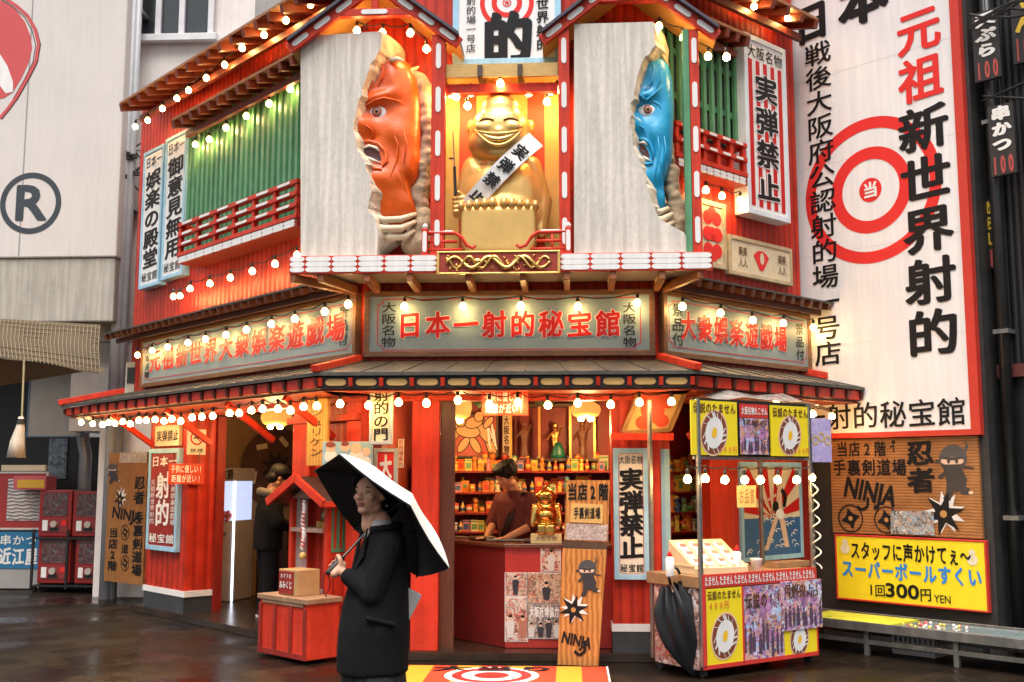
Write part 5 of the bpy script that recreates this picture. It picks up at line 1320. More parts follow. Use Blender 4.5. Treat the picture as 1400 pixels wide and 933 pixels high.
def prize(x, y, z, fr, where, sc=1.):
    kind, c1, me = random.choices(PRZ, WTS)[0]
    o = bpy.data.objects.new(kind.replace(' ', '_'), me); COL.objects.link(o)
    place(o, fr.m @ Matrix.Translation((x, y, z)) @ Matrix.Rotation(random.uniform(-.35, .35), 4, 'Z') @ Matrix.Diagonal((sc, sc, sc * random.uniform(.85, 1.2), 1)))
    tag(o, 'small %s %s on the %s' % (c1, kind, where), 'prize', 'prizes on the gallery shelves')
for r_, z in enumerate(shelf_z[:4]):
    x = x0 + .06
    while x < x1 - .05:
        if not (r_ == 3 and x > .2):
            prize(x, YS + random.uniform(-.01, .03), z, W, ORD[r_] + ' prize shelf behind the counter', random.uniform(.8, 1.12))
            if r_ < 3 and random.random() < .5: prize(x + .03, YS + .17, z, W, ORD[r_] + ' prize shelf behind the counter', 1.45)
        x += random.uniform(.058, .080)
# shelves seen through the right opening
qa = RF.px(913, 690, .52)[0]; qb = RF.px(972, 690, .52)[0]
s2_ = thing('prize_shelves', 'narrow red shelves of prizes seen past the right pillar', 'shelves', RF, (qa + qb) / 2, .62, .9)
for r_, y in enumerate((645, 672, 700, 726)):
    z = RF.px(945, y, .5)[1]; part(MB().box(qa - .3, qb + .05, .42, .615, z - .02, z), 'shelf', reddeep, s2_, RF)
    x = qa - .1
    while x < qb: prize(x, .48, z, RF, ORD[r_] + ' shelf past the right pillar', 1.25); x += random.uniform(.08, .11)

# print of wrestlers, banners, altar
YW = 11.70
r = W.rect(601, 566, 681, 626, YW)
t = sign('wall_print', 'painted red panel of grappling figures high on the gallery wall', W, r, YW, .06, .022, darkwood, mat('print_red', (.48, .06, .03), .5, var=.1), 'picture')
pf = mat('print_flesh', (.68, .36, .14), .5, var=.06); b = MB(); k_ = 1 / 127
def blob(mb, x, y, rx, ry, rot, d): ell(mb, W.px(x, y, YW), rx * k_, ry * k_, d, 26, R(rot))
SH = [(611, 612, 4.5, 14, -22), (671, 611, 5, 15, 20), (622, 592, 6, 15, -30), (662, 592, 6, 15, 32), (634, 608, 5, 12, -35), (650, 609, 5, 12, 30), (640, 590, 16, 8, -8), (648, 578, 12, 7, 15), (630, 576, 6.5, 7.5, 10), (655, 570, 6, 6.5, 0), (616, 582, 4, 9, 40), (668, 578, 4, 9, -40)]
o_ = MB()
for i, (x, y, rx, ry, ro) in enumerate(SH): blob(o_, x, y, rx + 1.3, ry + 1.3, ro, YW - .003 - .0007 * 2 * i); blob(b, x, y, rx, ry, ro, YW - .0037 - .0007 * 2 * i)
part(o_, 'ink_outline', inkblack, t, W); part(b, 'figures', pf, t, W)
b = MB()
for i in range(12):
    x = 607 + (i % 6) * 2 + (58 if i > 5 else 0); line(b, [W.px(x, 570 + (i * 7) % 20, YW), W.px(x + 4, 600 + (i * 5) % 20, YW)], .012, YW - .0155 - .0003 * i)
part(b, 'rope_marks', inkwhite, t, W)
for xa, xb, m_, ik, s_, lab in ((577, 595, mat('banner_black', (.03, .02, .03), .6), pinkprint, '新世界射的', 'black upright banner with pink letters left of the painted panel'), (687, 698, cream, inkbrown, '大阪名物', 'narrow cream upright banner between the painted panel and the altar')):
    r = W.rect(xa, 566, xb, 624, YW); t = sign('wall_banner', lab, W, r, YW, .02, 0, None, m_, 'banner'); text_part(t, W, s_, inset(r, .01, .02), YW - .003, ik, True, off=.025, nib=.01)
r = W.rect(699, 557, 813, 627, YW)
al = thing('altar', 'dark red wooden altar with three niches above the top shelf', 'altar', W, (r[0] + r[2]) / 2, YW, r[1])
part(MB().box(r[0], r[2], YW + .09, YW + .11, r[1], r[3]), 'back', mat('altar_red', (.20, .02, .015), .5, var=.2), al, W)
part(MB().box(r[0] - .03, r[2] + .03, YW - .12, YW + .09, r[1] - .03, r[1]), 'floor', darkwood, al, W); part(MB().box(r[0] - .03, r[2] + .03, YW - .1, YW + .11, r[3], r[3] + .03), 'lintel', darkwood, al, W)
for f in (0, .34, .71, 1):
    x = r[0] + (r[2] - r[0]) * f; part(MB().box(x - .012, x + .012, YW - .08, YW - .05, r[1], r[3]), 'altar_post', mat('post_gilt', (.72, .42, .10), .35, .5), al, W)
def small_deity(label, x, z, h, m, base=None, robe=None):
    t = thing('deity_figure', label, 'statue', W, x, YW - .02, z)
    b = MB(); b.lathe([(.10, 0), (.11, .1), (.075, .3), (.09, .45), (.12, .6), (.09, .72), (.04, .78)], n=14, sy=.7, M=Matrix.Translation((x, YW - .02, z)) @ Matrix.Diagonal((h, h, h, 1)))
    b.ball((x, YW - .03, z + .87 * h), (.07 * h, .07 * h, .10 * h)); b.cap((x - .10 * h, YW - .03, z + .68 * h), .035 * h, (x - .2 * h, YW - .07, z + .5 * h), .028 * h, 8, 3); b.cap((x + .10 * h, YW - .03, z + .68 * h), .035 * h, (x + .17 * h, YW - .07, z + .84 * h), .028 * h, 8, 3)
    o = part(b, 'body', m, t, W, smooth=True); remesh(o, .016 * h + .002, 2)
    if robe: b = MB(); b.lathe([(.2, 0), (.19, .12), (.13, .3), (.07, .42)], n=14, sy=.6, M=Matrix.Translation((x + .03, YW - .05, z)) @ Matrix.Diagonal((h, h, h, 1))); part(b, 'robe', robe, t, W, smooth=True)
    return t
wd = r[2] - r[0]; dw = mat('carved_dark_wood', (.16, .06, .03), .45, var=.2, scale=20)
small_deity('dark wooden guardian figure in the left altar niche', r[0] + wd * .16, r[1], .42, dw); small_deity('dark wooden guardian figure in the right altar niche', r[0] + wd * .86, r[1], .42, dw)
small_deity('small gold deity figure with a green robe in the middle altar niche', r[0] + wd * .53, r[1], .40, gold, robe=mat('robe_green', (.01, .14, .09), .4))

# lamps of woven bamboo
def lamp(label, pos, rr, hz, glow_s=1.):
    t = thing('hanging_lamp', label, 'lamp', W, pos[0], pos[1], pos[2] - hz)
    b = MB(); n = 24; prof = [(rr * .55, -hz), (rr * .88, -hz * .7), (rr, -.1 * hz), (rr * .93, hz * .45), (rr * .6, hz * .9), (rr * .2, hz)]
    b.lathe(prof, n=n, M=Matrix.Translation(pos)); b.f = [f for f in b.f if len(f) == 4]; b.mi = [0] * len(b.f)
    part(b, 'shade', mat('lamp_paper', (.60, .30, .06), .5, var=.35, scale=40, emit=.35), t, W, smooth=True)
    b = MB(); b.tube([(pos[0], pos[1], pos[2] + hz), (pos[0], pos[1], 2.41)], .006, 6); part(b, 'cord', cable, t, W)
    for s in (-1, 1):
        o = bpy.data.objects.new('bulb', BULB); COL.objects.link(o); place(o, Matrix.Translation((pos[0] + s * rr * .32, pos[1] - rr * .25, pos[2] - hz * .95)), t)
        q = bpy.data.objects.new('socket', SOCK); COL.objects.link(q); place(q, WM[o].copy(), o)
    lg = bpy.data.lights.new('lamp_light', 'POINT'); lg.energy = 9; lg.color = (1, .58, .22); lg.shadow_soft_size = .05; lo = bpy.data.objects.new('lamp_light', lg); COL.objects.link(lo); place(lo, Matrix.Translation((pos[0], pos[1] - rr * .3, pos[2] - hz - .12)), t)
def at(px_, py_, y): u, z = W.px(px_, py_, y); return (u, y, z)
lamp('round woven lamp hanging in front of the painted panel', at(622, 556, 10.7), .17, .13); lamp('round woven lamp hanging over the right end of the altar', at(801, 560, 10.9), .15, .08)
lamp('small woven lamp hanging in the left doorway', L.wp(*[L.px(378, 571, .5)[0], .5, L.px(378, 571, .5)[1]]), .17, .09)
# plastic leaf garland under the ceiling
random.seed(5); b = MB()
for i in range(420):
    f = random.random(); c_ = Vector(at(600 + 215 * f, 541 + random.uniform(-6, 10) + 5 * math.sin(f * 30), 11.0 + random.uniform(-.06, .06)))
    a = random.uniform(0, 6.28); e1 = Vector((math.cos(a), random.uniform(-.6, .6), math.sin(a))) * .035; e2 = Vector((-math.sin(a), random.uniform(-.6, .6), math.cos(a))) * .014
    b.add([c_ - e1, c_ + e2, c_ + e1, c_ - e2], [(0, 1, 2, 3)])
solo(b, 'leaf_garland', mat('plastic_leaf', (.045, .10, .03), .5, var=.4, scale=30), W, 'dark green leaf garland strung under the ceiling over the altar', 'garland')

# ------------------------------------------------------------------ counter
ZC = .99
ct = thing('counter', 'dark red shooting counter with an angled left half', 'counter', W, -.2, 10.0, .075)
pa, pb, pc = (-1.60, 11.05), (-.585, 9.95), (.395, 9.97)
b = MB(); b.slab([pa, pb, (pb[0], pb[1] + .45), (pa[0] + .35, pa[1] + .3)], .08, ZC - .035); part(b, 'angled_front', maroon, ct, W)
b = MB(); b.slab([(pb[0] + .002, pb[1]), pc, (pc[0], pc[1] + .45), (pb[0] + .002, pb[1] + .45)], .08, ZC - .035); part(b, 'front', mat('counter_red', (.40, .028, .02), .4, var=.15, scale=3), ct, W)
b = MB(); b.slab([(pa[0] - .02, pa[1] - .03), (pb[0] - .01, pb[1] - .035), (pc[0] + .02, pc[1] - .035), (pc[0] + .02, pc[1] + .5), (pb[0] + .1, pb[1] + .5), (pa[0] + .4, pa[1] + .32)], ZC - .034, ZC); part(b, 'counter_top', mat('counter_top', (.13, .045, .022), .25, var=.25, scale=6), ct, W, bevel=.006)
CF = Frame(pb[0], pb[1], 0)
PH = [(.18, .20, .24), (.62, .50, .38), (.55, .14, .10), (.12, .07, .05), (.72, .66, .58), (.40, .25, .14), (.06, .06, .08)]
ph1, ph2, ph3, ph4 = photo_mat('snapshot_a', PH, 16), photo_mat('snapshot_b', PH[::-1], 13), photo_mat('snapshot_c', PH[2:] + PH[:2], 18), photo_mat('snapshot_d', [(.72, .3, .08), (.6, .12, .06), (.1, .07, .06), (.7, .55, .4), (.4, .2, .1)], 17)
def snap(label, x0, y0, x1, y1, m, d=-.006, extra=None):
    r = CF.rect(x0, y0, x1, y1, d); t = thing('photo_print', label, 'photo', CF, (r[0] + r[2]) / 2, d, r[1], 'photos pinned on the counter front')
    part(MB().box(r[0], r[2], d, -.001, r[1], r[3]), 'print', m, t, CF); part(MB().box(r[0] - .006, r[2] + .006, d + .002, -.0015, r[1] - .006, r[3] + .006), 'white_margin', white, t, CF); return t, r
# people in the snapshots
def pose(t, r, n, d, seed, lo=.05, hi=.55):
    random.seed(seed); cl = [MB(), MB(), MB()]; hd = MB(); hrs = MB(); w_ = r[2] - r[0]; h = r[3] - r[1]
    for i in range(n):
        x = r[0] + w_ * (i + .5) / n + random.uniform(-.05, .05) * w_; z = r[1] + h * lo; top = r[1] + h * random.uniform(hi - .1, hi + .05); bw = min(w_ / n * .42, h * .16); k = random.randrange(3)
        cl[k].add([(x - bw * .6, d - .0004 * i, z), (x + bw * .6, d - .0004 * i, z), (x + bw, d - .0004 * i, top - bw * .4), (x + bw * .5, d - .0004 * i, top), (x - bw * .5, d - .0004 * i, top), (x - bw, d - .0004 * i, top - bw * .4)], [(0, 1, 2, 3, 4, 5)])
        ell(hd, (x, top + bw * .5), bw * .42, bw * .55, d - .0006 - .0004 * i, 14); ell(hrs, (x, top + bw * .85), bw * .45, bw * .32, d - .0009 - .0004 * i, 14)
    for k, (nm, c_) in enumerate((('dark', (.03, .03, .04)), ('pale', (.62, .58, .54)), ('warm', (.42, .16, .10)))):
        if cl[k].v: part(cl[k], 'pictured_clothes', mat('print_cloth_' + nm, c_, .4, var=.1), t, CF)
    part(hd, 'pictured_faces', mat('print_skin', (.72, .48, .34)), t, CF); part(hrs, 'pictured_hair', inkblack, t, CF)
t, r = snap('snapshot of one seated person, upper left of the photo block', 691, 784, 721, 815, ph1); pose(t, r, 1, -.0075, 1, .05, .7)
t, r = snap('snapshot of a crowded prize wall, upper right of the photo block', 722, 784, 768, 825, ph4); pose(t, r, 1, -.0075, 2, .1, .5)
t, r = snap('snapshot of two standing people, lower left of the photo block', 691, 817, 721, 877, ph2); pose(t, r, 2, -.0075, 3, .08, .5)
t, r = snap('snapshot of a group of people under white caption letters', 722, 826, 768, 873, ph3); pose(t, r, 4, -.0075, 4, .02, .42)
text_part(t, CF, '大阪万博協力!', (r[0] + .01, r[3] - .12, r[2] + .02, r[3] - .02), -.0095, inkwhite, off=.03, nib=.01)
t, r = snap('snapshot of an officer in a dark cap, topmost on the counter front', 740, 746, 766, 781, ph2); pose(t, r, 1, -.0075, 6, .0, .62)
# small gold statue on its plinth
CS = Frame(*[W.px(747, 735, 10.05)[0], 10.05], 0)
t = thing('golden_figurine', 'small golden laughing figurine on a cream plinth on the counter', 'figurine', CS, 0, 0, ZC)
part(MB().box(-.14, .14, -.09, .09, ZC + .001, ZC + .085), 'plinth', mat('plinth_cream', (.55, .45, .22), .4, var=.1), t, CS, bevel=.004)
b = MB(); z = ZC + .085
b.ball((0, 0, z + .17), (.115, .09, .13)); b.ball((0, -.01, z + .33), (.085, .075, .085)); b.cap((0, 0, z + .40), .03, (0, 0, z + .435), .012); b.cap((-.10, 0, z + .24), .038, (-.125, -.02, z + .09), .028); b.cap((.10, 0, z + .24), .038, (.125, -.02, z + .09), .028)
b.ball((-.085, 0, z + .34), (.016, .02, .03)); b.ball((.085, 0, z + .34), (.016, .02, .03)); b.ball((0, -.085, z + .335), (.016, .02, .014))
b.box(-.078, -.008, -.12, -.02, z, z + .085); b.box(.008, .078, -.12, -.02, z, z + .085); b.ball((0, -.03, z + .17), (.095, .085, .075))
o = part(b, 'body', brass, t, CS, smooth=True); remesh(o, .009, 2)
b = MB(); q = [(x, -.095 + 4 * x * x, z + .305 + 5 * x * x) for x in [-.05 + .0125 * i for i in range(9)]]; b.tube(q, .007, 6); q = [(x, -.1 + 4 * x * x, z + .36 - 4 * (abs(x) - .03) ** 2 * 10) for x in (-.055, -.03, -.012, .012, .03, .055)]; b.tube(q, .006, 6)
part(b, 'smile_and_brow', mat('gold_shadow', (.22, .12, .04)), t, CS)
text_part(t, CS, '大阪名物', (-.1, ZC + .02, .1, ZC + .07), -.0915, inkbrown, off=.0, nib=0)
# rifles lying on the counter
for i, (x, y) in enumerate(((-.95, 10.5), (-.4, 10.12))):
    q = Frame(x, y, -30 + 28 * i); t = thing('cork_gun', ['cork gun lying on the angled counter half', 'cork gun lying near the counter corner'][i], 'toy gun', q, 0, 0, ZC)
    part(MB().cap((.0, 0, ZC + .02), .02, (.28, 0, ZC + .022), .026), 'stock', darkwood, t, q, smooth=True); part(MB().tube([(-.36, 0, ZC + .022), (0, 0, ZC + .022)], .011, 8), 'barrel', steeldull, t, q)

# ------------------------------------------------------------------ tall standing ninja board before the counter
NB = Frame(.055, 9.50, -10)
def nbp(x, y, d=0): return NB.px(x, y, d)
t = thing('standing_board', 'tall leaning timber board with a masked figure, a black star and brush letters', 'board', NB, 0, 0, .0)
A4 = [nbp(762, 903), nbp(818, 909), nbp(829, 752), nbp(769, 750)]; A4[0] = (A4[0][0], .004); A4[1] = (A4[1][0], .004)
part(MB().prism(A4, 0, .035), 'panel', board, t, NB, bevel=.003)
part(MB().prism([nbp(769.5, 749), nbp(829, 751.5), nbp(829.5, 743), nbp(770, 740)], .002, .033), 'dark_band', darkwood, t, NB)
part(MB().prism([nbp(771, 739), nbp(831, 742), nbp(833, 657), nbp(775, 657)], .004, .03), 'upper_panel', board, t, NB)
d = -.004; r = NB.rect(775, 660, 832, 686, d); b = MB(); letters(b, '当店2階', *r, d + .005, off=.03, nib=.02, shear=.02)
r = nbp(763, 897); r1 = nbp(816, 865); 
words(b, 'NINJA', nbp(767, 885)[0], nbp(790, 884)[1], nbp(806, 885)[0], nbp(790, 864)[1], d, .03, slant=.2, rise=-.05)
q = nbp(795, 889); line(b, [(q[0] + .03, q[1] + .08), (q[0] + .03, q[1] - .01), (q[0] - .02, q[1] - .045), (q[0] - .06, q[1] - .01)], .026, d - .001)
part(b, 'lettering', inkblack, t, NB)
part(MB().prism([nbp(779, 714), nbp(824, 716), nbp(825, 690), nbp(781, 688)], -.004, .006), 'yellow_plate', yellowwood, t, NB)
text_part(t, NB, '手裏剣道場', NB.rect(784, 693, 821, 711, -.006), -.0062, inkblack, off=.02, nib=.01)
part(MB().prism([nbp(773, 738), nbp(830, 740), nbp(831, 718), nbp(774, 716)], -.002, .006), 'photo', photo_mat('shop_photo', [(.5, .42, .38), (.12, .1, .1), (.66, .58, .52), (.35, .22, .18), (.2, .2, .22)], 22), t, NB)
shuriken(t, NB, 784, 834, 20, d, 6); ninja_graphic(t, NB, 803, 778, 11, d)

# ================================================================== LEFT LOBBY
LB = Frame(*[(L.wp(L.px(300, 700, .85)[0], .85, 0)).x, (L.wp(L.px(300, 700, .85)[0], .85, 0)).y], -12)
t = thing('claw_machine', 'white claw machine with a bluish lit window inside the left doorway', 'arcade machine', LB, 0, 0, .075)
hw = .20; zt = LB.px(300, 640, 0)[1]; zw0 = LB.px(300, 712, 0)[1]; zw1 = LB.px(300, 658, 0)[1]
part(MB().box(-hw, hw, 0, .5, .08, zw0), 'cabinet', mat('cabinet_white', (.50, .46, .44), .35, var=.1), t, LB, bevel=.008); part(MB().box(-hw, hw, 0, .5, zw1, zt), 'header', mat('cabinet_white', (.5, .46, .44)), t, LB)
part(MB().box(-hw + .02, hw - .02, .02, .48, zw0, zw1), 'lit_window', mat('window_lit', (.42, .50, .72), .15, var=.2, scale=4, emit=.35), t, LB)
part(MB().box(hw - .006, hw + .006, -.012, .02, .08, zw1), 'light_edge', mat('led_white', (.8, .88, 1), .3, var=0, emit=1.0), t, LB)
b = MB(); random.seed(3)
for i in range(26): b.ball((random.uniform(-.15, .15), random.uniform(-.008, .03), zw0 + random.uniform(.0, .1)), random.uniform(.025, .045), 8, 6)
part(b, 'prize_heap', mat('plush_pink', (.45, .10, .10), .7, var=.3), t, LB, smooth=True, kind='stuff')
text_part(t, LB, 'つめ放題', (-.18, zw1 + .01, .18, zt - .01), -.003, inkblack, off=.02, nib=.01)
b = MB(); b.ball((.02, -.02, zw0 - .12), (.03, .03, .03)); b.box(-.12, .1, -.03, 0, zw0 - .18, zw0 - .14); part(b, 'control_panel', steeldull, t, LB)
# round shield
SWF = Frame(*wpt(L, uLend + .42, 0), 45)          # inner side wall of the lobby, facing the doorway
r0 = SWF.px(378, 640, -.03)
t = thing('round_shield', 'large round dark shield with paper strips behind the dark clothed visitor', 'wall decoration', SWF, r0[0], 0, r0[1] - .5)
b = MB(); b.disc(r0, 0, .52, -.03, 48); b.disc(r0, .47, .53, -.045, 48); part(b, 'disc', mat('shield_dark', (.10, .045, .03), .5, var=.4, scale=6), t, SWF)
b = MB(); star(b, r0, .13, .25, 9, -.04); part(b, 'crest', black, t, SWF)
b = MB()
for a in (20, 75, 130, 200, 320):
    c_ = (r0[0] + .36 * math.cos(R(a)), r0[1] + .36 * math.sin(R(a))); line(b, [(c_[0] - .08 * math.cos(R(a + 60)), c_[1] - .08 * math.sin(R(a + 60))), (c_[0] + .08 * math.cos(R(a + 60)), c_[1] + .08 * math.sin(R(a + 60)))], .07, -.045)
part(b, 'paper_strip', cream, t, SWF)
r = (L.px(338, 690, 1.8)[0] - .2, .9, L.px(338, 690, 1.8)[0] + .5, 1.35)
b = MB(); b.box(r[0] - .4, r[2] + .9, 1.6, 2.08, .08, .95); solo(b, 'lobby_bench', mat('bench_dark', (.05, .02, .015), .5, var=.3), L, 'dark low cabinet along the lobby wall behind the visitor', 'cabinet')
# lit cream end wall left of the left pillar
part(MB().box(uLend + .02, pl0 - .02, .42, .50, 0, 2.27), 'end_wall', mat('end_wall_cream', (.55, .42, .22), .6, var=.12), bd, L)
# ================================================================== FORTUNE KIOSK
KS = Frame(-2.80, 9.93, -42)
kw = .74
t = thing('fortune_kiosk', 'small red shrine shaped fortune kiosk with a gabled roof beside the woman', 'kiosk', KS, kw / 2, .25, 0)
zb = .50
b = MB(); b.box(0, kw, 0, .34, .03, zb); part(b, 'offering_box', red, t, KS, bevel=.006)
b = MB(); b.box(-.02, kw + .02, -.02, .36, zb + .001, zb + .045); b.box(0.05, kw - .05, -.012, .33, zb - .03, zb); part(b, 'box_lid', mat('lid_worn', (.30, .16, .09), .6, var=.4, scale=14), t, KS, bevel=.005)
b = MB()
for f in (0, .34, .68, 1): b.box(kw * f - .022 + (.022 if f == 0 else -.022 if f == 1 else 0), kw * f + .022 + (.022 if f == 0 else -.022 if f == 1 else 0), -.014, -.001, .03, zb - .035)
b.box(.045, kw - .045, -.011, -.001, .03, .08); part(b, 'box_frame', reddeep, t, KS, bevel=.003)
x0, x1, y0, y1 = -.11, .50, .36, .68; zt = KS.px(435, 682, .36)[1]
ps = mat('worn_post_trim', (.36, .22, .16), .6, var=.4, scale=20)
for x in (x0, x1 - .05):
    for y in (y0, y1 - .05): part(MB().box(x, x + .05, y, y + .05, .0, zt), 'post', red, t, KS, bevel=.004)
part(MB().box(x0 + .05, x1 - .05, y1 - .04, y1 - .02, .05, zt), 'back_panel', reddeep, t, KS)
part(MB().box(x0 + .01, x0 + .03, y0 + .05, y1 - .05, .05, zt), 'side_panel', white, t, KS)
zm = zb + .62
part(MB().box(x0 + .052, x1 - .052, y0 - .02, y1 - .05, zm - .035, zm), 'shelf', ps, t, KS); part(MB().box(x0 + .052, x1 - .052, y0 - .01, y1 - .05, zb + .02, zb + .05), 'floor', ps, t, KS)
sp = part(MB().box(x1 - .03, x1 - .012, y0 + .05, y1 - .05, .03, zt), 'side_panel', red, t, KS)
b = MB(); sg_ = (y1 - y0 - .1) / 7
for i in range(7):
    if i % 2 == 0: b.box(x1 - .0115, x1 - .004, y0 + .05 + sg_ * i, y0 + .05 + sg_ * (i + .95), zm - .18, zt - .03)
b.box(x1 - .0115, x1 - .005, y0 + .051, y1 - .051, zm - .21, zm - .181); part(b, 'green_slats', green, sp, KS)
b = MB()
for za, zc in ((.1, .42), (.5, zm - .26)): border(b, (y0 + .09, za, y1 - .09, zc), .016, 0, .001)
vs = [(x1 - .010, y, z) for (y, _, z) in b.v]; part(MB().add(vs, b.f), 'panel_moulding', reddeep, sp, KS)
xm = (x0 + x1) / 2; za = zt + .17; ze = zt - .05
rf = MB()
for s, xe in ((-1, x0 - .13), (1, x1 + .13)):
    a = [(xe, y0 - .14, ze), (xm, y0 - .14, za), (xm, y1 + .05, za), (xe, y1 + .05, ze)]
    rf.add(a + [(x, y, z + .03) for x, y, z in a], [(0, 1, 2, 3), (7, 6, 5, 4), (0, 4, 5, 1), (1, 5, 6, 2), (2, 6, 7, 3), (3, 7, 4, 0)])
ro = part(rf, 'roof', mat('kiosk_roof', (.05, .035, .03), .4, var=.3, scale=6), t, KS)
b = MB(); b.bar((x0 - .15, y0 - .15, ze + .01), (xm, y0 - .15, za + .02), .03, .075); b.bar((x1 + .15, y0 - .15, ze + .01), (xm, y0 - .15, za + .02), .03, .075); b.bar((x1 + .14, y0 - .15, ze + .005), (x1 + .14, y1 + .06, ze + .005), .03, .05); part(b, 'barge_board', red, ro, KS, bevel=.004)
b = MB(); b.prism([(x0 + .02, zt - .002), (x1 - .02, zt - .002), (xm, za - .02)], y0 + .01, y0 + .03); part(b, 'gable_panel', ps, t, KS)
b = MB(); q = [(xm - .02 + .012 * math.sin(i * .9), y0 - .03, zt - .02 - .035 * i) for i in range(14)]; b.tube(q, .022, 9); rp = part(b, 'bell_rope', inkwhite, t, KS, smooth=True)
b = MB()
for i in range(12):
    z = zt - .03 - .036 * i; b.tube([(xm - .045, y0 - .032, z + .012), (xm - .02, y0 - .054, z), (xm + .008, y0 - .032, z - .012)], .007, 6)
part(b, 'rope_stripes', inkred, rp, KS); b = MB(); b.ball((xm - .02, y0 - .03, zt - .52), .035, 12, 8); part(b, 'rope_end', yellowwood, rp, KS, smooth=True)
# things inside the kiosk
bx = thing('fortune_box', 'tan fortune slip box with a red label in the lower kiosk bay', 'box', KS, .38, .1, zb + .046)
part(MB().box(.20, .49, .06, .30, zb + .047, zb + .27), 'carton', mat('carton_tan', (.42, .24, .10), .6, var=.15, scale=8), bx, KS, bevel=.004)
part(MB().box(.215, .44, .052, .059, zb + .06, zb + .255), 'label_plate', reddeep, bx, KS)
b = MB(); letters(b, 'おみくじ', .225, zb + .10, .43, zb + .175, .0495, off=.02, nib=.01); letters(b, 'おすすめ', .24, zb + .19, .415, zb + .24, .0495, off=.0, nib=.004); part(b, 'lettering', inkwhite, bx, KS)
t = thing('small_idol', 'small dark bronze seated idol on the kiosk shelf', 'figurine', KS, xm + .1, y0 + .15, zm)
b = MB(); b.box(xm + .02, xm + .2, y0 + .08, y0 + .24, zm + .001, zm + .06); part(b, 'base', brass, t, KS); b = MB(); b.lathe([(.075, 0), (.08, .05), (.06, .11), (.045, .14)], n=14, M=Matrix.Translation((xm + .11, y0 + .16, zm + .06))); b.ball((xm + .11, y0 + .155, zm + .235), (.05, .048, .055)); part(b, 'body', mat('bronze', (.22, .17, .07), .35, .8), t, KS, smooth=True)

# ================================================================== FOOD CART
K = Frame(1.05, 8.93, 37)
cw = K.px(1117, 850, 0)[0]; zc0 = K.px(965, 914, 0)[1]; zc1 = K.px(955, 806, 0)[1]; zc2 = K.px(955, 789, 0)[1]; DPT = .62
t = thing('food_cart', 'street food cart with yellow menu panels, bulbs and steel posts', 'food cart', K, cw / 2, DPT / 2, 0)
body = part(MB().box(.01, cw - .01, .012, DPT, zc0, zc1), 'body', mat('cart_body', (.32, .10, .06), .5, var=.2), t, K)
part(MB().box(-.03, cw + .03, .02, DPT + .02, zc1 + .002, zc2), 'counter_top', mat('cart_top', (.30, .17, .08), .4, var=.25, scale=8), t, K, bevel=.005)
b = MB(); b.box(0, cw + .01, -.004, .018, zc1 + .004, zc2 + .012); st = part(b, 'red_strip', mat('strip_red', (.62, .04, .03), .45), t, K)
b = MB()
for i in range(8): letters(b, 'たません', .02 + (cw - .03) * i / 8, zc1 + .012, .02 + (cw - .03) * (i + .94) / 8, zc2 + .006, -.007, off=.02, nib=.008, shear=0)
part(b, 'lettering', inkwhite, st, K)
SCR = [(.10, .25, .62), (.65, .72, .82), (.55, .2, .45), (.08, .08, .14), (.75, .35, .2), (.3, .5, .8), (.8, .75, .75)]
cartp, cartp2 = photo_mat('street_photo', SCR, 11), photo_mat('street_photo_b', SCR[::-1], 12)
def egg(t_, fr, c, rr, d, parent):
    """egg cracker drawn on a menu panel: brown ring with white sauce, white egg, yolk"""
    b = MB(); ell(b, c, rr * .80, rr * 1.0, d - .001, 30, -.25); part(b, 'cracker_edge', mat('print_peach', (.80, .52, .32), .45), parent, fr)
    b = MB(); ell(b, c, rr * .73, rr * .92, d - .002, 30, -.25); part(b, 'cracker', mat('print_brown', (.22, .06, .03), .45), parent, fr)
    b = MB()
    for i in range(15):
        a = 2 * math.pi * i / 15 + .23 * math.sin(i * 7.3); q = .25 + .25 * math.sin(i * 3.1); line(b, [(c[0] + rr * .5 * math.cos(a), c[1] + rr * .6 * math.sin(a)), (c[0] + rr * .70 * math.cos(a + q), c[1] + rr * .88 * math.sin(a + q))], rr * (.05 + .03 * math.sin(i * 5.)), d - .003 - .0001 * i)
    ell(b, c, rr * .52, rr * .68, d - .005, 26, -.25); part(b, 'egg_white', white, parent, fr)
    b = MB(); ell(b, c, rr * .15, rr * .24, d - .006, 18, -.25); part(b, 'yolk', mat('print_yolk', (.85, .50, .03), .4), parent, fr)
def menu(r, d, title, price, low, sc, parent=t, fr=K, eggc=None, th=.012):
    p = part(MB().box(r[0], r[2], d, d + th, r[1], r[3]), 'menu_panel', yellow, parent, fr)
    h = r[3] - r[1]; w_ = r[2] - r[0]
    egg(p, fr, (r[0] + w_ * eggc[0], r[1] + h * eggc[1]), w_ * eggc[2], d - .001, p)
    b = MB(); letters(b, title, r[0] + w_ * .04, r[3] - h * sc - .01, r[2] - w_ * .03, r[3] - .012, d - .002, off=.018, nib=.01, shear=.05); part(b, 'lettering', inkbrown, p, fr)
    b = MB(); letters(b, price, r[0] + w_ * low[0], r[1] + h * low[1], r[0] + w_ * low[2], r[1] + h * low[3], d - .008, off=.0, nib=.012, shear=0); part(b, 'price', mat('ink_price', (.70, .10, .05), .45), p, fr)
    return p
xa, xb, xc = K.px(1016, 860, 0)[0], K.px(1071, 850, 0)[0], cw - .012
menu((.03, zc0 + .02, xa - .01, zc1 - .005), -.004, '伝説のたません', '400円', (.05, .72, .62, .84), .14, eggc=(.5, .36, .47))
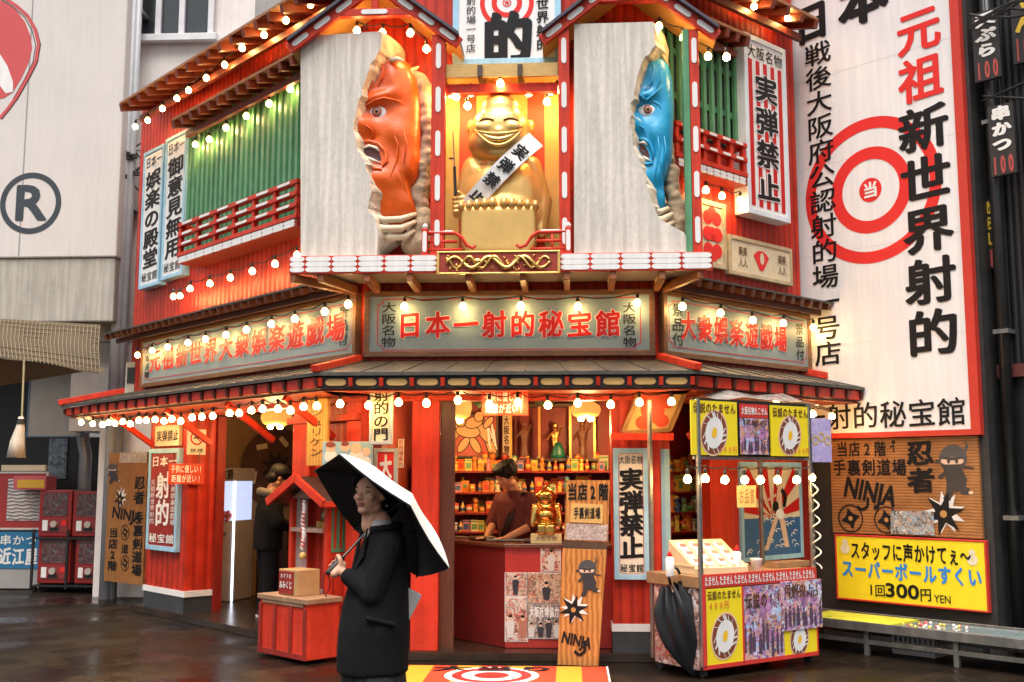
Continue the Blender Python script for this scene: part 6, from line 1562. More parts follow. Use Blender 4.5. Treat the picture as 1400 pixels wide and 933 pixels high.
def screen(r, d, m, s_, th=.01, parent=t, fr=K, ink=inkbrown, tz=(.68, .92), seed=1):
    p = part(MB().box(r[0], r[2], d, d + th, r[1], r[3]), 'photo_panel', m, parent, fr); h = r[3] - r[1]
    b = MB(); letters(b, s_, r[0] + .02, r[1] + h * tz[0], r[2] - .02, r[1] + h * tz[1], d - .0065, off=.02, nib=.01, shear=.02); part(b, 'lettering', ink, p, fr)
    random.seed(seed); q = MB()
    for i in range(9):
        x = r[0] + (r[2] - r[0]) * (i + random.uniform(.2, .8)) / 9; hh = h * random.uniform(.22, .40); z = r[1] + h * random.uniform(.02, .12); wb = (r[2] - r[0]) * random.uniform(.025, .045)
        q.add([(x - wb, d - .0015 - .0002 * i, z), (x + wb, d - .0015 - .0002 * i, z), (x + wb * 1.2, d - .0015 - .0002 * i, z + hh * .8), (x + wb * .4, d - .0015 - .0002 * i, z + hh), (x - wb * 1.2, d - .0015 - .0002 * i, z + hh * .8)], [(0, 1, 2, 3, 4)])
        ell(q, (x, z + hh + wb * .7), wb * .75, wb * .95, d - .0016 - .0002 * i, 12)
    part(q, 'crowd_shapes', mat('print_crowd', (.10, .06, .10), .4, var=.3, scale=20), p, fr)
    return p
screen((xa, zc0 + .02, xb, zc1 - .005), -.004, cartp, '伝説の!!')
p = menu((xb + .003, zc0 + .02, xc, zc0 + .30), -.004, '', '', (0, 0, .1, .1), .1, eggc=(.45, .42, .36)); screen((xb - .03, zc0 + .22, cw + .05, zc1 + .01), -.018, cartp2, '伝説の!!', seed=2, tz=(.74, .95)); 
b = MB(); words(b, 'LEGEND', xb + .05, zc0 + .22 + .27, cw, zc0 + .22 + .32, -.0245, .01); part(b, 'lettering', inkbrown, t, K)
b = MB(); fw_ = .018
for a, c in ((0, .03), (xa - .012, xa + .004), (cw - .014, cw)): b.box(a, c, -.010, .012, zc0, zc1)
b.box(0, cw, -.010, .012, zc0 - .012, zc0 + .018); part(b, 'red_frame', mat('strip_red', (.62, .04, .03)), t, K)
SD = Frame(*wpt(K, 0, DPT), -53)         # left side of the cart: x runs toward the viewer
p = part(MB().box(.06, DPT - .04, -.012, -.001, zc0 - .02, zc1 + .02), 'side_poster', photo_mat('side_photo', [(.60, .5, .48), (.40, .08, .06), (.10, .05, .05), (.5, .3, .25), (.7, .62, .6)], 9), t, SD)
for u in (-.012, cw - .02): 
    for y in (.0, DPT - .03): part(MB().box(u, u + .032, y, y + .032, .09, K.px(950, 545, 0)[1] if y < .1 else 2.25), 'post', steel, t, K, bevel=.004)
z0, z1 = K.px(950, 622, 0)[1], K.px(950, 547, 0)[1]; xr = cw + .03
xs = [K.px(q, 590, 0)[0] for q in (947, 1010, 1014, 1052, 1056, 1107)]
hd = part(MB().box(-.02, xr, .035, .06, z0 - .01, z1 + .02), 'header_board', black, t, K)
menu((xs[0], z0, xs[1], z1), .015, '伝説のたません', '400円', (.55, .04, .97, .18), .22, eggc=(.48, .41, .37)); menu((xs[4], z0, xs[5] + .01, z1 - .01), .015, '伝説のたません', '400円', (.55, .04, .97, .18), .22, eggc=(.48, .41, .37))
screen((xs[2], z0 + .01, xs[3], z1 - .13), .012, cartp, '伝説の', ink=inkbrown, tz=(.80, .96), seed=4)
p = part(MB().box(xs[2], xs[3], .012, .022, z1 - .125, z1 - .01), 'red_strip', mat('strip_red', (.6, .04, .03)), t, K); text_part(p, K, '大阪名物たこせん', (xs[2] + .01, z1 - .105, xs[3] - .01, z1 - .03), .009, inkwhite, off=.02, nib=.01, shear=0)
b = MB(); b.box(-.02, xr, .03, .064, z0 - .035, z0 - .012); part(b, 'rail', steel, t, K)
for x, y in ((.05, .06), (cw - .06, .06), (.05, DPT - .06), (cw - .06, DPT - .06)):
    b = MB(); b.tube([(x - .014, y, .04), (x + .014, y, .04)], .038, 16); wh = part(b, 'wheel', rubber, t, K); b = MB(); b.box(x - .024, x + .024, y - .02, y + .02, .06, zc0); part(b, 'caster_fork', steeldull, wh, K)
string('bulbs along the front rail of the food cart', pts_on(K, [(940, 653), (964, 652), (991, 654), (1018, 654), (1040, 654), (1063, 654), (1089, 654), (1110, 651)], .012), lift=.09, sag=.015)
# cover of clear plastic and the purple banner beside the header
b = MB(); qa = [K.px(x, y, .2) for x, y in ((968, 540), (1000, 535), (1040, 540), (1080, 542), (1108, 548), (1125, 560))]; vs = []
for i, (u, z) in enumerate(qa): vs += [(u, .05, z - .06), (u, .28, z + .03 * (i % 2)), (u, .5, z - .04)]
b.add(vs, [(3 * i + j, 3 * i + 3 + j, 3 * i + 4 + j, 3 * i + 1 + j) for i in range(5) for j in range(2)])
solo(b, 'plastic_cover', mat('clear_plastic', (.42, .38, .33), .15, var=.4, scale=12, bump=.6, bscale=12), K, 'crumpled plastic rain cover on top of the food cart header', 'rain cover', smooth=True)
r = (cw + .035, K.px(1120, 632, 0)[1], K.px(1135, 600, 0)[0] + .05, K.px(1120, 572, 0)[1])
tb = thing('purple_banner', 'small purple banner with yellow scrawl at the right end of the cart header', 'banner', K, r[0], .03, r[1])
part(MB().box(r[0], r[2], .03, .036, r[1], r[3]), 'sheet', photo_mat('purple_print', [(.42, .34, .62), (.5, .42, .7), (.36, .30, .58), (.6, .5, .72)], 8), tb, K)
b = MB(); 
for i in range(3): c_ = (r[0] + (r[2] - r[0]) * (.2 + .3 * i), (r[1] + r[3]) / 2 + .03 * (i % 2)); b.disc(c_, .028, .042, .027 - .001 * i, 18)
part(b, 'scrawl', mat('print_gold', (.65, .45, .12), .4), tb, K)
# goods on the counter top
zc = zc2 + .001; zk = zc + .012
tr_ = thing('cracker_tray', 'cream display tray of wrapped crackers on the food cart', 'display tray', K, .2, .3, zc)
T = Matrix.Translation((K.px(930, 780, .25)[0] + .06, .14, zc)) @ Matrix.Rotation(R(-8), 4, 'Z')
b = MB(); tx = .52
b.add([(-.02, -.02, .002), (tx, -.02, .002), (tx, -.02, .05), (-.02, -.02, .05), (-.02, .34, .26), (tx, .34, .26), (tx, .34, .002), (-.02, .34, .002)], [(0, 1, 2, 3), (3, 2, 5, 4), (0, 3, 4, 7), (1, 6, 5, 2), (6, 7, 4, 5), (0, 7, 6, 1)], T)
part(b, 'tray', mat('tray_cream', (.66, .50, .30), .5, var=.12), tr_, K)
b = MB()
for i in range(5): b.box(-.02 + (tx + .02) * i / 4 - .006, -.02 + (tx + .02) * i / 4 + .006, -.02, .34, .06, .29 if False else .075, T)
part(b, 'divider', mat('tray_cream', (.66, .5, .3)), tr_, K)
random.seed(9)
for i in range(4):
    for j in range(3):
        b = MB(); cx = .045 + i * .125; a = math.atan2(.21, .36); yy = .02 + .095 * j; zz = .052 + (yy + .02) * .583 + .012
        M_ = T @ Matrix.Translation((cx, yy + .03, zz + .012)) @ Matrix.Rotation(a + .1, 4, 'X') @ Matrix.Rotation(random.uniform(-.15, .15), 4, 'Z')
        b.ball((0, 0, 0), (.055, .062, .016), 12, 6, None); b.v = [tuple(M_ @ Vector(v)) for v in b.v]; b.cur = 1
        q = len(b.v); b.add([(-.03, -.02, .019), (.03, -.02, .019), (.03, .018, .019), (-.03, .018, .019)], [(0, 1, 2, 3)], M_)
        o = solo(b, 'wrapped_cracker', [mat('wrapper_white', (.80, .74, .68), .25, var=.1, scale=30), mat('wrapper_red', (.6, .2, .15), .3)], K, 'white wrapped cracker in the %s row of the slanted display tray' % ['front', 'middle', 'back'][j], 'cracker', 'wrapped crackers in the tray', smooth=True)
def squeeze(label, px_, py_, d, h, capm, r_=.035):
    u = K.px(px_, py_, d)[0]; t_ = thing('sauce_bottle', label, 'bottle', K, u, d, zc)
    b = MB(); b.lathe([(r_ * .9, zc), (r_, zc + .01), (r_, zc + h * .72), (r_ * .55, zc + h * .8)], u, d, 14); part(b, 'bottle_body', mat('bottle_white', (.76, .72, .68), .3, var=.05), t_, K, smooth=True)
    b = MB(); b.lathe([(r_ * .6, zc + h * .8), (r_ * .6, zc + h * .86), (r_ * .2, zc + h), (r_ * .12, zc + h * 1.02)], u, d, 10); part(b, 'cap', capm, t_, K, smooth=True)
squeeze('white sauce bottle with a red cap left of the cracker tray', 916, 785, .12, .20, inkred); squeeze('white sauce bottle with a red cap right of the cracker tray', 1008, 780, .10, .22, inkred)
u = K.px(1034, 776, .1)[0]; solo(MB().lathe([(.038, zc), (.05, zc + .10), (.052, zc + .105), (.045, zc + .10)], u, .1, 16), 'paper_cup', white, K, 'white paper cup on the food cart counter', 'cup', smooth=True)
u = K.px(1080, 770, .25)[0]; solo(MB().box(u - .22, u + .2, .2, .34, zc, zc + .05), 'cutting_board', mat('cart_top', (.3, .17, .08)), K, 'brown wooden block at the right end of the cart counter', 'board', bevel=.004)
b = MB(); q = []
for i in range(90):
    f = i / 89; zz = K.px(1110, 660, 0)[1] * (1 - f) + zc * f; q.append((cw + .01 + .035 * math.sin(f * 34) * min(1, f * 2), -.02 + .03 * math.cos(f * 34), zz))
solo(MB().tube(q, .007, 6), 'coiled_cord', mat('cord_white', (.75, .68, .55), .4), K, 'white coiled cord wound down the right post of the food cart', 'cord', smooth=True)
u0 = K.px(1010, 655, .35); r = (K.px(1008, 690, .3)[0], K.px(1020, 694, .3)[1], K.px(1034, 690, .3)[0], K.px(1020, 664, .3)[1])
tn = thing('paper_note', 'tan paper note hanging inside the food cart', 'note', K, r[0], .3, r[1]); part(MB().box(r[0], r[2], .3, .304, r[1], r[3]), 'sheet', mat('note_tan', (.50, .38, .20), .6), tn, K); text_part(tn, K, 'お品書', inset(r, .02), .2975, inkbrown, off=0, nib=0)

# poster of rising rays behind the cart
r = (RF.px(1012, 690, -.02)[0], RF.px(1055, 766, -.02)[1], RF.px(1096, 690, -.02)[0], RF.px(1050, 632, -.02)[1])
t = sign('ray_poster', 'poster of red and cream rays over blue waves behind the cart', RF, r, -.02, .03, .045, ltblue, cream, 'poster')
ri = inset(r, .047); w_ = ri[2] - ri[0]; h = ri[3] - ri[1]; c0 = (ri[0] + w_ * .5, ri[1] + h * .42)
b = MB()
def clip(a):
    dx, dz = math.cos(a), math.sin(a); tt = min([(ri[2] - c0[0]) / dx if dx > 1e-6 else 9, (ri[0] - c0[0]) / dx if dx < -1e-6 else 9, (ri[3] - c0[1]) / dz if dz > 1e-6 else 9]); return (c0[0] + dx * tt, c0[1] + dz * tt)
for i in range(6):
    a0 = math.pi * (2 * i + .5) / 12; a1 = math.pi * (2 * i + 1.5) / 12; p0, p1 = clip(a0), clip(a1); b.add([(c0[0], -.023, c0[1]), (p0[0], -.023, p0[1]), (p1[0], -.023, p1[1])], [(0, 1, 2)])
part(b, 'rays', inkred, t, RF)
b = MB(); b.box(ri[0], ri[2], -.0245, -.021, ri[1], ri[1] + h * .42); part(b, 'sea', mat('print_sea', (.03, .12, .30), .45), t, RF)
b = MB(); random.seed(2)
for i in range(34):
    c_ = (random.uniform(ri[0] + .04, ri[2] - .04), ri[1] + random.uniform(.02, h * .44)); q = [(c_[0] + .035 * math.cos(a * .5), c_[1] + .018 * math.sin(a * .5)) for a in range(0, 9)]; line(b, q, .008, -.0255 - .0001 * i)
part(b, 'wave_foam', inkwhite, t, RF)
b = MB(); d = -.030; X = lambda f: ri[0] + w_ * f; Z = lambda f: ri[1] + h * f
b.add([(X(.52), d, Z(.42)), (X(.60), d, Z(.42)), (X(.40), d, Z(.06)), (X(.33), d, Z(.06))], [(0, 1, 2, 3)]); b.add([(X(.60), d - .0006, Z(.44)), (X(.70), d - .0006, Z(.42)), (X(.78), d - .0006, Z(.08)), (X(.70), d - .0006, Z(.08))], [(0, 1, 2, 3)])
ell(b, (X(.62), Z(.64)), .045, .11, d - .0012); ell(b, (X(.60), Z(.80)), .03, .036, d - .0018); line(b, [(X(.56), Z(.68)), (X(.36), Z(.60)), (X(.46), Z(.50))], .026, d - .0024); part(b, 'figure_skin', mat('print_skin', (.72, .48, .34)), t, RF)
b = MB(); ell(b, (X(.62), Z(.83)), .034, .026, d - .003); line(b, [(X(.66), Z(.74)), (X(.74), Z(.66)), (X(.70), Z(.54))], .05, d - .0034); ell(b, (X(.55), Z(.55)), .05, .05, d - .003); part(b, 'figure_robe', inkblack, t, RF)
b = MB(); ell(b, (X(.62), Z(.46)), .07, .05, d - .0038); part(b, 'figure_sash', inkwhite, t, RF)

# closed black umbrella leaning on the cart
UB = Frame(.80, 8.98, 20)
t = thing('closed_umbrella', 'loosely folded black umbrella leaning on the left side of the food cart', 'umbrella', UB, 0, 0, 0)
def W2(x, y, yy): u, z = UB.px(x, y, yy); return Vector((u, yy, z))
tip = W2(951, 928, 0); top = W2(917, 800, .05)
if tip.z < .01: tip.z = .012
b = MB(); ax = (top - tip); n = 48; rings = 16; vs = []
ax_n = ax.normalized(); e1 = ax_n.cross(Vector((0, 1, 0))).normalized(); e2 = ax_n.cross(e1)
for i in range(rings + 1):
    f = i / rings; R0 = .155 * math.sin(math.pi * min(1, f * .80 + .03)) ** .8 * (1 if f < .8 else 1 - (f - .8) * 1.6)
    for j in range(n):
        a = 2 * math.pi * j / n; fold = 1 + .30 * math.sin(8 * a + 2 * f) * f + .10 * math.sin(3 * a + 4 * f)
        p_ = tip + ax * (f * (.96 + .06 * math.sin(8 * a + 1))) + (e1 * math.cos(a) * 1.15 + e2 * math.sin(a) * .7) * R0 * fold; vs.append(p_)
b.add(vs, [(i * n + j, i * n + (j + 1) % n, (i + 1) * n + (j + 1) % n, (i + 1) * n + j) for i in range(rings) for j in range(n)])
part(b, 'canopy', mat('umbrella_black', (.012, .012, .014), .42, var=.2, spec=.4), t, UB, smooth=True)
hk = [top + ax_n * .0, top + ax_n * .08]; c_ = hk[-1]
for i in range(1, 9):
    a = math.pi * i / 8; hk.append(c_ + ax_n * (.05 * math.sin(a)) + e1 * (-.05 * (1 - math.cos(a)) * (-1 if e1.x > 0 else 1)))
hk.append(hk[-1] - ax_n * .02); b = MB(); b.tube(hk, .012, 9); part(b, 'handle', black, t, UB, smooth=True)
b = MB(); b.tube([tip - ax_n * .0, tip + ax * .1], .006, 6); part(b, 'ferrule', steeldull, t, UB)

# ================================================================== MAT ON THE PAVEMENT
mx0, mx1 = W.px(526, 908, 9.35)[0], W.px(829, 910, 9.35)[0]
t = thing('striped_mat', 'red and orange striped door mat with a target and brush letters', 'mat', W, (mx0 + mx1) / 2, 8.7, 0)
my0, my1 = 8.05, 9.40; zz = .014
part(MB().box(mx0, mx1, my0, my1, .004, zz), 'mat_base', mat('mat_red', (.62, .05, .015), .6, var=.1, bump=.2, bscale=120), t, W)
b = MB(); xm = (mx0 + mx1) / 2
for i in range(-4, 5):
    if i % 2: 
        w_ = (mx1 - mx0) / 9; cx = xm + i * w_; q = .10
        b.add([(cx - w_ / 2, my1 - .005, zz + .001), (cx + w_ / 2, my1 - .005, zz + .001), (cx + w_ / 2, my0 + .005, zz + .001), (cx - w_ / 2, my0 + .005, zz + .001)], [(0, 1, 2, 3)])
part(b, 'orange_stripe', mat('mat_orange', (.72, .30, .02), .6, var=.1), t, W)
MT = Matrix(((1, 0, 0, xm), (0, 0, 1, 0), (0, -1, 0, zz), (0, 0, 0, 1)))
def onmat(mb, m_, nm): mb.v = [(x, z, zz - y) for x, y, z in mb.v]; part(mb, nm, m_, t, W)
b = MB(); b.disc((xm, 8.95), 0, .38, -.002, 40); onmat(b, white, 'target_white')
b = MB(); b.disc((xm, 8.95), .24, .32, -.003, 40); b.disc((xm, 8.95), 0, .14, -.003, 30); onmat(b, inkred2, 'target_rings')
b = MB(); letters(b, '大当り', xm - .52, 9.12, xm + .52, 9.36, -.0045, off=.03, nib=.03); onmat(b, inkblack, 'lettering')
b = MB(); b.box(mx1 - .001, mx1 + .014, my0, my1, .004, zz + .004); b.box(mx0 - .014, mx0 + .001, my0, my1, .004, zz + .004); part(b, 'edging', white, t, W)

# ================================================================== RIGHT: STEEL STALL, DARK SHOP
ST = Frame(B.wp(.15, -.85, 0).x, B.wp(.15, -.85, 0).y, -45)
t = thing('steel_stall', 'long low steel scooping stall with a yellow top strip below the yellow board', 'stall', ST, 1., .3, 0)
sw = 2.6; zt_ = ST.px(1250, 858, 0)[1]
b = MB(); b.box(-.12, sw, 0, .62, zt_ - .085, zt_ - .04); part(b, 'trough', steeldull, t, ST, bevel=.006)
b = MB(); b.box(-.12, sw, -.02, .0, zt_ - .08, zt_); b.box(-.12, sw, .62, .64, zt_ - .08, zt_); b.box(-.14, -.12, -.02, .64, zt_ - .08, zt_); part(b, 'rim', steeldull, t, ST, bevel=.004)
part(MB().box(.02, .95, .02, .60, zt_ - .039, zt_ - .012), 'yellow_tray', mat('tray_yellow', (.62, .60, .05), .3, var=.15), t, ST)
part(MB().box(1.0, sw - .02, .02, .60, zt_ - .039, zt_ - .018), 'water', mat('water_tray', (.20, .25, .25), .05, var=.2), t, ST)
random.seed(13)
for k in range(26):
    o = solo(MB().ball((1.02 + random.uniform(0, .5), random.uniform(.05, .5), zt_ - .008), .014, 10, 7), 'bouncy_ball', mat('ball_' + ['red', 'white', 'yellow'][k % 3], [(.7, .1, .08), (.75, .7, .65), (.75, .55, .08)][k % 3], .25, var=0), ST, 'small %s bouncy ball floating in the steel stall tray' % ['red', 'white', 'yellow'][k % 3], 'ball', 'bouncy balls in the tray', smooth=True)
for x in (-.1, .72, 1.55, 2.4):
    for y in (.02, .56): part(MB().box(x, x + .045, y, y + .045, 0, zt_ - .086), 'leg', steeldull, t, ST, bevel=.004)
b = MB(); b.box(-.055, sw - .1, .025, .06, .10, .14); b.box(-.055, sw - .1, .565, .60, .10, .14); part(b, 'stretcher', steeldull, t, ST, bevel=.003)
t = thing('plastic_crate', 'pale grey plastic crate on the ground under the steel stall', 'crate', ST, .55, .35, 0)
cx0, cx1 = ST.px(1220, 880, .3)[0], ST.px(1277, 880, .3)[0]; b = MB()
b.box(cx0, cx1, .3, .55, .005, .02)
for i in range(9): x = cx0 + (cx1 - cx0 - .02) * i / 8; b.box(x, x + .02, .3, .315, .02, .26); b.box(x, x + .02, .535, .55, .02, .26)
for z in (.02, .09, .16, .235): b.box(cx0, cx1, .296, .319, z, z + .025); b.box(cx0, cx1, .531, .554, z, z + .025); b.box(cx0 - .003, cx0 + .014, .3, .55, z, z + .025); b.box(cx1 - .014, cx1 + .003, .3, .55, z, z + .025)
part(b, 'crate_shell', mat('crate_grey', (.45, .44, .42), .5, var=.1), t, ST)
# dark corrugated shop at the right edge
DK = Frame(B.wp(1.72, .25, 0).x, B.wp(1.72, .25, 0).y, -45)
t = thing('dark_shop', 'dark corrugated shop front at the right edge of the street', 'building', DK, 1.2, .3, 0)
part(MB().box(0.02, 4.2, .0, .6, 2.55, 9.0), 'upper_wall', wave_mat('black_corrugated', (.004, .004, .004), (.020, .019, .020), 5, 'X', .5, .8), t, DK)
part(MB().box(0.02, .55, .02, .6, 0, 2.5), 'doorway_wall', black, t, DK); part(MB().box(.56, 4.2, .45, .6, 0, 2.5), 'shop_wall', mat('shop_brown_dark', (.045, .025, .016), .4, var=.4, scale=4), t, DK)
part(MB().box(0.02, 4.2, -.05, .02, 2.50, 2.62), 'lintel', mat('lintel_maroon', (.10, .02, .016), .5), t, DK)
for i in range(4): part(MB().box(.75 + i * .6, .80 + i * .6, .40, .449, 0.1, 2.4), 'mullion', darkwood, t, DK)
t = thing('drain_pipe', 'thick black drain pipe between the billboard and the dark shop', 'pipe', DK, .14, -.1, 0)
part(MB().tube([(.12, -.09, 0), (.12, -.09, 9)], .055, 14), 'pipe', mat('pipe_black', (.02, .02, .02), .35, var=.3), t, DK, smooth=True)
for z in (1.2, 2.9, 4.9): b = MB(); b.box(.05, .19, -.155, 0.0, z, z + .04); part(b, 'clamp', steeldull, t, DK)
def shop_sign(label, x0, y0, x1, y1, s_, pr, d, ink):
    xm, ym = (x0 + x1) / 2, (y0 + y1) / 2
    r = (DK.px(x0, ym, d)[0], DK.px(xm, y1, d)[1], DK.px(x1, ym, d)[0], DK.px(xm, y0, d)[1]); t = sign('shop_sign', label, DK, r, d, .04, 0, None, mat('sign_charcoal', (.022, .02, .02), .5))
    h = r[3] - r[1]; b = MB(); letters(b, s_, r[0] + .02, r[1] + h * .32, r[2] - .02, r[3] - .01, d - .004, True, off=.06, nib=.02, fill=.9); part(b, 'lettering', ink, t, DK)
    if pr: b = MB(); letters(b, pr, r[0] + .01, r[1] + .01, r[2] - .01, r[1] + h * .3, d - .004, off=.05, nib=.01, shear=0, fill=1.15); part(b, 'price', mat('ink_dull_red', (.42, .07, .06), .5), t, DK)
    k = MB(); k.tube([((r[0] + r[2]) / 2, d + .02, r[3]), ((r[0] + r[2]) / 2, d + .02, r[3] + .5)], .006, 5); part(k, 'cord', cable, t, DK)
shop_sign('black hanging sign with white letters and price, upper of the two near the pipe', 1330, 14, 1367, 110, '天ぷら', '100', -.25, inkwhite)
shop_sign('black hanging sign with white letters and price, lower of the two near the pipe', 1352, 142, 1388, 240, '串かつ', '100', -.25, inkwhite)
shop_sign('black hanging sign with yellow letters at the right edge of the picture', 1382, -40, 1420, 85, 'おでん', '100', -.15, mat('ink_yellow', (.70, .45, .04), .5))
shop_sign('narrow dark hanging sign with yellow letters behind the pipe', 1344, 272, 1366, 368, 'からし', '1', -.02, mat('ink_yellow', (.7, .45, .04)))
b = MB()
for i in range(5):
    q = [DK.wp(*[DK.px(1326 + j * 18, 20 + i * 6 + 10 * math.sin(j * .9 + i) - j * (4 + i), -.35)[0], -.35, DK.px(1326 + j * 18, 20 + i * 6 + 10 * math.sin(j * .9 + i) - j * (4 + i), -.35)[1]]) for j in range(6)]; b.tube(q, .012, 6)
for a, c in (((1344, 138), (1420, 105)), ((1344, 132), (1420, 136))):
    q0 = DK.px(*a, -.2); q1 = DK.px(*c, -.2); b.tube([DK.wp(q0[0], -.2, q0[1]), DK.wp(q1[0], -.2, q1[1])], .012, 6)
solo(b, 'power_cables', cable, W, 'tangle of black power cables in front of the dark shop', 'cables')
b = MB(); u = DK.px(1386, 480, .3); b.box(u[0] - .05, u[0] + .05, .30, .36, u[1] - .18, u[1] + .18); solo(b, 'meter_box', mat('meter_grey', (.20, .19, .18), .5), DK, 'small grey meter box inside the dark shop front', 'meter')
# ================================================================== LEFT: WHITE BUILDING, AWNING, MACHINES
YB = 14.0
P = lambda x, y, d=YB: W.px(x, y, d)
t = thing('white_building', 'pale plastered building with a round letter mark and a red brush logo', 'building', W, P(40, 440)[0], YB + .3, 3.4)
xr = P(161, 300)[0]; zl = P(100, 440)[1]; zm = P(100, 352)[1]
part(MB().box(-12, xr, YB, YB + .5, zm, 9.5), 'upper_wall', plaster, t, W, bevel=.02)
part(MB().box(-12, xr - .02, YB + .03, YB + .5, zl, zm - .004), 'lower_band', plasterlow, t, W, bevel=.02)
b = MB(); x = P(33, 200)[0]; b.box(x, x + .02, YB - .002, YB + .004, zm, 9.4); part(b, 'panel_joint', mat('joint_grey', (.30, .29, .28), .7), t, W)
part(MB().box(-12, P(100, 440, 16.2)[0], 16.02, 16.2, 0, 9.4), 'rear_wall', mat('shopfront_dark', (.02, .018, .016), .5, var=.3), t, W)
part(MB().box(-12, xr - .1, YB + .501, 16.01, 3.35, 3.45), 'floor_slab', plasterlow, t, W)
c = P(42, 278); s_ = (P(142, 278)[0] - c[0]) / 100
b = MB(); b.disc(c, 34.5 * s_, 42 * s_, YB - .004, 56); part(b, 'mark_ring', mat('mark_slate', (.035, .045, .055), .5), t, W)
b = MB(); words(b, 'R', c[0] - 19 * s_, c[1] - 23 * s_, c[0] + 22 * s_, c[1] + 24 * s_, YB - .004, .03); part(b, 'lettering', mat('mark_slate', (.035, .045, .055)), t, W)
b = MB(); q = [(-60, -30), (-5, -2), (8, 4), (22, 14), (34, 30), (42, 50), (44, 66), (40, 84), (30, 106), (18, 126), (6, 134), (-20, 140), (-60, 150)]
b.add([(P(*p)[0], YB - .004, P(*p)[1]) for p in q], [tuple(range(len(q)))]); part(b, 'logo_disc', mat('logo_red', (.56, .07, .07), .5, var=.05), t, W)
b = MB(); q = [(-30, -18), (5, -3), (22, 8), (38, 22), (48, 40), (53, 60), (49, 84), (38, 106), (22, 134), (10, 150), (0, 162)]
line(b, [P(*p) for p in q], .045, YB - .005); part(b, 'logo_brush_line', mat('logo_red', (.56, .07, .07)), t, W)
b = MB(); line(b, [P(*p) for p in [(x + 2.5, y + 1) for x, y in q]], .012, YB - .0045); line(b, [P(*p) for p in [(x - 4, y + 2) for x, y in q[:-2]]], .010, YB - .0045); part(b, 'logo_shadow_line', inkblack, t, W)
b = MB(); q = [(-20, 70), (0, 74), (10, 90), (18, 112), (18, 126), (8, 128), (-4, 112), (-20, 108)]; b.add([(P(*p)[0], YB - .006, P(*p)[1]) for p in q], [tuple(range(len(q)))]); part(b, 'logo_swoosh', white, t, W)
# awning of woven straw under it
t = thing('straw_awning', 'drooping woven straw awning below the white building', 'awning', W, P(60, 500)[0], YB, 3.0)
n = 10; vs = []; fs = []
for i in range(n + 1):
    x = -20 + 157 * i / n; sg_ = 6 * math.sin(i * .9)
    a, e = P(x, 436 + .06 * x, YB - .05), P(x, 488 + .16 * x + sg_ * .4, YB - .55); 
    vs += [(a[0], YB - .05, a[1]), ((a[0] + e[0]) / 2, YB - .35, (a[1] + e[1]) / 2 + .03 * math.sin(i)), (e[0], YB - .55, e[1])]
for i in range(n):
    for j in range(2): fs.append((3 * i + j, 3 * i + 3 + j, 3 * i + 4 + j, 3 * i + 1 + j))
part(MB().add(vs, fs), 'woven_sheet', straw, t, W, smooth=True)
b = MB()
for i in range(30):
    x = -20 + 157 * i / 29; a, e = P(x, 437 + .06 * x, YB - .07), P(x, 488 + .16 * x, YB - .57); b.tube([(a[0], YB - .08, a[1]), ((a[0] + e[0]) / 2, YB - .38, (a[1] + e[1]) / 2), (e[0], YB - .58, e[1])], .005, 4)
for j in range(9):
    q = []
    for i in range(9): x = -20 + 157 * i / 8; f = (j + .5) / 9; a, e = P(x, 437 + .06 * x, YB - .07), P(x, 488 + .16 * x, YB - .57); q.append((a[0] + (e[0] - a[0]) * f, YB - .09 - .5 * f, a[1] + (e[1] - a[1]) * f))
    b.tube(q, .005, 4)
part(b, 'net', mat('net_pale', (.22, .165, .09), .7, var=.2), t, W)
a = P(-20, 530); e = P(92, 503, YB - .1); f_ = P(137, 575, YB - .1)
b = MB(); b.add([(P(-30, 488, YB - .55)[0], YB - .52, P(0, 488, YB - .55)[1]), (P(137, 510, YB - .55)[0], YB - .52, P(137, 508, YB - .55)[1]), (P(135, 500)[0], YB + .28, P(135, 500)[1]), (P(-30, 530)[0], YB + .28, P(0, 528)[1])], [(0, 1, 2, 3)])
part(b, 'underside', mat('awning_tan', (.30, .20, .10), .7, var=.15), t, W)
# hanging straw broom
t = thing('straw_broom', 'pale straw broom hanging on a cord under the awning', 'broom', W, P(27, 560, 13.3)[0], 13.3, P(27, 625, 13.3)[1])
q = lambda x, y: (P(x, y, 13.3)[0], 13.3, P(x, y, 13.3)[1])
b = MB(); b.tube([q(33, 492), q(30, 570)], .012, 6); part(b, 'cord', mat('cord_tan', (.42, .36, .20), .7), t, W)
b = MB(); b.tube([q(29, 570), q(28, 583), q(24, 605), q(22, 626)], [.03, .05, .09, .115], 14); part(b, 'bristles', mat('broom_straw', (.55, .47, .38), .8, var=.3, scale=30, stretch=(1, 1, .1)), t, W, smooth=True)
b = MB(); b.tube([q(29.2, 573), q(28.5, 580)], [.045, .055], 12); part(b, 'binding', black, t, W)
# grey panel and dim shop things under the awning
YD = 15.2
r = W.rect(41, 503, 112, 598, 14.7); t = sign('grey_panel', 'blank grey panel hanging under the straw awning', W, r, 14.7, .04, .02, mat('panel_edge_blue', (.10, .18, .26), .5), mat('panel_grey', (.36, .33, .30), .7, var=.08), 'panel')
t = thing('backroom_front', 'dim shop front behind the vending machines', 'shop front', W, P(60, 700, 15.9)[0], 15.9, 0)
part(MB().box(-12, P(134, 700, 15.9)[0], 15.9, 16.0, 0, P(100, 598, 15.9)[1]), 'shop_wall', mat('shop_black', (.015, .013, .014), .5, var=.3), t, W)
r = W.rect(68, 600, 90, 655, 15.88); part(MB().box(r[0], r[2], 15.87, 15.899, r[1], r[3]), 'blue_window', photo_mat('window_scraps', [(.10, .16, .22), (.25, .32, .40), (.05, .07, .09), (.32, .36, .40)], 10), t, W)
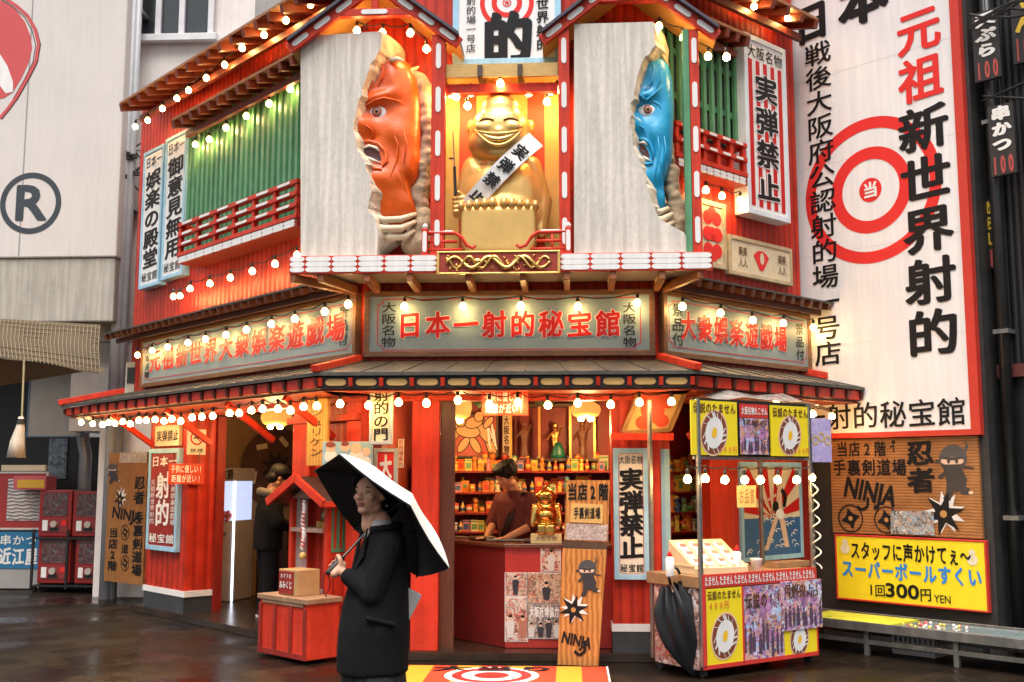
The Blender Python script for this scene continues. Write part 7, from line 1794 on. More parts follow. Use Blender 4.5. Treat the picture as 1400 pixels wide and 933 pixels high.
# grey wall and upper window of the house behind the alley
YH = 14.5
t = thing('pale_house', 'pale house with a wide upper window behind the alley', 'building', W, P(220, 300, YH)[0], YH, 0)
part(MB().box(P(108, 300, YH)[0], P(250, 300, YH)[0], YH, YH + 2, 2.2, 5.2), 'wall', concrete, t, W); part(MB().box(P(108, 300, YH)[0], P(340, 300, YH)[0], YH, YH + 2, 5.201, 12), 'wall', concrete, t, W); part(MB().box(P(150, 300, YH)[0], P(250, 300, YH)[0], YH, YH + 2, 0, 2.199), 'wall', concrete, t, W)
r = W.rect(188, -60, 290, 50, YH); wn = part(MB().box(r[0], r[2], YH - .03, YH - .002, r[1], r[3]), 'window', glassdk, t, W)
b = MB()
for f in (0, .33, .63, 1): x = r[0] + (r[2] - r[0]) * f; b.box(x - .04, x + .04, YH - .09, YH - .031, r[1], r[3])
b.box(r[0] - .1, r[2] + .1, YH - .14, YH - .031, r[1] - .1, r[1]); part(b, 'window_frame', mat('window_white', (.66, .65, .66), .4), wn, W, bevel=.006)
b = MB()
for z in (3.4, 6.1): b.box(P(120, 300, YH)[0], P(240, 300, YH)[0], YH - .004, YH + .01, z, z + .02)
part(b, 'wall_joint', mat('joint_grey', (.3, .29, .28)), t, W)
for i, (x, r_, m_, lab) in enumerate(((167, .085, mat('pipe_pale', (.50, .50, .52), .4, var=.1), 'thick pale drain pipe running down the alley wall'), (177, .05, mat('pipe_grey', (.36, .36, .37), .4, var=.1), 'thin grey conduit beside the thick alley drain pipe'))):
    u = P(x, 300, 14.25)[0]; tp = thing('drain_pipe', lab, 'pipe', W, u, 14.25, 0)
    part(MB().tube([(u, 14.25, 0), (u, 14.25, 11)], r_, 12), 'pipe', m_, tp, W, smooth=True)
    for z in (2.4, 5.2, 8.): part(MB().box(u - r_ - .02, u + r_ + .02, 14.23, 14.49, z, z + .05), 'clamp', steeldull, tp, W)
b = MB(); random.seed(4)
for i in range(6):
    q = [(P(161 + 8 * j, 205 + 9 * i + 9 * math.sin(j * 1.2 + i * 2), 14.3)[0], 14.3 + .02 * i, P(161 + 8 * j, 205 + 9 * i + 9 * math.sin(j * 1.2 + i * 2), 14.3)[1]) for j in range(6)]; b.tube(q, .012, 5)
for i in range(8): c_ = P(random.uniform(165, 188), random.uniform(205, 245), 14.2); b.box(c_[0] - .04, c_[0] + .04, 14.18, 14.24, c_[1] - .03, c_[1] + .03)
solo(b, 'alley_cables', cable, W, 'knotted black cables crossing the alley beside the blue signs', 'cables')
for x, lab in ((118, 'bent grey pipe under the awning'),):
    u = P(x, 600, 15.5)[0]; solo(MB().tube([(u, 15.5, 0), (u, 15.5, 1.9), (u - .05, 15.5, 2.1), (u - .05, 15.5, 3.0)], .09, 12), 'standpipe', mat('pipe_steel', (.30, .30, .31), .35, .4), W, lab, 'pipe', smooth=True)
u = P(188, 520, 13.4); b = MB(); b.box(u[0] - .12, u[0] + .06, 13.3, 13.45, u[1] - .22, u[1] + .22); t = thing('meter_box', 'grey electric meter box at the left end of the gallery', 'meter', W, u[0], 13.4, u[1] - .22); part(b, 'case', mat('meter_case', (.40, .38, .34), .5, var=.1), t, W, bevel=.01); part(MB().box(u[0] - .09, u[0] + .03, 13.29, 13.302, u[1] - .05, u[1] + .15), 'glass', black, t, W)
# security camera at the left roof end
q = lambda x, y, d=-.5: L.wp(L.px(x, y, d)[0], d, L.px(x, y, d)[1])
t = thing('security_camera', 'white security camera under the left end of the lower roof', 'camera', W, *q(113, 567)); b = MB(); b.tube([q(101, 567), q(124, 568)], .055, 12); part(b, 'housing', white, t, W, smooth=True); b = MB(); b.tube([q(100.4, 567), q(101.5, 567)], .04, 12); part(b, 'lens', black, t, W); b = MB(); b.tube([q(116, 565), q(118, 556)], .016, 6); part(b, 'mount', steeldull, t, W)
# poster boards
YP = 15.3
r = W.rect(-4, 645, 63, 725, YP); t = sign('notice_board', 'red bordered notice board with rows of slips at the far left', W, r, YP, .05, .03, mat('frame_pale', (.55, .50, .46), .5), mat('board_red', (.36, .03, .03), .5), 'notice board')
b = MB(); ri = W.rect(12, 655, 55, 712, YP); b.box(ri[0], ri[2], YP - .008, YP - .001, ri[1], ri[3]); part(b, 'paper', mat('paper_white', (.66, .60, .56), .6), t, W)
b = MB()
for i in range(12): z = ri[1] + (ri[3] - ri[1]) * (i + .5) / 12; b.tube([(ri[0] + (ri[2] - ri[0]) * j / 7, YP - .014, z + .012 * math.sin(j * 2.3 + i)) for j in range(8)], .007, 4)
part(b, 'slip_rows', mat('slip_grey', (.30, .22, .22), .6), t, W); r2 = W.rect(2, 636, 62, 644, YP); part(MB().box(r2[0], r2[2], YP, YP + .05, r2[1], r2[3]), 'top_cap', cream, t, W)
r = W.rect(-6, 727, 53, 778, YP); t = sign('blue_sign', 'blue sign with white letters below the red notice board', W, r, YP, .05, 0, None, mat('sign_blue', (.025, .17, .33), .4, var=.08))
b = MB(); letters(b, '串かつ', r[0] + .06, r[1] + .32, r[2] - .04, r[3] - .04, YP - .003, off=.01, nib=.012); letters(b, '近江屋', r[0] + .06, r[1] + .04, r[2] - .02, r[1] + .30, YP - .003, off=.03, nib=.015); part(b, 'lettering', inkwhite, t, W)
part(MB().box(r[0], r[2], YP + .01, YP + .05, .02, r[1] - .002), 'base_panel', mat('base_pale', (.36, .34, .32), .5), t, W)
# capsule machines on a rack
YG = 15.0
rk = thing('machine_rack', 'black wheeled rack holding four red capsule machines', 'rack', W, P(96, 800, YG)[0], YG + .2, 0)
xa, xb = P(50, 700, YG)[0], P(144, 700, YG)[0]; zmid = P(90, 734, YG)[1]; zbot = P(90, 803, YG)[1]
zbot = max(zbot, .12)
for x in (xa, (xa + xb) / 2, xb):
    for y in (YG - .05, YG + .42): part(MB().box(x - .015, x + .015, y - .015, y + .015, .05, zmid + .1), 'rack_post', black, rk, W)
for z in (zbot - .03, zmid - .02): part(MB().box(xa, xb, YG - .06, YG + .44, z - .012, z + .012), 'rack_deck', black, rk, W)
for x in (xa + .03, xb - .03): part(MB().tube([(x - .02, YG, .04), (x + .02, YG, .04)], .04, 12), 'caster', rubber, rk, W)
gr_ = mat('machine_red', (.28, .018, .015), .35, var=.15)
def gacha(lab, x0, y0, x1, y1, zlo):
    r = W.rect(x0, y0, x1, y1, YG); r = (r[0], zlo, r[2], zlo + r[3] - r[1]); h = r[3] - r[1]; w_ = r[2] - r[0]
    t = thing('capsule_machine', lab, 'capsule machine', W, (r[0] + r[2]) / 2, YG + .2, r[1], 'capsule machines on the rack')
    part(MB().box(r[0], r[2], YG, YG + .38, r[1], r[3]), 'case', gr_, t, W, bevel=.015)
    part(MB().box(r[0] + w_ * .12, r[2] - w_ * .12, YG - .008, YG - .001, r[1] + h * .44, r[3] - h * .06), 'display_window', photo_mat('capsule_display', [(.01, .01, .012), (.03, .025, .03), (.16, .03, .03), (.02, .02, .025), (.20, .17, .16), (.03, .025, .025)], 14), t, W)
    b = MB(); b.box(r[0] + w_ * .10, r[2] - w_ * .10, YG - .012, YG - .001, r[1] + h * .10, r[1] + h * .38); p = part(b, 'coin_panel', mat('panel_dark_red', (.24, .03, .03), .4), t, W)
    b = MB(); b.tube([((r[0] + r[2]) / 2, YG - .05, r[1] + h * .27), ((r[0] + r[2]) / 2, YG - .012, r[1] + h * .27)], .045, 14); part(b, 'knob', mat('knob_pale', (.5, .42, .36), .4), p, W)
    b = MB(); b.box(r[0] + w_ * .14, r[0] + w_ * .30, YG - .018, YG - .012, r[1] + h * .13, r[1] + h * .35); part(b, 'price_label', inkwhite, p, W); b = MB(); b.box(r[2] - w_ * .28, r[2] - w_ * .13, YG - .02, YG - .012, r[1] + h * .24, r[1] + h * .35); part(b, 'coin_slot', inkred2, p, W)
    b = MB(); b.box(r[0] + w_ * .35, r[2] - w_ * .35, YG - .016, YG - .012, r[1] + h * .12, r[1] + h * .19); part(b, 'chute', black, p, W)
gacha('red capsule machine on the upper rack deck under the yellow topped sign', 55, 670, 96, 734, zmid + .0); gacha('red capsule machine on the upper rack deck nearest the timber board', 101, 670, 143, 732, zmid)
gacha('red capsule machine on the lower rack deck beside the blue sign', 53, 738, 94, 802, zbot); gacha('red capsule machine on the lower rack deck nearest the timber board', 104, 735, 141, 798, zbot)
zt_ = zmid + W.rect(55, 670, 96, 734, YG)[3] - W.rect(55, 670, 96, 734, YG)[1]
t = thing('machine_topper', 'pink and yellow topper box on one of the capsule machines', 'sign', W, P(78, 660, YG)[0], YG + .2, zt_); x0, x1 = P(56, 0, YG)[0], P(98, 0, YG)[0]
part(MB().box(x0, x1, YG - .02, YG + .3, zt_ + .001, zt_ + .19), 'box', mat('topper_pink', (.55, .10, .12), .4), t, W, bevel=.006); part(MB().box(x0 + .06, x1 - .02, YG - .03, YG - .021, zt_ + .03, zt_ + .14), 'yellow_plate', mat('topper_yellow', (.65, .36, .03), .4), t, W)

# ================================================================== PEOPLE
def person(label, fr, z0, H, cat='person'):
    return thing('person', label, cat, fr, 0, 0, z0)
def head_geo(b, c, s, fr_neck=True):
    """head facing -y, centre c, s = head height; every piece joins into one surface"""
    x, y, z = c
    b.ball((x, y + .02 * s, z + .10 * s), (.36 * s, .43 * s, .40 * s), 20, 14)          # skull
    b.ball((x, y - .06 * s, z - .14 * s), (.30 * s, .33 * s, .33 * s), 18, 12)          # face
    b.ball((x, y - .25 * s, z - .40 * s), (.135 * s, .12 * s, .095 * s), 12, 8)          # chin
    b.cap((x - .2 * s, y - .02 * s, z - .30 * s), .12 * s, (x + .0 * s, y - .2 * s, z - .40 * s), .11 * s); b.cap((x + .2 * s, y - .02 * s, z - .30 * s), .12 * s, (x, y - .2 * s, z - .40 * s), .11 * s)
    b.cap((x, y - .36 * s, z + .03 * s), .045 * s, (x, y - .45 * s, z - .12 * s), .062 * s); b.ball((x - .045 * s, y - .40 * s, z - .13 * s), .05 * s, 8, 6); b.ball((x + .045 * s, y - .40 * s, z - .13 * s), .05 * s, 8, 6)
    for q in (-1, 1):
        b.ball((x + q * .20 * s, y - .25 * s, z - .10 * s), (.11 * s, .10 * s, .09 * s), 10, 7)   # cheek
        b.cap((x + q * .06 * s, y - .345 * s, z + .09 * s), .045 * s, (x + q * .24 * s, y - .27 * s, z + .095 * s), .04 * s)   # brow bone
        b.ball((x + q * .355 * s, y + .03 * s, z - .03 * s), (.045 * s, .085 * s, .13 * s), 10, 8)  # ear
    b.ball((x, y - .335 * s, z - .26 * s), (.11 * s, .07 * s, .06 * s), 10, 7)
    if fr_neck: b.cap((x, y + .06 * s, z - .25 * s), .225 * s, (x, y + .11 * s, z - .72 * s), .25 * s)
def face_parts(p, fr, c, s, T=None):
    x, y, z = c
    X = (lambda mb: setattr(mb, 'v', [tuple(T @ Vector(v)) for v in mb.v])) if T is not None else (lambda mb: None)
    for q in (-1, 1):
        b = MB(); b.ball((x + q * .145 * s, y - .315 * s, z + .005 * s), (.064 * s, .04 * s, .024 * s), 12, 8); X(b); e = part(b, 'eye', mat('eye_sclera', (.34, .28, .24), .25, var=0), p, fr, smooth=True)
        b = MB(); b.ball((x + q * .145 * s - .01 * s, y - .345 * s, z + .005 * s), (.032 * s, .016 * s, .029 * s), 10, 7); X(b); part(b, 'iris', mat('iris_dark', (.02, .012, .008), .2, var=0), e, fr, smooth=True)
        b = MB(); b.tube([(x + q * (.145 + .075 * k) * s, y - (.352 - .028 * k * k) * s, z + (.040 - .016 * k * k) * s) for k in (-1, -.5, 0, .5, 1)], .009 * s, 6); X(b); part(b, 'eyelid', mat('lash', (.03, .018, .014), .5, var=0), e, fr)
        b = MB(); b.tube([(x + q * (.15 + .10 * k) * s, y - (.375 - .05 * k * k + .03 * k) * s, z + (.13 - .016 * k * k) * s) for k in (-1, -.5, 0, .5, 1)], [.008 * s, .014 * s, .015 * s, .012 * s, .005 * s], 6); X(b); part(b, 'eyebrow', hair, p, fr)
    b = MB(); b.tube([(x + .105 * k * s, y - (.405 - .05 * k * k) * s, z - (.245 - .0 * k) * s) for k in (-1, -.5, 0, .5, 1)], [.008 * s, .022 * s, .024 * s, .022 * s, .008 * s], 8)
    b.tube([(x + .10 * k * s, y - (.40 - .05 * k * k) * s, z - (.285 - .015 * k * k) * s) for k in (-1, -.5, 0, .5, 1)], [.008 * s, .026 * s, .028 * s, .026 * s, .008 * s], 8); X(b); part(b, 'lips', lips, p, fr, smooth=True)
def hand_grip(b, pos, ax, palm_dir, s=1.):
    """fist closed round a rod along ax through pos; palm_dir points from rod to the back of the hand"""
    ax = Vector(ax).normalized(); pd = Vector(palm_dir).normalized(); sd = ax.cross(pd).normalized(); pos = Vector(pos)
    b.cap(pos + pd * .026 * s - ax * .03 * s, .021 * s, pos + pd * .026 * s + ax * .03 * s, .020 * s, 10, 4)
    for i, ln in enumerate((.95, 1.05, 1.0, .82)):
        o = pos + ax * (.034 - .0225 * i) * s; q = []
        for k in range(8):
            a = -.5 + k * (3.7 * ln / 7); q.append(o + pd * (.023 * s * math.cos(a)) + sd * (.025 * s * math.sin(a)))
        b.tube(q, [.0098 * s, .0102 * s, .0108 * s, .0098 * s, .0100 * s, .0090 * s, .0086 * s, .0060 * s], 8)
    b.tube([pos + pd * .024 * s + ax * .02 * s - sd * .012 * s, pos - sd * .026 * s + ax * .036 * s + pd * .004 * s, pos - sd * .018 * s + ax * .046 * s - pd * .018 * s, pos + sd * .002 * s + ax * .044 * s - pd * .026 * s], [.014 * s, .0125 * s, .0115 * s, .007 * s], 8)

# ---- the woman with the umbrella
WN = Frame(W.px(521, 800, 5.42)[0], 5.42, -68)
wm = person('woman in a long black coat walking under a white umbrella with black lining', WN, 0, 1.6)
def wl(x, y, yy): u, z = W.px(x, y, yy); return WN.m.inverted() @ Vector((u, yy, z))
HS = .208; hc = (0, -.055, 1.508)
Th = Matrix.Translation(hc) @ Matrix.Rotation(R(38), 4, 'Z') @ Matrix.Rotation(R(-7), 4, 'X') @ Matrix.Translation((-hc[0], -hc[1], -hc[2]))
b = MB(); head_geo(b, hc, HS); b.v = [tuple(Th @ Vector(v)) for v in b.v]
b.cap((0, -.01, 1.38), .055, (0, .01, 1.24), .08); b.ball((0, .01, 1.18), (.15, .09, .14)); b.ball((0, .01, .95), (.14, .10, .2))
UHAND = WN.m.inverted() @ Vector((-1.136, 5.302, 1.167)); ELB = wl(509, 812, 5.27)
for s in (-1, 1):
    b.cap((s * .07, 0, .86), .078, (s * .078, -.02 * s, .47), .055); b.cap((s * .078, -.02 * s, .47), .052, (s * .085, .03 * s, .09), .036); b.cap((s * .085, .03 * s + .04, .045), .036, (s * .09, .03 * s - .13, .035), .03)
b.cap((.145, .01, 1.28), .046, ELB, .038); b.cap((-.145, .01, 1.28), .046, (-.18, .03, 1.05), .038)
WR = UHAND + (ELB - UHAND).normalized() * .075
b.cap(ELB, .036, WR, .024); b.cap(WR, .024, UHAND + (ELB - UHAND).normalized() * .03, .022); b.cap((-.18, .03, 1.05), .036, (-.165, -.08, .86), .03)
UAX_W = Vector((.587, .436, .682)).normalized()                       # shaft direction in the world
m3 = WN.m.to_3x3().inverted(); UAX = (m3 @ UAX_W).normalized(); PD = (ELB - UHAND).normalized(); PD = (PD - UAX * UAX.dot(PD)).normalized()
hand_grip(b, UHAND, UAX, PD, 1.0)
o = part(b, 'body', skin, wm, WN, smooth=True); remesh(o, .0062, 2, .4)
face_parts(wm, WN, hc, HS, Th)
b = MB(); b.ball((0, -.026, 1.552), (.083, .099, .064), 22, 14)
for q in (-1, 1): b.tube([(q * .004, -.112, 1.605), (q * .036, -.130, 1.590), (q * .064, -.116, 1.566), (q * .080, -.082, 1.535), (q * .084, -.040, 1.50)], [.012, .018, .019, .017, .012], 8); b.ball((0, .015, 1.51), (.082, .075, .085), 18, 12)
for q in (-1, 1): b.cap((q * .080, -.075, 1.565), .020, (q * .084, -.04, 1.505), .012); b.cap((.066, .02, 1.535), .030, (.079, .045, 1.46), .018); b.cap((-.066, .02, 1.535), .030, (-.079, .045, 1.46), .018); b.ball((0, .085, 1.46), (.055, .045, .055))
b.v = [tuple(Th @ Vector(v)) for v in b.v]; o = part(b, 'hair', hair, wm, WN, smooth=True); remesh(o, .007, 3)
b = MB(); q = Th @ Vector((.083, -.028, 1.455)); b.lathe([(.004, -.006), (.008, 0), (.004, .006)], n=8, M=Matrix.Translation(q)); part(b, 'earring', steel, wm, WN, smooth=True)
b = MB(); b.lathe([(.085, 1.29), (.075, 1.335), (.066, 1.375), (.060, 1.385)], 0, -.012, 20, 1, .95); part(b, 'shirt_collar', mat('shirt_grey', (.42, .40, .38), .8, var=.15, scale=40), wm, WN, smooth=True)
# coat: one draped surface
def ringsurf(b, rings, n=40, wob=0., seed=0):
    vs = []
    for k, (cx, cy, rx, ry, z, p_) in enumerate(rings):
        for j in range(n):
            a = 2 * math.pi * j / n; f = 1 + wob * (1 - k / len(rings)) * (math.sin(5 * a + k * .4) * .6 + math.sin(9 * a + 1.3 + k * .2) * .4)
            c_, s_ = math.cos(a), math.sin(a); e = 2 / p_
            vs.append((cx + rx * f * math.copysign(abs(c_) ** e, c_), cy + ry * f * math.copysign(abs(s_) ** e, s_), z))
    b.add(vs, [(i * n + j, i * n + (j + 1) % n, (i + 1) * n + (j + 1) % n, (i + 1) * n + j) for i in range(len(rings) - 1) for j in range(n)] + [tuple(range(n - 1, -1, -1)), tuple(range((len(rings) - 1) * n, len(rings) * n))])
b = MB(); ringsurf(b, [(0, -.038, .168, .170, .655, 2.2), (0, -.040, .172, .172, .76, 2.2), (0, -.036, .178, .170, .86, 2.2), (0, -.028, .172, .158, .98, 2.3), (0, -.012, .165, .138, 1.10, 2.3), (0, .002, .162, .118, 1.20, 2.4), (0, .01, .162, .102, 1.27, 2.4), (0, .012, .145, .092, 1.31, 2.2), (0, .01, .10, .082, 1.342, 2), (0, .004, .074, .070, 1.362, 2)], 44, .035)
b.cap((.145, .01, 1.262), .066, ELB, .066); b.cap(ELB, .062, UHAND + (ELB - UHAND).normalized() * .09, .043)
b.cap((-.145, .01, 1.262), .066, (-.185, .03, 1.03), .066); b.cap((-.185, .03, 1.03), .06, (-.165, -.08, .87), .05)
o = part(b, 'coat', coatblk, wm, WN, smooth=True); remesh(o, .010, 3)
b = MB()
for s in (-1, 1):
    q = [(s * .015, -.142, 1.08), (s * .05, -.130, 1.15), (s * .10, -.108, 1.21), (s * .085, -.094, 1.29), (s * .055, -.078, 1.345), (s * .035, -.098, 1.26)]; k = len(b.v)
    b.add(q + [(x, y - .008, z) for x, y, z in q], [(0, 1, 2, 3, 4, 5), (11, 10, 9, 8, 7, 6)] + [(i, (i + 1) % 6, (i + 1) % 6 + 6, i + 6) for i in range(6)])
b.tube([(.10 * math.cos(a), .002 + .085 * math.sin(a), 1.345 + .012 * math.sin(a)) for a in [-.9 + 4.94 * i / 14 for i in range(15)]], .020, 8)
part(b, 'lapel', coatblk, wm, WN)
for i in range(3): b = MB(); b.ball((.012, -.148 - .018 * i, 1.03 - .11 * i), (.012, .006, .012), 10, 6); part(b, 'coat_button', mat('button_black', (.02, .02, .022), .2), wm, WN, smooth=True)
b = MB(); b.cap((.178, -.10, .93), .012, (.182, .02, .90), .012, 8, 3); part(b, 'pocket_flap', coatblk, wm, WN, smooth=True)
b = MB(); ringsurf(b, [(0, -.022, .186, .165, .44, 2.1), (0, -.030, .166, .156, .60, 2.1), (0, -.035, .150, .150, .72, 2.1)], 40, .04); part(b, 'skirt', wave_mat('plaid_skirt', (.006, .006, .007), (.016, .016, .018), 9, 'X', .8, .1), wm, WN, smooth=True)
for s in (-1, 1):
    b = MB(); y = .03 * s; b.cap((s * .088, y + .04, .045), .047, (s * .093, y - .14, .04), .041); b.cap((s * .086, y + .03, .06), .05, (s * .086, y + .02, .2), .052); o = part(b, 'boot', mat('boot_black', (.012, .012, .012), .35), wm, WN, smooth=True); remesh(o, .009, 3)
# the open umbrella
uhw = WN.m @ UHAND
ax = UAX_W; hub = uhw + ax * .33            # hub marks the centre of the rim
e1 = Vector((.807, -.247, -.536)); e1 = (e1 - ax * e1.dot(ax)).normalized(); e2 = ax.cross(e1) * -1
if e2.y > 0: e2 = -e2
um = thing('open_umbrella', 'open umbrella, white outside and black inside, tilted over the woman', 'umbrella', W, *uhw)
NR_, RAD, DEP = 6, .443, .155; NS = 12
def cano(r, j, bulge=0.):                                        # r 0..1 along a rib, j fractional rib index
    a = 2 * math.pi * (j / NR_); fr_ = j - math.floor(j); valley = math.cos(math.pi / NR_) / math.cos((fr_ - .5) * 2 * math.pi / NR_) if True else 1
    rr_ = RAD * r * (1 - (1 - valley) * (1.0)); h = DEP * (1 - r ** 2.3) - .012 * math.sin(math.pi * fr_) * r
    return hub + ax * h + (e1 * math.cos(a) + e2 * math.sin(a)) * rr_
for nm, off, m_ in (('canopy', .004, mat('umbrella_white', (.84, .83, .80), .5, var=.03)), ('canopy_lining', -.004, mat('umbrella_lining', (.010, .010, .011), .55, var=.1))):
    vs = []; fs = []; SUB = 4; n = NR_ * SUB
    for i in range(NS + 1):
        for k in range(n): vs.append(cano(max(.02, i / NS), k / SUB) + ax * off)
    for i in range(NS):
        for k in range(n): fs.append((i * n + k, i * n + (k + 1) % n, (i + 1) * n + (k + 1) % n, (i + 1) * n + k))
    part(MB().add(vs, fs), nm, m_, um, W)
b = MB(); b.tube([uhw - ax * .05, uhw - ax * .04, hub + ax * (DEP + .012)], [.006, .0065, .006], 8); part(b, 'shaft', mat('shaft_dark', (.05, .035, .03), .3, .5), um, W)
b = MB(); b.tube([uhw - ax * .055, uhw - ax * .045, uhw + ax * .05, uhw + ax * .06], [.009, .0135, .0135, .008], 10); part(b, 'handle', black, um, W, smooth=True)
for k in range(NR_):
    b = MB(); b.tube([cano(max(.03, i / 8), k) - ax * .012 for i in range(9)], .0035, 5); rb = part(b, 'rib', mat('rib_dark', (.03, .03, .03), .4, .5), um, W); b = MB(); b.tube([hub - ax * .03, cano(.5, k) - ax * .014], .003, 5); part(b, 'strut', MATS['rib_dark'], rb, W)
b = MB(); q = [uhw - ax * .05 + Vector((.012 * math.sin(i * .8), .004 * i, -.022 * i)) for i in range(6)] + [uhw - ax * .05 + Vector((-.012 * math.sin(i * .8) - .012, 0, -.022 * i)) for i in range(5, -1, -1)]; b.tube(q, .003, 5); part(b, 'wrist_loop', mat('loop_maroon', (.10, .02, .02), .6), um, W)
# white tote at her back
tb = thing('tote_bag', 'white tote bag hanging behind the black coat of the woman', 'bag', WN, -.05, .2, .86)
b = MB(); M_ = Matrix.Translation((-.06, .125, .99)) @ Matrix.Rotation(R(-28), 4, 'X'); b.box(-.03, .03, -.10, .075, -.10, .06, M_); part(b, 'pouch', white, tb, WN, bevel=.012)
b = MB(); b.tube([(-.06, .10, 1.05), (-.10, .12, 1.18), (-.13, .05, 1.335)], .008, 6); part(b, 'strap', white, tb, WN)

# ---- the attendant behind the counter
AX = W.px(705, 660, 10.55)[0]
AT = Frame(AX, 10.62, -38)
at_ = person('young man in a dark red shirt with a black shoulder strap bending behind the counter', AT, .075, 1.7)
HS2 = .235; hc = (-.02, -.13, 1.60)
Th = Matrix.Translation(hc) @ Matrix.Rotation(R(28), 4, 'X') @ Matrix.Rotation(R(-12), 4, 'Z') @ Matrix.Translation((-hc[0], -hc[1], -hc[2]))
b = MB(); head_geo(b, hc, HS2, False); b.v = [tuple(Th @ Vector(v)) for v in b.v]
b.cap((-.01, -.06, 1.52), .058, (0, .0, 1.40), .065); b.ball((0, 0, 1.25), (.19, .11, .2)); b.ball((0, .02, .98), (.16, .11, .18))
for s in (-1, 1):
    b.cap((s * .09, .02, .90), .09, (s * .09, 0, .52), .06); b.cap((s * .09, 0, .52), .058, (s * .09, .03, .16), .045); b.cap((s * .09, .05, .115), .04, (s * .10, -.12, .105), .035)
    b.cap((s * .2, 0, 1.38), .058, (s * .25, -.05, 1.13), .048); b.cap((s * .25, -.05, 1.13), .045, (s * .13, -.28, 1.02), .032)
    w_ = Vector((s * .13, -.28, 1.02)); b.ball(w_ + Vector((-s * .02, -.045, -.004)), (.036, .05, .018))
    for i, ln in enumerate((.062, .072, .068, .055)): b.tube([w_ + Vector((-s * .02 + (i - 1.5) * .019, -.085, -.004)), w_ + Vector((-s * .02 + (i - 1.5) * .021, -.085 - ln * .5, -.002)), w_ + Vector((-s * .02 + (i - 1.5) * .021, -.085 - ln, -.014))], [.0095, .0088, .0065], 7)
    b.tube([w_ + Vector((-s * .05, -.03, -.002)), w_ + Vector((-s * .078, -.06, -.006)), w_ + Vector((-s * .082, -.088, -.012))], [.012, .0105, .007], 7)
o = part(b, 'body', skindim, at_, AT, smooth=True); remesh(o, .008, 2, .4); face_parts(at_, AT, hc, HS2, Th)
b = MB(); b.ball((hc[0], hc[1] + .025, hc[2] + .045), (.108, .118, .098), 20, 14); b.ball((hc[0], hc[1] - .06, hc[2] + .085), (.085, .05, .04))
for i in range(14):
    a = 2 * math.pi * i / 14; b.cap((hc[0] + .07 * math.cos(a), hc[1] + .03 + .08 * math.sin(a), hc[2] + .10), .03, (hc[0] + .10 * math.cos(a), hc[1] + .03 + .11 * math.sin(a), hc[2] + .045), .014, 6, 2)
b.v = [tuple(Th @ Vector(v)) for v in b.v]; o = part(b, 'hair', hair, at_, AT, smooth=True); remesh(o, .008, 2)
b = MB(); ringsurf(b, [(0, .02, .185, .135, .88, 2.2), (0, .015, .20, .14, 1.05, 2.3), (0, .01, .215, .14, 1.22, 2.4), (0, .0, .215, .125, 1.36, 2.4), (0, -.005, .14, .10, 1.43, 2.1), (0, -.02, .08, .08, 1.46, 2)], 40, .03)
for s in (-1, 1): b.cap((s * .19, 0, 1.37), .078, (s * .255, -.05, 1.14), .072)
o = part(b, 'shirt', mat('shirt_maroon', (.09, .012, .01), .8, var=.15, scale=20), at_, AT, smooth=True); remesh(o, .011, 3)
b = MB(); ringsurf(b, [(0, .02, .175, .13, .80, 2.2), (0, .02, .18, .135, .90, 2.2)], 30); 
for s in (-1, 1): b.cap((s * .09, .02, .86), .10, (s * .09, .0, .50), .08); b.cap((s * .09, 0, .5), .08, (s * .09, .03, .17), .07)
o = part(b, 'trousers', coatblk, at_, AT, smooth=True); remesh(o, .013, 3)
b = MB()
for dx in (0, .045): b.tube([(.12 + dx, .12, 1.18), (.13 + dx, .06, 1.43), (.10 + dx, -.06, 1.44), (.02 + dx, -.148, 1.2), (-.06 + dx, -.165, .98)], .013, 6)
part(b, 'shoulder_strap', black, at_, AT, smooth=True)
for s in (-1, 1): b = MB(); b.cap((s * .09, .06, .115), .045, (s * .10, -.13, .11), .04); part(b, 'shoe', black, at_, AT, smooth=True)

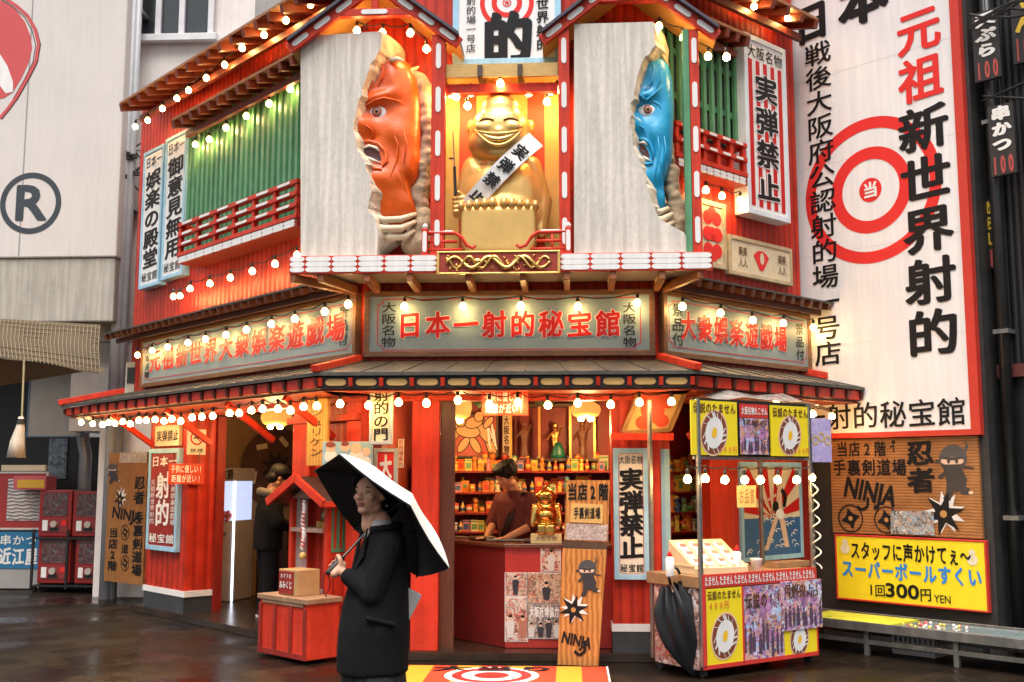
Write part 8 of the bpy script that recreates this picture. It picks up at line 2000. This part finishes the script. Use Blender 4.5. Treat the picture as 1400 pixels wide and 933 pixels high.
# ---- the visitor in the left doorway
vu, vz = L.px(370, 690, .55)
vp = L.wp(vu, .55, 0); VS = Frame(vp.x, vp.y, 118)
vs_ = person('dark haired visitor in black with a grey hood standing in the left doorway', VS, .075, 1.68)
HS3 = .235; hc = (0, -.09, 1.58); z0 = .0
Th = Matrix.Translation(hc) @ Matrix.Rotation(R(30), 4, 'X') @ Matrix.Translation((-hc[0], -hc[1], -hc[2]))
b = MB(); head_geo(b, hc, HS3, False); b.v = [tuple(Th @ Vector(v)) for v in b.v]; b.cap((0, -.03, 1.50), .058, (0, .01, 1.38), .065); b.ball((0, .01, 1.2), (.18, .11, .2)); b.ball((0, .02, .95), (.16, .11, .16))
for s in (-1, 1):
    b.cap((s * .09, .02, .90), .088, (s * .10, 0, .52), .06); b.cap((s * .10, 0, .52), .058, (s * .10, .03, .16), .045); b.cap((s * .10, .05, .115), .04, (s * .11, -.12, .105), .035); b.cap((s * .2, 0, 1.36), .056, (s * .25, -.02, 1.1), .046); b.cap((s * .25, -.02, 1.1), .044, (s * .16, -.22, 1.04), .032)
    w_ = Vector((s * .16, -.22, 1.04)); b.ball(w_ + Vector((-s * .03, -.04, 0)), (.034, .045, .022))
    for i, ln in enumerate((.058, .066, .062, .05)): b.tube([w_ + Vector((-s * .03, -.08, .024 - i * .016)), w_ + Vector((-s * .035, -.08 - ln * .6, .024 - i * .017)), w_ + Vector((-s * .055, -.08 - ln, .022 - i * .017))], [.0092, .0088, .0065], 7)
    b.tube([w_ + Vector((-s * .03, -.03, .02)), w_ + Vector((-s * .04, -.06, .045)), w_ + Vector((-s * .05, -.085, .05))], [.012, .0105, .007], 7)
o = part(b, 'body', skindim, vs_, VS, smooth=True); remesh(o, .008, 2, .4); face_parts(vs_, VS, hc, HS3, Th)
b = MB(); b.ball((0, hc[1] + .018, hc[2] + .05), (.105, .122, .10), 20, 14); b.ball((0, hc[1] + .07, hc[2] - .04), (.09, .07, .07)); b.ball((0, hc[1] - .06, hc[2] + .085), (.08, .05, .04)); b.v = [tuple(Th @ Vector(v)) for v in b.v]; o = part(b, 'hair', hair, vs_, VS, smooth=True); remesh(o, .008, 3)
b = MB(); ringsurf(b, [(0, .02, .20, .15, .80, 2.2), (0, .015, .215, .15, 1.05, 2.3), (0, .01, .215, .14, 1.22, 2.4), (0, .0, .21, .125, 1.34, 2.4), (0, -.005, .13, .10, 1.41, 2.1)], 40, .03)
for s in (-1, 1): b.cap((s * .19, 0, 1.34), .08, (s * .26, -.02, 1.1), .078); b.cap((s * .26, -.02, 1.1), .075, (s * .17, -.2, 1.04), .055)
o = part(b, 'jacket', coatblk, vs_, VS, smooth=True); remesh(o, .012, 3)
b = MB(); b.tube([(.12 * math.cos(a), .02 + .10 * math.sin(a), 1.40 + .03 * math.sin(a)) for a in [6.28 * i / 12 for i in range(13)]], .045, 10); part(b, 'hood', mat('hood_grey', (.12, .11, .09), .85, var=.2), vs_, VS, smooth=True)
b = MB(); 
for s in (-1, 1): b.cap((s * .09, .02, .86), .105, (s * .10, .0, .50), .085); b.cap((s * .10, 0, .5), .085, (s * .10, .03, .17), .075)
o = part(b, 'trousers', coatblk, vs_, VS, smooth=True); remesh(o, .013, 3)
for s in (-1, 1): 
    b = MB(); b.cap((s * .10, .06, .118), .042, (s * .11, -.13, .112), .038); sh = part(b, 'shoe', black, vs_, VS, smooth=True); b = MB(); b.slab([(s * .10 - .045, -.17), (s * .10 + .055, -.17), (s * .10 + .05, .10), (s * .10 - .04, .10)], .077, .095); part(b, 'sole', white, sh, VS)
